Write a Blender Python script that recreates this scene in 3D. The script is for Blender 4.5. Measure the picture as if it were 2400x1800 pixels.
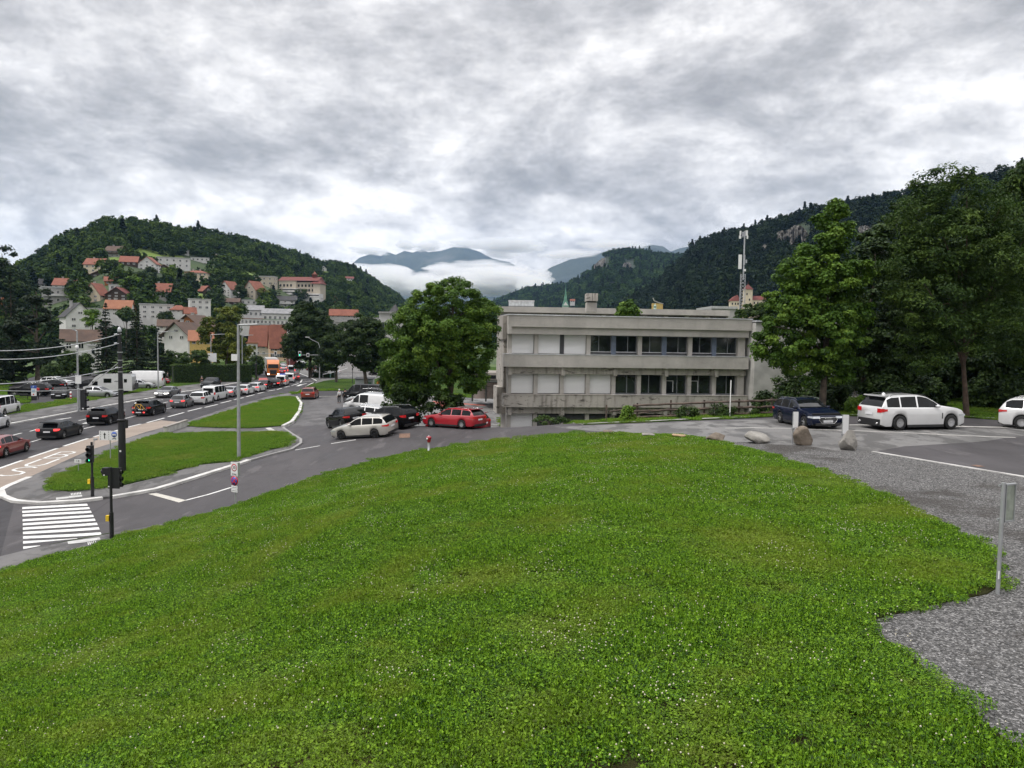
import bpy, math, random
import numpy as np
from mathutils import Vector, Matrix, noise
from mathutils.geometry import delaunay_2d_cdt
for o in list(bpy.data.objects): bpy.data.objects.remove(o)
random.seed(7); RNG = np.random.default_rng(7)
S = bpy.context.scene; COL = S.collection
PI = math.pi
# ------------------------------------------------------------------ camera
FPX = 1800.0; CAMZ = 8.8; PITCH = math.atan(110/1800.0); ROLL = 0.016
Fv = Vector((0, math.cos(PITCH), -math.sin(PITCH))); R0 = Vector((1,0,0)); U0 = R0.cross(Fv)
Rv = R0*math.cos(ROLL)+U0*math.sin(ROLL); Uv = U0*math.cos(ROLL)-R0*math.sin(ROLL)
cd = bpy.data.cameras.new('camera'); cam = bpy.data.objects.new('camera', cd); COL.objects.link(cam)
cam.matrix_world = Matrix((( Rv.x,Uv.x,-Fv.x,0),(Rv.y,Uv.y,-Fv.y,0),(Rv.z,Uv.z,-Fv.z,CAMZ),(0,0,0,1)))
cd.sensor_width = 36; cd.lens = 36*FPX/2400; cd.clip_end = 30000; cd.clip_start = 0.1
S.camera = cam
# ------------------------------------------------------------------ world, sun, exposure
SUN_EL, SUN_AZ = math.radians(58), math.radians(250)
w = bpy.data.worlds.new("World"); S.world = w; w.use_nodes = True
def build_world():
    nt = w.node_tree; N = nt.nodes; Lk = nt.links; N.clear()
    def nd(t, **k):
        n = N.new(t)
        for a, b in k.items(): setattr(n, a, b)
        return n
    def m(op, a, b=None, c=None, clamp=False):
        n = nd('ShaderNodeMath', operation=op, use_clamp=clamp)
        for i, x in enumerate((a, b, c)):
            if x is None: continue
            if isinstance(x, (int, float)): n.inputs[i].default_value = x
            else: Lk.new(x, n.inputs[i])
        return n.outputs[0]
    out = nd('ShaderNodeOutputWorld')
    sky = nd('ShaderNodeTexSky', sky_type='NISHITA', sun_disc=False, sun_elevation=SUN_EL, sun_rotation=SUN_AZ, air_density=1.0, dust_density=2.5)
    bgs = nd('ShaderNodeBackground'); Lk.new(sky.outputs[0], bgs.inputs[0]); bgs.inputs[1].default_value = 0.10
    tc = nd('ShaderNodeTexCoord'); sp = nd('ShaderNodeSeparateXYZ'); Lk.new(tc.outputs['Generated'], sp.inputs[0])
    x, y, z = sp.outputs
    zz = m('ADD', m('MAXIMUM', z, 0.0), 0.075)
    cb = nd('ShaderNodeCombineXYZ'); Lk.new(m('DIVIDE', x, zz), cb.inputs[0]); Lk.new(m('DIVIDE', y, zz), cb.inputs[1])
    def fbm(scale, det, rough, dist, off, sx=1.0):
        mp = nd('ShaderNodeMapping'); mp.inputs['Location'].default_value = (off, off*.7, 0); mp.inputs['Scale'].default_value = (sx, 1, 1)
        Lk.new(cb.outputs[0], mp.inputs[0])
        n = nd('ShaderNodeTexNoise'); n.inputs['Scale'].default_value = scale; n.inputs['Detail'].default_value = det
        n.inputs['Roughness'].default_value = rough; n.inputs['Distortion'].default_value = dist
        Lk.new(mp.outputs[0], n.inputs['Vector']); return n.outputs[0]
    a = fbm(.34, 3, .5, .3, 3.1, .8); b = fbm(1.05, 11, .64, .35, 9.7, .75); c = fbm(3.8, 10, .68, .25, 21.3, .7)
    v = m('ADD', m('MULTIPLY', a, .36), m('ADD', m('MULTIPLY', b, .44), m('MULTIPLY', c, .20)))
    cr = nd('ShaderNodeValToRGB'); e = cr.color_ramp; e.interpolation = 'B_SPLINE'
    e.elements[0].position = .40; e.elements[0].color = (.30,.295,.30,1)
    e.elements[1].position = .58; e.elements[1].color = (1.06,1.02,1.0,1)
    for p, col in ((.44,(.38,.375,.38,1)), (.478,(.51,.50,.505,1)), (.515,(.70,.685,.68,1)), (.55,(.88,.86,.85,1))):
        k = e.elements.new(p); k.color = col
    Lk.new(v, cr.inputs[0])
    # lumpy cloud decks towards the horizon
    def dirn(scale, zs, det, rough, dist, off):
        mp = nd('ShaderNodeMapping'); mp.inputs['Scale'].default_value = (1, 1, zs); mp.inputs['Location'].default_value = (off, off*.3, off*.6); Lk.new(tc.outputs['Generated'], mp.inputs[0])
        n = nd('ShaderNodeTexNoise'); n.inputs['Scale'].default_value = scale; n.inputs['Detail'].default_value = det; n.inputs['Roughness'].default_value = rough; n.inputs['Distortion'].default_value = dist; Lk.new(mp.outputs[0], n.inputs['Vector']); return n.outputs[0]
    d1 = dirn(3.0, 2.3, 10, .60, .3, 1.7); d2 = dirn(8.5, 1.9, 12, .66, .15, 5.2); d3 = dirn(24.0, 1.7, 10, .62, .1, 8.8)
    v2 = m('ADD', m('MULTIPLY', d1, .52), m('ADD', m('MULTIPLY', d2, .34), m('MULTIPLY', d3, .14)))
    vm = nd('ShaderNodeMixRGB'); Lk.new(m('MULTIPLY_ADD', z, -.9, 1.0, clamp=True), vm.inputs[0]); Lk.new(v, vm.inputs[1]); Lk.new(v2, vm.inputs[2])
    vb = m('ADD', vm.outputs[0], m('MULTIPLY_ADD', z, -.08, .014))
    Lk.new(vb, cr.inputs[0]); mix = cr
    # an overcast sky is brightest overhead
    gain = m('MULTIPLY_ADD', m('MAXIMUM', m('SUBTRACT', z, .36), 0.0), 5.0, 1.0)
    bgc = nd('ShaderNodeBackground'); Lk.new(mix.outputs[0], bgc.inputs[0]); Lk.new(m('MULTIPLY', gain, 1.0), bgc.inputs[1])
    ms = nd('ShaderNodeMixShader'); ms.inputs[0].default_value = .97; Lk.new(bgs.outputs[0], ms.inputs[1]); Lk.new(bgc.outputs[0], ms.inputs[2])
    Lk.new(ms.outputs[0], out.inputs[0])
build_world()
sl = bpy.data.lights.new('sun', 'SUN'); sl.energy = 1.3; sl.angle = math.radians(14); sl.color = (1, .96, .9)
so = bpy.data.objects.new('sun', sl); COL.objects.link(so)
sd = Vector((math.sin(SUN_AZ)*math.cos(SUN_EL), math.cos(SUN_AZ)*math.cos(SUN_EL), math.sin(SUN_EL)))
so.rotation_euler = sd.to_track_quat('Z', 'Y').to_euler(); so.location = sd*400
S.view_settings.view_transform = 'Standard'; S.view_settings.look = 'None'; S.view_settings.exposure = 0.45; S.view_settings.gamma = 1
S.render.engine = 'CYCLES'
S.cycles.max_bounces = 6; S.cycles.diffuse_bounces = 3; S.cycles.glossy_bounces = 3; S.cycles.transmission_bounces = 3
S.cycles.transparent_max_bounces = 12; S.cycles.volume_bounces = 3; S.cycles.use_denoising = True; S.cycles.sample_clamp_indirect = 6
S.cycles.use_adaptive_sampling = True; S.cycles.adaptive_threshold = .015
# ------------------------------------------------------------------ materials
MATS = {}
def mat(name, col, rough=.7, metal=0, var=.12, vs=3.0, bump=0, bs=20, coat=0, spec=.5, emit=None, es=1.0, col2=None, ramp=(.4,.6), trans=0, alpha=None):
    if name in MATS: return MATS[name]
    m = bpy.data.materials.new(name); m.use_nodes = True; nt = m.node_tree; P = nt.nodes['Principled BSDF']; L = nt.links
    P.inputs['Roughness'].default_value = rough; P.inputs['Metallic'].default_value = metal; P.inputs['Specular IOR Level'].default_value = spec
    if coat: P.inputs['Coat Weight'].default_value = coat; P.inputs['Coat Roughness'].default_value = .04
    ge = nt.nodes.new('ShaderNodeNewGeometry'); n = nt.nodes.new('ShaderNodeTexNoise'); n.inputs['Scale'].default_value = vs; n.inputs['Detail'].default_value = 5
    L.new(ge.outputs['Position'], n.inputs['Vector'])
    r = nt.nodes.new('ShaderNodeValToRGB'); r.color_ramp.elements[0].position = ramp[0]; r.color_ramp.elements[1].position = ramp[1]
    c2 = col2 or tuple(min(1, c*(1+var)) for c in col)
    c1 = col if col2 else tuple(c*(1-var) for c in col)
    r.color_ramp.elements[0].color = (*c1, 1); r.color_ramp.elements[1].color = (*c2, 1)
    L.new(n.outputs[0], r.inputs[0]); L.new(r.outputs[0], P.inputs['Base Color'])
    if bump:
        n2 = nt.nodes.new('ShaderNodeTexNoise'); n2.inputs['Scale'].default_value = bs; n2.inputs['Detail'].default_value = 4; L.new(ge.outputs['Position'], n2.inputs['Vector'])
        b = nt.nodes.new('ShaderNodeBump'); b.inputs['Strength'].default_value = bump; b.inputs['Distance'].default_value = .05
        L.new(n2.outputs[0], b.inputs['Height']); L.new(b.outputs[0], P.inputs['Normal'])
    if emit: P.inputs['Emission Color'].default_value = (*emit, 1); P.inputs['Emission Strength'].default_value = es
    MATS[name] = m; return m
class NT:
    def __init__(s, name):
        s.m = bpy.data.materials.new(name); s.m.use_nodes = True; s.nt = s.m.node_tree; s.P = s.nt.nodes['Principled BSDF']; s.L = s.nt.links; MATS[name] = s.m
        s.geo = s.nt.nodes.new('ShaderNodeNewGeometry'); s.pos = s.geo.outputs['Position']
    def node(s, t, **k):
        n = s.nt.nodes.new(t)
        for a, b in k.items(): setattr(n, a, b)
        return n
    def map(s, sc, rot=0, loc=(0,0,0)):
        n = s.node('ShaderNodeMapping'); n.inputs['Scale'].default_value = sc; n.inputs['Rotation'].default_value = (0,0,rot); n.inputs['Location'].default_value = loc; s.L.new(s.pos, n.inputs[0]); return n.outputs[0]
    def noise(s, scale, det=5, rough=.5, vec=None, dist=0):
        n = s.node('ShaderNodeTexNoise'); n.inputs['Scale'].default_value = scale; n.inputs['Detail'].default_value = det; n.inputs['Roughness'].default_value = rough; n.inputs['Distortion'].default_value = dist
        s.L.new(vec if vec is not None else s.pos, n.inputs['Vector']); return n.outputs[0]
    def ramp(s, f, stops, mode='LINEAR'):
        n = s.node('ShaderNodeValToRGB'); e = n.color_ramp; e.interpolation = mode
        while len(e.elements) > 1: e.elements.remove(e.elements[0])
        for i, (p, c) in enumerate(stops):
            k = e.elements[0] if i == 0 else e.elements.new(p); k.position = p
            k.color = (*c, 1) if isinstance(c, tuple) else (c, c, c, 1)
        s.L.new(f, n.inputs[0]); return n.outputs[0]
    def mix(s, f, a, b, mode='MIX'):
        n = s.node('ShaderNodeMixRGB', blend_type=mode)
        for i, x in enumerate((f, a, b)):
            if isinstance(x, (int, float)): n.inputs[i].default_value = x if i == 0 else (x, x, x, 1)
            elif isinstance(x, tuple): n.inputs[i].default_value = (*x, 1)
            else: s.L.new(x, n.inputs[i])
        return n.outputs[0]
    def math(s, op, a, b=0.0, clamp=False):
        n = s.node('ShaderNodeMath', operation=op, use_clamp=clamp)
        for i, x in enumerate((a, b)):
            if isinstance(x, (int, float)): n.inputs[i].default_value = x
            else: s.L.new(x, n.inputs[i])
        return n.outputs[0]
    def col(s, c): s.L.new(c, s.P.inputs['Base Color'])
    def rough(s, c):
        if isinstance(c, float): s.P.inputs['Roughness'].default_value = c
        else: s.L.new(c, s.P.inputs['Roughness'])
    def bump(s, h, st=.5, d=.05):
        b = s.node('ShaderNodeBump'); b.inputs['Strength'].default_value = st; b.inputs['Distance'].default_value = d; s.L.new(h, b.inputs['Height']); s.L.new(b.outputs[0], s.P.inputs['Normal'])
# ------------------------------------------------------------------ mesh helpers
class MB:
    def __init__(s): s.v = []; s.f = []; s.mi = []; s.sm = []
    def add(s, vs, fs, mi=0, sm=False):
        o = len(s.v); s.v += [tuple(v) for v in vs]
        for f in fs: s.f.append(tuple(i+o for i in f)); s.mi.append(mi); s.sm.append(sm)
        return s
    def box(s, x0, x1, y0, y1, z0, z1, mi=0, M=None):
        vs = [Vector((x, y, z)) for z in (z0, z1) for y in (y0, y1) for x in (x0, x1)]
        if M is not None: vs = [M @ v for v in vs]
        return s.add(vs, [(0,2,3,1),(4,5,7,6),(0,1,5,4),(2,6,7,3),(0,4,6,2),(1,3,7,5)], mi)
    def prism(s, pts, z0, z1, mi=0, M=None):
        n = len(pts); vs = [Vector((p[0], p[1], z0)) for p in pts]+[Vector((p[0], p[1], z1)) for p in pts]
        if M is not None: vs = [M @ v for v in vs]
        return s.add(vs, [tuple(reversed(range(n))), tuple(range(n, 2*n))]+[(i, (i+1) % n, n+(i+1) % n, n+i) for i in range(n)], mi)
    def tube(s, pts, rs, n=8, mi=0, cap=True):
        pts = [Vector(p) for p in pts]
        if isinstance(rs, (int, float)): rs = [rs]*len(pts)
        vs = []; ref = None
        for i, p in enumerate(pts):
            d = (pts[min(i+1, len(pts)-1)]-pts[max(i-1, 0)]).normalized()
            if ref is None: ref = Vector((1,0,0)) if abs(d.x) < .8 else Vector((0,1,0))
            a = d.cross(ref).normalized(); b = d.cross(a)
            for k in range(n):
                t = 2*PI*k/n; vs.append(p+(a*math.cos(t)+b*math.sin(t))*rs[i])
        fs = [(i*n+k, i*n+(k+1) % n, (i+1)*n+(k+1) % n, (i+1)*n+k) for i in range(len(pts)-1) for k in range(n)]
        s.add(vs, fs, mi, True)
        if cap: s.add(vs[:n], [tuple(range(n))], mi); s.add(vs[-n:], [tuple(reversed(range(n)))], mi)
        return s
    def lathe(s, c, prof, n=16, mi=0, ax='z'):
        vs = []
        for r, h in prof:
            for k in range(n):
                t = 2*PI*k/n; a, b = r*math.cos(t), r*math.sin(t)
                vs.append(Vector((a, b, h)) if ax == 'z' else (Vector((a, h, b)) if ax == 'y' else Vector((h, a, b))))
        vs = [v+Vector(c) for v in vs]
        m = len(prof)
        fs = [(i*n+k, i*n+(k+1) % n, (i+1)*n+(k+1) % n, (i+1)*n+k) for i in range(m-1) for k in range(n)]
        return s.add(vs, fs, mi, True)
    def obj(s, name, mats, parent=None, loc=None, rotz=0):
        me = bpy.data.meshes.new(name); me.from_pydata(s.v, [], s.f)
        for m in (mats if isinstance(mats, (list, tuple)) else [mats]): me.materials.append(m)
        if s.f:
            me.polygons.foreach_set('material_index', s.mi); me.polygons.foreach_set('use_smooth', s.sm)
        me.update(); o = bpy.data.objects.new(name, me); COL.objects.link(o)
        if parent is not None: o.parent = parent
        if loc is not None: o.location = loc
        o.rotation_euler[2] = rotz; return o
LABELS = []
def tag(o, label, cat, group=None, kind=None):
    if kind: o['kind'] = kind
    if label: o['label'] = label
    if cat: o['category'] = cat
    if group: o['group'] = group
    return o
def thing(name, label, cat, loc=(0,0,0), rz=0, group=None, kind=None):
    o = bpy.data.objects.new(name, None); COL.objects.link(o); o.location = loc; o.rotation_euler[2] = rz; o.empty_display_size = .3
    return tag(o, label, cat, group, kind)
def struct(o): o['kind'] = 'structure'; return o
def copy_tree(o, parent=None):
    c = o.copy(); COL.objects.link(c); c.parent = parent
    for ch in [k for k in bpy.data.objects if k.parent == o]: copy_tree(ch, c)
    return c
def npmesh(name, V, Fq, mats, mi=None, smooth=False):
    """numpy verts (n,3), faces (m,k) all the same k"""
    me = bpy.data.meshes.new(name); k = Fq.shape[1]
    me.vertices.add(len(V)); me.vertices.foreach_set('co', np.ascontiguousarray(V, dtype=np.float32).ravel())
    me.loops.add(Fq.size); me.loops.foreach_set('vertex_index', np.ascontiguousarray(Fq, dtype=np.int32).ravel())
    me.polygons.add(len(Fq)); me.polygons.foreach_set('loop_start', np.arange(0, Fq.size, k, dtype=np.int32)); me.polygons.foreach_set('loop_total', np.full(len(Fq), k, dtype=np.int32))
    for m in (mats if isinstance(mats, (list, tuple)) else [mats]): me.materials.append(m)
    if mi is not None: me.polygons.foreach_set('material_index', np.asarray(mi, dtype=np.int32))
    me.polygons.foreach_set('use_smooth', np.full(len(Fq), smooth, dtype=bool))
    me.update(calc_edges=True); me.validate(); return me
# ------------------------------------------------------------------ ground heights (near field: thin plate through surveyed points)
def ray(u, v): return Rv*((u-1200)/FPX)+Uv*((900-v)/FPX)+Fv
def at_z(u, v, z):
    d = ray(u, v); t = (z-CAMZ)/d.z; return Vector((0,0,CAMZ))+d*t
def at_y(u, v, y):
    d = ray(u, v); t = y/d.y; return Vector((0,0,CAMZ))+d*t
CT = []
for u, v, z in [
 (0,1100,0),(0,960,0),(150,1035,0),(280,960,0),(100,930,0),(300,905,0),(420,930,0),(560,930,0),(480,890,0),(0,1170,0),(90,1180,0),(60,1240,0),(150,1275,0),(0,1300,0),
 (640,908,-.3),(600,890,-.3),(700,900,-.3),(760,900,-.3),(650,880,-1.0),(690,862,-2.0),(560,878,-.8),(880,900,-.8),(300,880,-.2),(100,885,-.2),
 (250,1190,0.0),(400,1150,.15),(600,1090,.55),(750,1060,1.0),(900,1030,1.6),(1100,1012,2.2),(1300,1003,3.0),(1500,1003,3.9),(1700,1010,4.3),(1900,1020,4.45),(2200,1040,4.5),(2390,1080,4.5),
 (1700,985,4.15),(1900,978,4.4),(2300,982,4.5),(1300,996,2.95),(1500,990,3.75),
 (250,1070,.1),(450,1050,.2),(600,1040,.4),(500,980,.1),(650,960,.2),(680,935,0),(600,1070,.45),
 (1083,999,2.15),(1006,999,1.85),(940,994,1.5),(800,1000,1.15),(800,950,.3),(880,960,.7),(880,930,.1),(960,1000,1.8),
 (0,1345,.1),(250,1272,.1),(560,1188,.35),(750,1122,.85),(900,1078,1.45),(1000,1058,1.85),(1200,1034,2.65),(1400,1020,3.55),(1550,1024,4.05),(1750,1055,4.4),
 (1200,1200,4.05),(1200,1100,3.65),(900,1300,3.45),(900,1150,2.7),(600,1400,2.6),(600,1600,3.4),(300,1400,1.5),(300,1300,.8),(100,1400,.8),(0,1600,2.0),(0,1790,2.9),(600,1790,4.0),(1200,1790,4.3),(1200,1500,4.25),(1700,1300,4.4),(1700,1600,4.4),(2200,1300,4.4),(2390,1500,4.4),(2390,1200,4.45),(2100,1100,4.45),(1600,1150,4.35)]:
    p = at_z(u, v, z); CT.append((p.x, p.y, z))
CT += [(-1,66,0),(10,68,0),(22,70,.3),(-6,62,.4),(8,60,1.6),(18,60,2.4),(30,60,4.0),(-8,75,-.3),(-8,110,-.5),(20,120,-.5),(40,60,4.6),(60,60,4.8),(60,30,4.6),(45,15,4.5),(60,100,5),(-60,10,.5),(-60,-30,1),(0,-30,4.3),(50,-30,4.5),
       (-100,60,0),(-100,150,-.5),(-160,100,0),(-60,260,-2.5),(-150,300,-2),(0,260,-2.5),(-20,180,-1.2),(80,260,-2),(150,150,2),(-8,0,4.25),(-20,5,3.0),(8,2,4.35),(-34,5,.9)]
CT = np.array(CT); _s = 50.0
def _phi(r2): return np.where(r2 > 1e-12, .5*r2*np.log(np.maximum(r2, 1e-12)), 0)
_A = CT[:, :2]/_s; _n = len(CT)
_K = _phi(((_A[:, None]-_A[None])**2).sum(-1))+np.eye(_n)*2e-4; _P = np.c_[np.ones(_n), _A]
_W = np.linalg.solve(np.block([[_K, _P], [_P.T, np.zeros((3, 3))]]), np.r_[CT[:, 2], np.zeros(3)])
def hnear(X, Y):
    Q = np.stack([np.ravel(X), np.ravel(Y)], -1)/_s; out = np.empty(len(Q))
    for i in range(0, len(Q), 4000):
        q = Q[i:i+4000]; out[i:i+4000] = _phi(((q[:, None]-_A[None])**2).sum(-1)) @ _W[:_n]+_W[_n]+q @ _W[_n+1:]
    d = np.hypot(np.ravel(X), np.ravel(Y)-60)
    k = np.clip((d-190)/150, 0, 1); out = out*(1-k)+(-2.5)*k
    return out.reshape(np.shape(X))
def h(x, y): return float(hnear(np.array([x]), np.array([y]))[0])
# hills: (u, v of the skyline, distance of the ridge, distance of the foot)
def curve(pts):
    a = np.array(pts, float); return lambda u: [np.interp(u, a[:, 0], a[:, i]) for i in range(1, a.shape[1])]
HILLS = {
 'hill_left': (curve([(-500,730,620,260),(-200,690,620,260),(0,640,640,260),(41,620,660,265),(92,590,680,270),(140,558,690,275),(165,544,700,280),(213,531,700,280),(252,508,700,285),(298,512,700,290),(339,517,710,300),(378,521,730,310),(408,532,750,320),(447,533,790,330),(499,540,850,345),(592,561,960,370),(660,579,1050,395),(718,598,1120,420),(752,611,1170,440),(798,614,1230,460),(827,623,1270,480),(866,646,1320,520),(901,671,1370,560),(930,687,1400,600),(953,712,1420,640),(1000,770,1450,700),(1040,800,1450,800)]), 9.0),
 'hill_middle': (curve([(1080,760,2600,1500),(1162,703,2500,1300),(1235,676,2400,1200),(1327,665,2200,1100),(1357,650,2100,1050),(1384,629,2050,1000),(1411,596,2000,950),(1438,589,2000,950),(1484,585,2000,950),(1520,593,2000,950),(1574,600,2000,950),(1598,600,2000,950),(1700,640,2000,950),(1800,760,2000,950)]), 8.0),
 'hill_right': (curve([(1400,745,900,600),(1440,714,940,580),(1490,684,980,560),(1541,655,1000,540),(1563,630,1000,520),(1600,598,1000,500),(1617,567,980,490),(1655,553,960,480),(1737,534,900,450),(1816,510,860,420),(1885,489,820,400),(2028,462,760,370),(2132,443,700,350),(2240,420,650,330),(2400,384,620,300),(2800,350,600,300),(3200,340,600,300)]), 9.0),
}
def hill_h(name, x, y):
    fn, th = HILLS[name]; x = np.asarray(x, float); y = np.maximum(np.asarray(y, float), 1.0)
    u = 1200+FPX*x/y; v, D, F0 = fn(u)
    top = CAMZ+(790+ROLL*(u-1200)-v)*D/FPX-th
    t = (y-F0)/(D-F0)
    k = np.where(t < 1, np.clip(t, 0, 1)**.92, np.clip(1-(t-1)*1.1, 0, 1))
    z = -3.5+(top+3.5)*k
    bump = 2.2*np.sin(x*.021+y*.013)*np.sin(y*.017-x*.008)+1.3*np.sin(x*.05+1)*np.sin(y*.043)
    return np.where(t > 0, z+bump*np.clip(t*4, 0, 1)*np.clip((1-t)*4, 0, 1), -30)
def H(x, y):
    z = hnear(x, y)
    for n in HILLS: z = np.maximum(z, hill_h(n, x, y))
    return z
_ts = np.geomspace(5, 3500, 900)
def G(u, v, fn=None):
    """the point of the ground seen at a pixel of the photograph"""
    fn = fn or H; d = ray(u, v); dd = np.array(d); P = np.array([0, 0, CAMZ])+_ts[:, None]*dd
    g = P[:, 2]-fn(P[:, 0], P[:, 1]); idx = np.argmax(g < 0)
    if g[idx] >= 0: return at_z(u, v, 0) if (dd[2] < -1e-3) else at_y(u, v, 900.)
    a, b = _ts[max(idx-1, 0)], _ts[idx]
    T = np.linspace(a, b, 60); P = np.array([0, 0, CAMZ])+T[:, None]*dd; g = P[:, 2]-fn(P[:, 0], P[:, 1]); i = np.argmax(g < 0)
    return Vector(P[i])
def Gn(u, v): return G(u, v, hnear)
# ================================================================== GROUND
def m_asphalt(name, base, wet=.35, tint=(1,1,1), pale=(.17,.165,.17), crack=True, rlo=.38):
    t = NT(name); n1 = t.noise(.35, 6, .6, t.map((1, .35, 1), .25)); n2 = t.noise(40, 3); n3 = t.noise(2.3, 5, .6)
    b = tuple(base*c for c in tint)
    c = t.ramp(n1, [(.3, tuple(x*.78 for x in b)), (.5, b), (.7, tuple(x*1.28 for x in b))])
    c = t.mix(t.ramp(t.noise(.7, 7, .66, t.map((1, .45, 1), .9, (4,7,0))), [(.50, 0.), (.545, wet)]), c, tuple(x*.52 for x in b))
    c = t.mix(t.ramp(n3, [(.58, 0.), (.64, wet*.5)]), c, tuple(x*.62 for x in b))
    c = t.mix(t.ramp(t.noise(.9, 6, .6, t.map((1,.3,1), 1.2, (9,3,0))), [(.60, 0.), (.66, .55)]), c, pale)
    c = t.mix(.35, c, t.ramp(n2, [(.3, .35), (.7, 1.)]), 'MULTIPLY')
    if crack:
        v = t.node('ShaderNodeTexVoronoi', feature='DISTANCE_TO_EDGE'); v.inputs['Scale'].default_value = .11
        w_ = t.mix(.25, t.map((1,1,1)), t.node('ShaderNodeTexNoise').outputs['Color']) ; t.L.new(w_, v.inputs['Vector'])
        c = t.mix(t.ramp(v.outputs['Distance'], [(.0, .6), (.003, 0.)]), c, tuple(x*.4 for x in b))
    t.col(c); t.rough(t.ramp(n1, [(.35, rlo+.18), (.62, .85)])); t.bump(n2, .25, .01); t.P.inputs['Specular IOR Level'].default_value = .16
    return t.m
M_road = m_asphalt('wet asphalt', .056, tint=(1,.96,1.02), wet=.3, pale=(.10,.097,.1))
M_side = m_asphalt('side road asphalt', .08, tint=(1,.94,.98), pale=(.14,.13,.132), wet=.2)
M_pave = m_asphalt('patched pavement asphalt', .15, tint=(1,.97,.96), wet=.8, pale=(.19,.182,.178))
M_lot = m_asphalt('worn lot asphalt', .115, tint=(1,.97,.98), wet=.5, pale=(.2,.19,.19))
M_plateau = m_asphalt('wet worn asphalt', .185, tint=(1,.98,.96), wet=.85, pale=(.26,.25,.24), rlo=.3)
def m_bus():
    t = NT('tan lane surfacing'); n = t.noise(.5, 6, .6); c = t.ramp(n, [(.3, (.21,.165,.13)), (.7, (.28,.225,.18))])
    c = t.mix(t.ramp(t.noise(3, 5), [(.58, 0.), (.66, .4)]), c, (.15,.12,.10)); t.col(c); t.rough(.6); t.bump(t.noise(60), .2, .01); return t.m
M_bus = m_bus()
def m_gravel():
    t = NT('grey crushed stone'); v = t.node('ShaderNodeTexVoronoi'); v.inputs['Scale'].default_value = 32; t.L.new(t.pos, v.inputs['Vector'])
    n = t.noise(.4, 6, .62); s = t.node('ShaderNodeSeparateColor'); t.L.new(v.outputs['Color'], s.inputs[0])
    c = t.ramp(s.outputs[0], [(0., (.035,.034,.033)), (.45, (.11,.107,.104)), (.8, (.22,.215,.21)), (1., (.44,.43,.42))])
    c = t.mix(t.ramp(n, [(.50, 0.), (.62, .75)]), c, (.045,.037,.03), 'MIX')
    c = t.mix(.3, c, t.ramp(t.noise(5, 5), [(.3, .5), (.7, 1.)]), 'MULTIPLY')
    t.col(c); t.rough(.85); t.bump(v.outputs['Distance'], 1.0, .06); return t.m
M_gravel = m_gravel()
def m_turf(name, a, b, c3, soil=(.06,.045,.03)):
    t = NT(name); n = t.noise(.22, 6, .6); c = t.ramp(n, [(.32, a), (.52, b), (.70, c3)])
    c = t.mix(.5, c, t.ramp(t.noise(9, 6, .65), [(.25, .35), (.75, 1.)]), 'MULTIPLY'); t.col(c); t.rough(.95); t.bump(t.noise(25, 5, .7), 1.0, .12); t.P.inputs['Specular IOR Level'].default_value = .1; return t.m
M_turf = m_turf('short turf', (.030,.066,.010), (.045,.092,.012), (.085,.115,.02))
M_under = m_turf('clover ground', (.04,.065,.012), (.06,.065,.02), (.10,.07,.04))
M_white = mat('road paint', (.50,.50,.485), .7, vs=5, col2=(.64,.64,.62), ramp=(.35,.55))
M_cream = mat('faded cream paint', (.46,.44,.39), .6, var=.1, vs=6)
M_kerb = mat('granite kerb', (.50,.49,.47), .6, var=.22, vs=1.1, bump=.2)
M_conc = mat('weathered concrete', (.29,.265,.24), .85, var=.22, vs=.5, bump=.15, bs=8)
M_concL = mat('light concrete', (.42,.41,.385), .8, var=.15, vs=1.2, bump=.1)
def dens(pts, step=1.5, closed=True):
    out = []; n = len(pts)
    for i in range(n if closed else n-1):
        a, b = Vector(pts[i][:2]), Vector(pts[(i+1) % n][:2]); k = max(1, int((b-a).length/step))
        for j in range(k): out.append(tuple(a.lerp(b, j/k)))
    if not closed: out.append(tuple(pts[-1][:2]))
    return out
def PX(l): return [tuple(Gn(u, v)[:2]) for u, v in l]
road_L = [(-60,1015),(18,996),(183,965),(279,947),(371,931),(419,921),(473,913),(514,906),(560,897),(590,893),(606,888),(601,877),(604,869),(622,861),(645,856)]
road_R = [(722,856),(706,862),(700,868),(702,874),(730,884),(743,892),(739,897),(718,906),(693,920),(629,931),(537,956),(499,969),(435,991),(343,1015),(279,1036),(206,1060),(69,1122),(23,1141),(2,1152)]
isl_out = [(2,1152),(7,1166),(34,1177),(92,1182),(183,1177),(240,1170),(263,1168),(366,1150),(499,1109),(547,1094),(583,1082),(629,1069),(684,1055),(705,1041),(705,1032),(686,1020),(663,1004)]
lot_in = [(684,993),(702,968),(706,949),(695,933)]
P_road = PX(road_L)+PX(road_R)+PX([(7,1166),(34,1177),(60,1185),(50,1290),(0,1307)])+[(-50,20),(-90,20),(-95,75)]
side_low = [(0,1307),(114,1279),(256,1252),(266,1251),(389,1229),(499,1202),(640,1154),(743,1117),(832,1092),(900,1074),(969,1058),(1061,1046),(1129,1035),(1240,1028),(1300,1022),(1339,1016),(1483,1016),(1621,1022),(1700,1034),(1800,1040),(1900,1046),(1962,1056),(2042,1058),(2200,1085),(2400,1117)]
side_up = [(2480,993),(2400,988),(2257,979),(2030,976),(1812,977),(1743,981),(1640,985),(1529,990),(1369,996),(1240,998),(1129,999),(1040,1000),(960,999)]
P_side = PX(isl_out[::-1][:-1])[::1]
P_side = PX([(663,1004),(686,1020),(705,1032),(705,1041),(684,1055),(629,1069),(583,1082),(547,1094),(499,1109),(366,1150),(263,1168),(240,1170),(183,1177),(92,1182),(34,1177)])+PX(side_low)+[(24,24.5),(60,24)]+[(60,41)]+PX(side_up)
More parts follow.
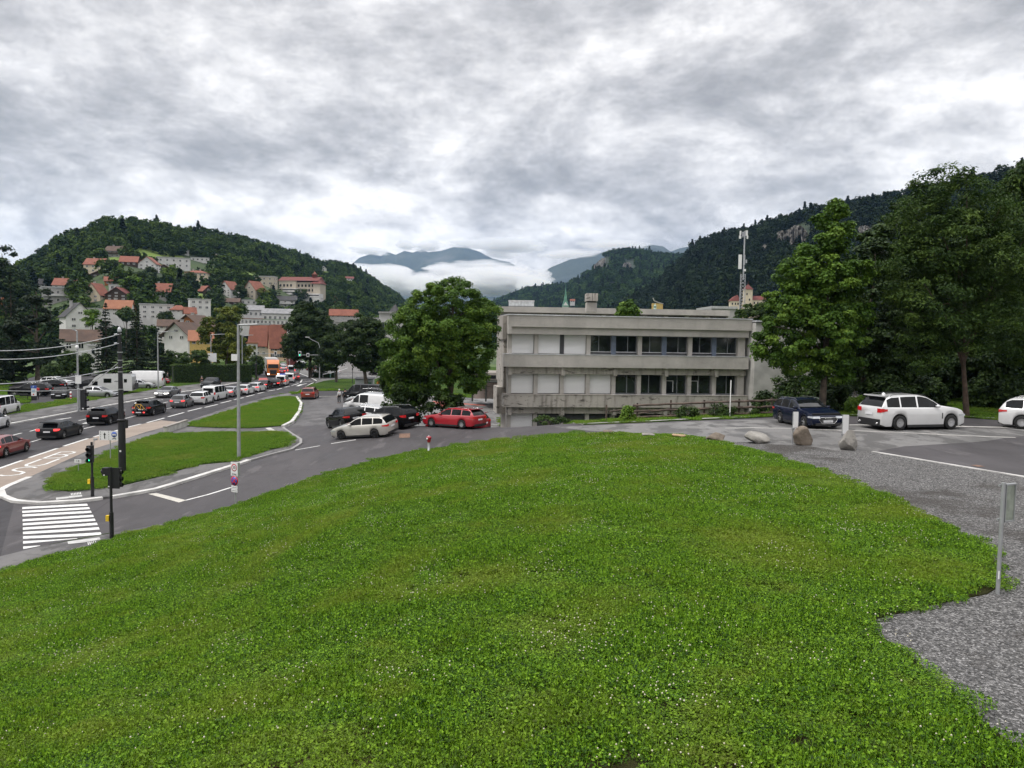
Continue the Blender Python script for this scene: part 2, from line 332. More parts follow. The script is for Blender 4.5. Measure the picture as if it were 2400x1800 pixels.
P_lot = PX([(960,1001),(930,975),(915,955),(900,925),(880,918),(794,919),(705,921),(693,926)])+PX(lot_in[::-1])+PX([(663,1004),(705,1041)])+PX([(800,1045)])
P_isl = PX([(695,931),(680,924),(693,921)])+PX(road_R[9:])+PX(isl_out)+PX(lot_in)
P_bus = PX([(-40,1113),(0,1098),(60,1076),(142,1049),(213,1027),(293,1004),(337,993),(378,985),(432,990),(343,1014),(279,1035),(206,1059),(69,1121),(23,1140),(2,1151),(-30,1190),(-60,1200)])
gA = [(108,1143),(128,1127),(195,1097),(252,1067),(295,1049),(380,1021),(499,1019),(629,1017),(666,1020),(684,1034),(675,1048),(629,1059),(560,1080),(537,1087),(457,1094),(389,1118),(286,1143),(160,1157),(119,1152)]
gB = [(438,1002),(492,982),(560,961),(629,940),(659,934),(690,933),(701,949),(697,968),(680,990),(660,1001),(606,1006),(537,1006),(469,1004)]
P_pavL = PX(road_L[:10])+PX([(598,889),(590,884),(537,892),(474,900),(375,912),(275,930),(183,946),(4,977),(-80,995)])
P_parkL = PX([(-40,962),(32,955),(183,933),(215,926),(279,921),(365,897),(368,884),(300,878),(150,874),(90,880),(20,906),(28,928),(75,932),(70,944),(-40,952)])
P_gravel = PX([(1600,1030),(1700,1034),(1800,1040),(1900,1046),(1962,1056),(2042,1058),(2200,1085),(2400,1117)])+[(30,14),(24,2),(12,-6)]+[(4.2,4.2),(5.9,7.6)]+PX([(2400,1768),(2289,1682),(2143,1546),(2062,1493),(2039,1455),(2177,1420),(2313,1393),(2347,1372),(2324,1296),(2267,1261),(2185,1219),(2062,1161),(1946,1111),(1811,1070),(1700,1042)])
P_low = PX([(0,1307),(114,1279),(266,1251),(389,1229),(499,1204)])+PX([(412,1226),(275,1258),(263,1268),(137,1302),(46,1330),(0,1343)])+[(-22,24),(-24,27)]
lawn_edge = [(0,1343),(46,1330),(137,1302),(263,1268),(275,1258),(412,1226),(499,1204),(640,1156),(743,1119),(832,1094),(900,1076),(969,1060),(1061,1048),(1129,1037),(1240,1030),(1300,1024),(1339,1018),(1483,1018),(1621,1024),(1700,1042),(1811,1070),(1946,1111),(2062,1161),(2185,1219),(2267,1261),(2324,1296),(2347,1372),(2313,1393),(2177,1420),(2039,1455),(2062,1493),(2143,1546),(2289,1682),(2400,1768)]
P_lawn = PX(lawn_edge)+[(5.9,7.6),(4.2,4.2),(-8,4.2),(-14,12)]
P_link = PX([(640,945),(680,925),(740,917),(900,914),(900,928),(794,930),(700,932)])
P_square = PX([(755,866),(705,864),(702,874),(730,884),(743,892),(738,900),(760,893),(800,888),(905,888),(1010,884),(1010,862),(880,862)])
P_court = [(-22,60.5),(-12,61),(-6.5,60),(-1.2,62),(-1.5,66),(-1.5,110),(-8,150),(-30,150),(-26,100)]
P_court = [(-7.0,62),(-2.6,62),(-1.2,64.5),(-1.4,118),(-26,118),(-16,84)]
P_fpath = PX([(969,992),(914,957),(900,935),(890,921),(905,921),(930,945),(960,968),(985,990)])
P_red = [(-8,96),(-3.6,96),(-3.6,108),(-10,108)]
REG = [ # name, polygon, lift, material, later ones win
 ('verge', None, .06, M_turf), ('road', P_road, 0, M_road), ('parking_area', P_lot, .0, M_lot), ('access_lane', P_link, 0, M_road),
 ('side_road', P_side, 0, M_side), ('plateau_road', PX([(1300,1000),(1500,993),(1640,988),(1800,981),(1985,999),(2380,1005),(2480,1010),(2300,1035),(2120,1046),(2040,1060),(1962,1057),(1900,1047),(1800,1041),(1700,1035),(1621,1023),(1483,1017),(1390,1010)]), 0, M_plateau), ('pavement', P_pavL, .12, M_pave), ('car_park', P_parkL, 0, M_road), ('bus_lane', P_bus, 0, M_bus),
 ('island_pavement', P_isl, .11, M_pave), ('turf_strip', PX(gA), .16, M_turf), ('turf_patch', PX(gB), .16, M_turf),
 ('near_pavement', P_low, .05, M_pave), ('gravel_ground', P_gravel, .0, M_gravel), ('lawn_ground', P_lawn, .02, M_under), ('square', P_square, .05, M_plateau), ('courtyard', P_court, .02, M_plateau), ('footpath', P_fpath, .03, M_side)]
def inside(poly, X, Y):
    p = np.array([q[:2] for q in poly]); r = np.zeros(X.shape, bool); n = len(p)
    for i in range(n):
        x1, y1 = p[i]; x2, y2 = p[(i+1) % n]
        if y1 == y2: continue
        c = ((y1 > Y) != (y2 > Y)) & (X < (x2-x1)*(Y-y1)/(y2-y1)+x1); r ^= c
    return r
X0, X1, Y0, Y1 = -110, 64, -12, 300
REGT = {}
def build_near():
    vs = []; es = []
    def addv(p): vs.append(Vector(p)); return len(vs)-1
    b = dens([(X0,Y0),(X1,Y0),(X1,Y1),(X0,Y1)], 6)
    i0 = len(vs); [addv(p) for p in b]; es += [(i0+i, i0+(i+1) % len(b)) for i in range(len(b))]
    for nm, poly, lift, m in REG:
        if poly is None: continue
        q = dens(poly, 1.2 if nm not in ('square', 'road') else 2.0); q = [(min(max(a, X0+.5), X1-.5), min(max(c, Y0+.5), Y1-.5)) for a, c in q]
        i0 = len(vs); [addv(p) for p in q]; es += [(i0+i, i0+(i+1) % len(q)) for i in range(len(q))]
    y = Y0+1
    while y < Y1-1:
        st = 1.3 if y < 70 else (2.5 if y < 130 else 5); x = X0+1
        while x < X1-1:
            s2 = st if -40 < x < 30 else max(st, 3); addv((x+random.uniform(-.1, .1), y+random.uniform(-.1, .1))); x += s2
        y += st
    V, E, F, *_ = delaunay_2d_cdt(vs, es, [], 0, 1e-4)
    V = np.array([tuple(a) for a in V]); F = np.array([f for f in F if len(f) == 3]); Z = hnear(V[:, 0], V[:, 1])
    c = V[F].mean(1); reg = np.zeros(len(F), int)
    for k, (nm, poly, lift, m) in enumerate(REG):
        if poly is not None: reg[inside(poly, c[:, 0], c[:, 1])] = k
    lifts = np.array([r[2] for r in REG])
    edge = {}
    for fi, f in enumerate(F):
        for j in range(3):
            a, b2 = f[j], f[(j+1) % 3]; edge.setdefault((min(a, b2), max(a, b2)), []).append((fi, a, b2))
    for k, (nm, poly, lift, m) in enumerate(REG):
        sel = F[reg == k]
        if not len(sel): print('EMPTY', nm); continue
        ids, inv = np.unique(sel, return_inverse=True); inv = inv.reshape(sel.shape)
        P3 = np.c_[V[ids], Z[ids]+lift]; fs = [tuple(f) for f in inv]; P3 = [tuple(p) for p in P3]
        mp = {a: i for i, a in enumerate(ids)}
        REGT[nm] = np.array(P3)[inv]
        for fi in np.nonzero(reg == k)[0]:
            f = F[fi]
            for j in range(3):
                a, b2 = f[j], f[(j+1) % 3]; l = edge[(min(a, b2), max(a, b2))]
                o = [x for x in l if x[0] != fi]
                if o and lifts[reg[o[0][0]]] < lift-1e-4:
                    ol = lifts[reg[o[0][0]]]; n = len(P3)
                    P3 += [(V[a][0], V[a][1], Z[a]+ol), (V[b2][0], V[b2][1], Z[b2]+ol)]
                    fs.append((mp[a], n, n+1, mp[b2]))
        me = bpy.data.meshes.new(nm); me.from_pydata(P3, [], fs); me.materials.append(m); me.polygons.foreach_set('use_smooth', [len(f) == 3 for f in fs]); me.update()
        o = bpy.data.objects.new(nm, me); COL.objects.link(o); o['kind'] = 'structure'
build_near()
# the far ground and the hills: real terrain sheets
def m_far():
    t = NT('valley ground'); n = t.noise(.012, 6, .6); c = t.ramp(n, [(.35, (.03,.055,.014)), (.6, (.06,.10,.02)), (.75, (.12,.12,.11))]); t.col(c); t.rough(.95); return t.m
def m_hill(name, a, b):
    t = NT(name); c = t.ramp(t.noise(.02, 7, .65), [(.35, a), (.65, b)]); t.col(c); t.rough(.95); return t.m
M_far = m_far(); M_hillG = m_hill('hill gardens', (.018,.034,.010), (.045,.075,.018)); M_mead = m_hill('bright meadow grass', (.09,.14,.022), (.13,.19,.03)); M_hillD = m_hill('hill woodland floor', (.012,.022,.010), (.022,.036,.014))
def m_cliff():
    t = NT('limestone cliff'); c = t.ramp(t.noise(.09, 8, .7, t.map((1,1,.35))), [(.4, (.07,.068,.06)), (.52, (.2,.185,.165)), (.7, (.36,.335,.3))]); t.col(c); t.rough(.9); t.bump(t.noise(.3, 8, .7), 1, 3); return t.m
M_cliff = m_cliff()
def far_ground():
    rr = np.r_[np.arange(4, 60, 8), np.geomspace(60, 9500, 60)]; aa = np.radians(np.arange(0, 360, 2.5)); n, k = len(rr), len(aa)
    X = rr[:, None]*np.sin(aa)[None]; Y = 20+rr[:, None]*np.cos(aa)[None]; Z = hnear(X, Y)
    ins = (X > X0-8) & (X < X1+8) & (Y > Y0-8) & (Y < Y1+8); Z = np.where(ins, Z-1.6, Z-.15)
    V = np.stack([X, Y, Z], -1).reshape(-1, 3); V = np.r_[V, [[0, 20, hnear(np.array([0.]), np.array([20.]))[0]-1.6]]]
    f = [(i*k+j, (i+1)*k+j, (i+1)*k+(j+1) % k, i*k+(j+1) % k) for i in range(n-1) for j in range(k)]
    me = npmesh('ground', V, np.array(f), M_far, smooth=True); o = bpy.data.objects.new('ground', me); COL.objects.link(o); struct(o)
    me2 = npmesh('x', V[:3], np.array([[0,1,2]]), M_far) ; bpy.data.meshes.remove(me2)
far_ground()
def hill_mesh(name, u0, u1, du, mt, y1):
    fn = HILLS[name][0]; us = np.arange(u0, u1, du); ts = np.r_[np.linspace(0, 1, 40), [1.1, 1.25, 1.5, 1.9]]; V = []
    for u in us:
        v, D, F0 = fn(u)
        for t in ts: y = F0+(D-F0)*t; V.append(((u-1200)/FPX*y, y, 0))
    V = np.array(V); V[:, 2] = np.maximum(hill_h(name, V[:, 0], V[:, 1]), -6); k = len(ts)
    f = [(i*k+j, (i+1)*k+j, (i+1)*k+j+1, i*k+j+1) for i in range(len(us)-1) for j in range(k-1)]
    me = npmesh(name, V, np.array(f), mt, smooth=True); o = bpy.data.objects.new('hill', me); COL.objects.link(o); struct(o); return o
hill_mesh('hill_left', -500, 1045, 12, M_hillG, 0); hill_mesh('hill_middle', 1080, 1800, 10, M_hillD, 0); hill_mesh('hill_right', 1395, 3200, 14, M_hillD, 0)
# ------------------------------------------------------------------ painted markings and kerbs
def lift_at(x, y):
    l = 0
    for nm, poly, lf, m in REG:
        if poly is not None and inside(poly, np.array([x]), np.array([y]))[0]: l = lf
    return l
def strip_mb(mb, pts, wd, z=.012, mi=0, step=.8, lift=None):
    q = dens(pts, step, False); n = len(q); vs = []
    for i in range(n):
        a, b = Vector(q[max(i-1, 0)]), Vector(q[min(i+1, n-1)]); d = (b-a).normalized(); s = Vector((-d.y, d.x))*wd/2; p = Vector(q[i])
        for e in (p+s, p-s): vs.append((e.x, e.y, h(e.x, e.y)+z+(lift or 0)))
    return mb.add(vs, [(2*i+1, 2*i+3, 2*i+2, 2*i) for i in range(n-1)], mi)
def quad_mb(mb, pts, z=.012, n=6, mi=0):
    a, b, c, d = [Vector(p[:2]) for p in pts]; vs = []
    for i in range(n+1):
        for p, q in ((a, b), (d, c)):
            e = p.lerp(q, i/n); vs.append((e.x, e.y, h(e.x, e.y)+z))
    return mb.add(vs, [(2*i, 2*i+2, 2*i+3, 2*i+1)[::-1] for i in range(n)], mi)
def polyline_len(q): return sum((Vector(q[i+1])-Vector(q[i])).length for i in range(len(q)-1))
def at_len(q, s):
    for i in range(len(q)-1):
        l = (Vector(q[i+1])-Vector(q[i])).length
        if s <= l: return tuple(Vector(q[i]).lerp(Vector(q[i+1]), s/l))
        s -= l
    return q[-1]
def dashes(mb, pts, wd, on, off, start=0):
    L = polyline_len(pts); s = start
    while s < L-on*.5:
        strip_mb(mb, [at_len(pts, min(s+on*k/3, L)) for k in range(4)], wd); s += on+off
mk = MB()
E_bus = PX([(69,1122),(206,1060),(279,1036),(343,1015),(435,991),(499,969),(537,956),(629,931),(693,920),(718,906),(735,897)])
strip_mb(mk, E_bus, .22)
E_mid = PX([(-40,1113),(0,1098),(51,1075),(130,1048),(206,1029),(300,1003),(385,980),(400,975)])
E_mid = PX([(-40,1110),(20,1085),(51,1073),(151,1044),(206,1029),(320,998),(385,980),(430,968),(520,943),(600,925),(680,908),(700,898),(708,890)])
for a, b in (((-30,1108),(53,1079)),((69,1073),(135,1051)),((149,1046),(206,1028)),((220,1024),(278,1008)),((293,1003),(330,994)),((344,991),(385,980)),((394,977),(431,967)),((440,964),(473,956)),((480,955),(510,948)),((517,945),(542,939)),((548,937),(571,932)),((577,930),(597,925)),((603,923),(620,919)),((627,917),(644,914)),((649,913),(661,910)),((666,908),(679,905)),((683,904),(700,899)),((704,897),(708,890))): strip_mb(mk, PX([a, b]), .24)
E_l2 = PX([(-40,1058),(66,1038),(98,1028),(215,1002),(310,978),(385,959),(440,945)]); strip_mb(mk, [E_l2[0], E_l2[1]], .14)
for a, b in (((66,1038),(98,1029)),((188,1007),(222,999)),((293,981),(330,972)),((385,959),(418,953))): strip_mb(mk, PX([a, b]), .16)
for a, b in (((27,1021),(51,1015)),((70,1011),(93,1005)),((154,993),(168,990)),((184,986),(203,982)),((282,962),(295,961)),((381,945),(393,942))): strip_mb(mk, PX([a, b]), .16)
# lane arrows
for (a, b, c, d) in (((105,992),(137,984),(126,984),(167,979)), ((198,993),(213,989),(205,989),(222,985)), ((352,941),(362,939),(357,938),(382,937))):
    strip_mb(mk, PX([a, b]), .5); strip_mb(mk, PX([b, d]), .2); strip_mb(mk, PX([c, ((b[0]+d[0])/2, (b[1]+d[1])/2)]), .35)
strip_mb(mk, PX([(697,905),(708,901)]), .5); strip_mb(mk, PX([(706,902),(719,899)]), .25)
for k in range(4): strip_mb(mk, PX([(700+k*11,891),(706+k*11,891)]), .45)
strip_mb(mk, PX([(693,897),(740,893)]), .2)
for l in ([(592,884),(588,872),(596,867),(612,862)], [(603,885),(598,877),(604,869),(618,862)], [(702,875),(718,881),(738,890),(743,893)]): strip_mb(mk, PX(l), .25)
o = mk.obj('road_markings', M_white); struct(o)
mk = MB()
L1 = [(52.2,1189),(52.2,1198),(52.7,1206.5),(53,1217.5),(53.4,1227),(53.6,1237),(53.8,1247),(54,1257.5),(54,1269),(54.3,1281.5)]
R1 = [(204,1181),(209,1189),(213,1197.5),(218,1207),(222,1216),(227,1225.5),(231.5,1236),(236,1248),(180,1262),(93,1279)]
for i, (a, b) in enumerate(zip(L1, R1)):
    t = 4.6+.35*i*.5; t2 = t*1.0; quad_mb(mk, PX([a, b, (b[0]+2, b[1]+(t if i < 8 else .8)), (a[0], a[1]+t2)]))
o = mk.obj('zebra_crossing', M_white); struct(o)
mk = MB(); E_k = PX([(0,1307),(57,1293),(114,1279),(185,1266),(256,1252)]); strip_mb(mk, E_k, .14, .02)
for a, b in (((457,1094),(455,1094)),): pass
strip_mb(mk, PX([(486,1160),(541,1143)]), .16); strip_mb(mk, PX([(435,1173),(486,1160)]), .16)
strip_mb(mk, PX([(692,1055),(750,1045)]), .16); strip_mb(mk, PX([(776,1040),(834,1031)]), .16); strip_mb(mk, PX([(905,1021),(923,1018)]), .14)
o = mk.obj('side_road_markings', M_white); struct(o)
mk = MB(); quad_mb(mk, PX([(347,1158),(367,1156),(437,1173),(419,1178)])); o = mk.obj('stop_bar_marking', M_cream); struct(o)
mk = MB()   # tactile guides and their ribs, white plates at the kerb
for q in ([(131,1172),(161,1169),(162,1173),(132,1177)], [(161,1168),(192,1165),(193,1169),(163,1173)], [(158,1273),(195,1268),(198,1275),(160,1279)], [(195,1268),(233,1263),(236,1268),(198,1275)]): quad_mb(mk, PX(q), .125 if q[0][1] < 1200 else .07, 3, 0)
for k in range(7):
    a = 166+k*3.6; quad_mb(mk, PX([(a,1161.5-k*.4),(a+1.8,1161.3-k*.4),(a+2.5,1166-k*.4),(a+.8,1166.2-k*.4)]), .125, 1, 1)
    a = 205+k*4.4; quad_mb(mk, PX([(a,1275-k*.7),(a+2.2,1274.6-k*.7),(a+3.6,1281-k*.9),(a+1.4,1281.4-k*.9)]), .07, 1, 1)
o = mk.obj('tactile_paving', [mat('tactile plate', (.42,.42,.41), .7), M_white]); struct(o)
def kerb(name, px, w_=.17, top=.125, m=None, world=False):
    pts = px if world else PX(px); q = dens(pts, 1.0, False); n = len(q); vs = []
    for i in range(n):
        a, b = Vector(q[max(i-1, 0)]), Vector(q[min(i+1, n-1)]); d = (b-a).normalized(); s = Vector((-d.y, d.x)); p = Vector(q[i]); z = h(p.x, p.y)
        for e, zz in ((-w_/2, -.1), (-w_/2, top), (w_/2, top), (w_/2, -.1)): vs.append((p.x+s.x*e, p.y+s.y*e, z+zz))
    fs = [(4*i+j, 4*i+j+1, 4*i+j+5, 4*i+j+4) for i in range(n-1) for j in range(3)]+[(0,1,2,3), (4*n-1, 4*n-2, 4*n-3, 4*n-4)]
    mb = MB(); mb.add(vs, fs); o = mb.obj(name, m or M_kerb); return struct(o)
kerb('kerb', road_L[:10], .3); kerb('kerb', [(69,1122),(40,1134),(23,1141),(2,1152),(7,1166),(34,1177),(92,1182),(183,1177),(240,1170)], .34); kerb('kerb', [(263,1168),(366,1150),(499,1109),(547,1094),(583,1082)], .34, .14)
kerb('kerb', [(663,1004),(684,993),(702,968),(706,949),(695,933)], .3, .27); kerb('kerb', [(583,1082),(629,1069),(684,1055),(705,1041),(705,1032),(686,1020),(663,1004)], .2, .115, mat('dull kerb', (.24,.235,.23), .8))
kerb('kerb', [(2045,1059),(2200,1085),(2400,1118),(2480,1133)], .12, .03); kerb('kerb', [(2480,991),(2400,986),(2257,978),(2030,975),(1900,975),(1812,976),(1743,980),(1640,984),(1529,989),(1369,995),(1240,997),(1129,998)], .2, .09, M_concL)
kerb('kerb', [(1990,997),(2200,999),(2380,1003)], .3, .03, M_concL); kerb('kerb', [(1700,1004),(1760,1003),(1950,1008),(2110,1014),(2250,1021),(2380,1026)], .14, .015, M_concL)
kerb('kerb', [(700,932),(760,930),(800,929)], .2, .08, M_concL)
# lettering of the bus lane, read by the drivers coming towards us: B U S laid out along the lane
BL = PX([(-40,1139),(12,1118),(45,1104),(97,1084),(138,1068.5),(180,1053),(220,1039)])
def lane_pt(s, o):   # s metres along from the near end, o metres across (towards the road middle positive)
    a = Vector(at_len(BL, s)); b = Vector(at_len(BL, s+.3)); d = (b-a).normalized(); n = Vector((-d.y, d.x)); return (a.x+n.x*o, a.y+n.y*o)
def s_at(u, v):
    p = Vector(Gn(u, v)[:2]); best = min(np.arange(0, polyline_len(BL), .1), key=lambda s: (Vector(at_len(BL, s))-p).length); return best
mk = MB(); sS, sE = s_at(20,1111), s_at(116,1072)
tot = (s_at(164,1059)-s_at(20,1115)); g = tot/3.25
def letter(paths, s0):
    for path in paths: strip_mb(mk, [lane_pt(s0+a*g, (b-.5)*1.15) for a, b in path], .2, .014, step=.25)
s0 = s_at(20, 1115)
letter([[(.10,1),(0,.72),(0,.35),(.12,.04),(.32,.04),(.46,.35),(.54,.65),(.68,.96),(.88,.96),(1,.65),(1,.28),(.90,0)]], s0)
letter([[(1.0,0),(.25,0),(.05,.2),(0,.5),(.05,.8),(.25,1),(1.0,1)]], s0+1.12*g)
letter([[(0,1),(1,1),(1,.4),(.92,.12),(.76,.05),(.6,.15),(.52,.45),(.52,1)], [(.52,.45),(.44,.12),(.26,0),(.08,.12),(0,.4),(0,1)]], s0+2.24*g)
o = mk.obj('bus_lane_lettering', M_white); struct(o)
mk = MB(); quad_mb(mk, PX([(936,1017),(961,1016),(961,1026),(935,1027)]), .014, 3); o = mk.obj('drain_cover', mat('rusty plate', (.16,.095,.065), .75, var=.25, vs=8)); tag(o, 'rusty brown plate set in the side road behind the silver car', 'road plate')
mk = MB(); quad_mb(mk, PX([(2275,1091),(2290,1090),(2308,1094),(2293,1095)]), .014, 3); o = mk.obj('drain_cover', MATS['rusty plate']); tag(o, 'small rusty cover in the dark asphalt at the right edge of the photo', 'road plate')
mk = MB(); quad_mb(mk, [(-8,92),(-3.6,92),(-3.6,106),(-11,106)], .03, 8); o = mk.obj('red_court_surface', mat('red sports surface', (.35,.09,.06), .8)); struct(o)
# red surfaced waiting area beside the far lanes
mk = MB(); quad_mb(mk, PX([(607,886),(625,886),(629,890),(606,893)]), .02, 3); o = mk.obj('red_cycle_surface', mat('red lane surface', (.5,.12,.11), .7)); struct(o)
# ================================================================== VEGETATION
def m_leaf(name, dark, mid, light, trans=.25, scale=.6, inst=False, rough=.55):
    t = NT(name)
    if inst:
        oi = t.node('ShaderNodeObjectInfo'); f = oi.outputs['Random']; f = t.math('ADD', t.math('MULTIPLY', f, .5), t.math('MULTIPLY', t.ramp(t.noise(scale*2.5, 5, .6), [(.35, 0.), (.65, 1.)]), .5))
    else:
        a = t.node('ShaderNodeAttribute', attribute_name='tone'); f = t.math('ADD', t.math('MULTIPLY', a.outputs['Fac'], .75), t.math('MULTIPLY', t.noise(scale, 3), .25))
    c = t.ramp(f, [(.15, dark), (.5, mid), (.85, light)]); t.col(c); t.rough(rough); t.P.inputs['Specular IOR Level'].default_value = .06 if inst else .25
    tr = t.node('ShaderNodeBsdfTranslucent'); t.L.new(c, tr.inputs[0]); mx = t.node('ShaderNodeMixShader'); mx.inputs[0].default_value = trans
    out = [n for n in t.nt.nodes if n.type == 'OUTPUT_MATERIAL'][0]; t.L.new(t.P.outputs[0], mx.inputs[1]); t.L.new(tr.outputs[0], mx.inputs[2]); t.L.new(mx.outputs[0], out.inputs[0]); return t.m
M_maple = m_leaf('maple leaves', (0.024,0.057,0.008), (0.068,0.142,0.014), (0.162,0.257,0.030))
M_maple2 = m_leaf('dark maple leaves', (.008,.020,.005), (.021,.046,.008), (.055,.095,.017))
M_ash = m_leaf('ash leaves', (.013,.032,.006), (.038,.078,.012), (.095,.15,.024))
M_yel = m_leaf('yellowing leaves', (.035,.06,.006), (.095,.125,.014), (.20,.22,.035))
M_lime = m_leaf('fresh green leaves', (.05,.10,.01), (.10,.19,.015), (.17,.27,.03))
M_conif = m_leaf('conifer needles', (.006,.014,.007), (.013,.028,.011), (.028,.048,.018), .08)
M_bush = m_leaf('bush leaves', (0.016,0.034,0.007), (0.034,0.069,0.011), (0.069,0.115,0.021))
M_bark = mat('bark', (.075,.06,.045), .9, var=.35, vs=4, bump=.5, bs=14)
M_barkr = mat('reddish pine bark', (.075,.05,.036), .9, var=.3, vs=3, bump=.5, bs=14)
M_hilltree = m_leaf('hill tree foliage', (.010,.024,.006), (.028,.056,.010), (.075,.118,.02), .12, .01, inst=True)
M_hilltreeD = m_leaf('dark hill tree foliage', (.005,.012,.005), (.011,.024,.009), (.028,.048,.014), .1, .008, inst=True)
M_conifI = m_leaf('far conifer foliage', (.005,.011,.006), (.010,.020,.009), (.02,.034,.013), .05, .01, inst=True)
def leaf_quads(C, N, size, rng, tone, asp=1.0):
    """C centres, N outward directions -> verts/faces of tilted quads"""
    n = len(C); N = N+rng.normal(0, .45, (n, 3)); N /= np.linalg.norm(N, axis=1, keepdims=True)
    r = rng.normal(0, 1, (n, 3)); A = np.cross(N, r); A /= np.linalg.norm(A, axis=1, keepdims=True); B = np.cross(N, A)
    s = (size*rng.uniform(.6, 1.3, n))[:, None]*.5; sA, sB = A*s, B*s*asp
    V = np.stack([C-sA*.9, C-sB*.75+N*s*.25, C+sA*1.1, C+sB*.75+N*s*.25], 1).reshape(-1, 3)
    return V, np.arange(4*n).reshape(-1, 4), np.repeat(tone, 4)
def set_tone(me, tone):
    a = me.attributes.new('tone', 'FLOAT', 'POINT'); a.data.foreach_set('value', np.asarray(tone, dtype=np.float32))
def crown_mesh(name, ells, mt, nclump, nleaf, size, cr, seed, flat=.6, up=.5, asp=1.0):
    rng = np.random.default_rng(seed); E = np.array(ells, float); vol = E[:, 3]*E[:, 4]*E[:, 5]; vol /= vol.sum(); Cc = []; 
    k = 0
    while len(Cc) < nclump and k < nclump*12:
        k += 1; e = E[rng.choice(len(E), p=vol)]; d = rng.normal(0, 1, 3); d /= np.linalg.norm(d); rr = rng.uniform(.78, 1.05) if rng.random() < .72 else rng.uniform(.2, .8)
        p = e[:3]+d*e[3:]*rr
        deep = (((p-E[:, :3])/E[:, 3:])**2).sum(1).min()
        if deep < .3 and rng.random() < .8: continue
        Cc.append(p)
    Cc = np.array(Cc); n = len(Cc); ct = rng.uniform(0, 1, n)
    idx = rng.integers(0, n, nclump*nleaf); m = len(idx)
    D = rng.normal(0, 1, (m, 3)); D[:, 2] = D[:, 2]+up; D /= np.linalg.norm(D, axis=1, keepdims=True)
    rad = (cr*rng.uniform(.55, 1.25, n))[idx][:, None]*np.array([[1, 1, flat]])*rng.uniform(.35, 1.05, (m, 1))
    C = Cc[idx]+D*rad; out = C-E[:, :3].mean(0); out /= np.linalg.norm(out, axis=1, keepdims=True)
    N = D*.7+out*.35+np.array([[0, 0, .5]])
    V, F, T = leaf_quads(C, N, size, rng, np.clip(ct[idx]*.6+rng.uniform(0, .4, m)+.12*out[:, 2]*0, 0, 1), asp)
    me = npmesh(name, V, F, mt); set_tone(me, T); return me, Cc
def limbs_mb(base, top, r0, targets, rng, ntr=10):
    mb = MB(); b, t = Vector(base), Vector(top); pts = []; rs = []
    for i in range(7):
        f = i/6; p = b.lerp(t, f)+Vector((rng.normal(0, .06), rng.normal(0, .06), 0))*(t-b).length*.12*(0 < i < 6); pts.append(p); rs.append(r0*(1.25 if i == 0 else 1-.8*f))
    pts[0].z -= .5; mb.tube(pts, rs, 10)
    tg = list(targets); random.shuffle(tg)
    for q in tg[:ntr]:
        q = Vector(q); f = rng.uniform(.3, .9); i = int(f*6); s = pts[i].lerp(pts[min(i+1, 6)], f*6-i)
        if q.z < s.z-.5: continue
        mid = s.lerp(q, .5)+Vector((0, 0, (q-s).length*.12)); mb.tube([s, s.lerp(mid, .6), mid, q], [r0*(1-.8*f)*.6, r0*.3*(1-.5*f), r0*.18, .02], 6)
    return mb
def px_ell(u, v, ru, rv, d, dd=0, rd=None):
    p = at_y(u, v, d+dd); k = (d+dd)/FPX; return (p.x, p.y, p.z, ru*k, (rd or min(ru, rv)*1.0)*k, rv*k)
def tree(label, base, d, ells, mt, nclump=140, nleaf=110, size=.24, cr=.75, r0=.22, top=None, group=None, bark=None, name='broadleaf_tree', z0=None, cat='tree', flat=.6, nl=10, asp=1.0, seed=None):
    seed = seed or int(base[0]*7+base[1]); b = at_y(base[0], base[1], d); z = float(H(np.array([b.x]), np.array([b.y]))[0]) if z0 is None else z0
    E = []
    for e in ells: q = px_ell(*e[:4], d, *(e[4:])); E.append((q[0]-b.x, q[1]-b.y, q[2]-z, *q[3:]))
    o = thing(name, label, cat, (b.x, b.y, z), 0, group)
    me, Cc = crown_mesh('crown', E, mt, nclump, nleaf, size, cr, seed, flat, asp=asp)
    c = bpy.data.objects.new('crown', me); COL.objects.link(c); c.parent = o
    rng = np.random.default_rng(seed); zt = max(e[2]+e[5]*.5 for e in E); te = max(E, key=lambda e: e[2])
    tp = (te[0], te[1], zt) if top is None else top
    limbs_mb((0,0,0), tp, r0, Cc, rng, nl).obj('trunk', bark or M_bark, o); return o
tree('large round maple with dense bright green crown standing behind the two red estate cars', (1046,985), 61,
     [(1060,742,84,88),(985,800,80,85),(1115,790,55,80),(1070,690,52,38),(945,850,50,50),(1090,860,55,45),(1020,865,60,60),(1140,745,34,45),(1000,715,50,40),(930,800,38,40),(1050,790,70,60),(1035,840,70,50),(1090,770,60,60),(985,870,50,40),(930,865,42,60),(955,915,48,45),(1110,880,40,40)], M_maple, 700, 210, .17, .52, .3, nl=14, flat=.75)
tree('tall maple with bright layered leaves in front of the blank wall behind the navy estate', (1925,960), 46,
     [(1945,540,42,60),(1905,630,62,60),(1950,650,80,70),(1845,720,62,52),(1935,770,95,75),(1835,810,60,48),(1860,650,40,40),(2010,690,40,70),(1960,505,25,30),(1800,770,38,30),(1960,860,70,40),(1880,870,50,35)], M_maple, 420, 190, .19, .5, .2, nl=14)
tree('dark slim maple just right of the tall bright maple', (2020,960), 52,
     [(2050,625,40,60),(2035,700,60,70),(2060,790,70,70),(2000,830,60,50),(2020,880,50,40)], M_maple2, 130, 130, .25, .6, .18)
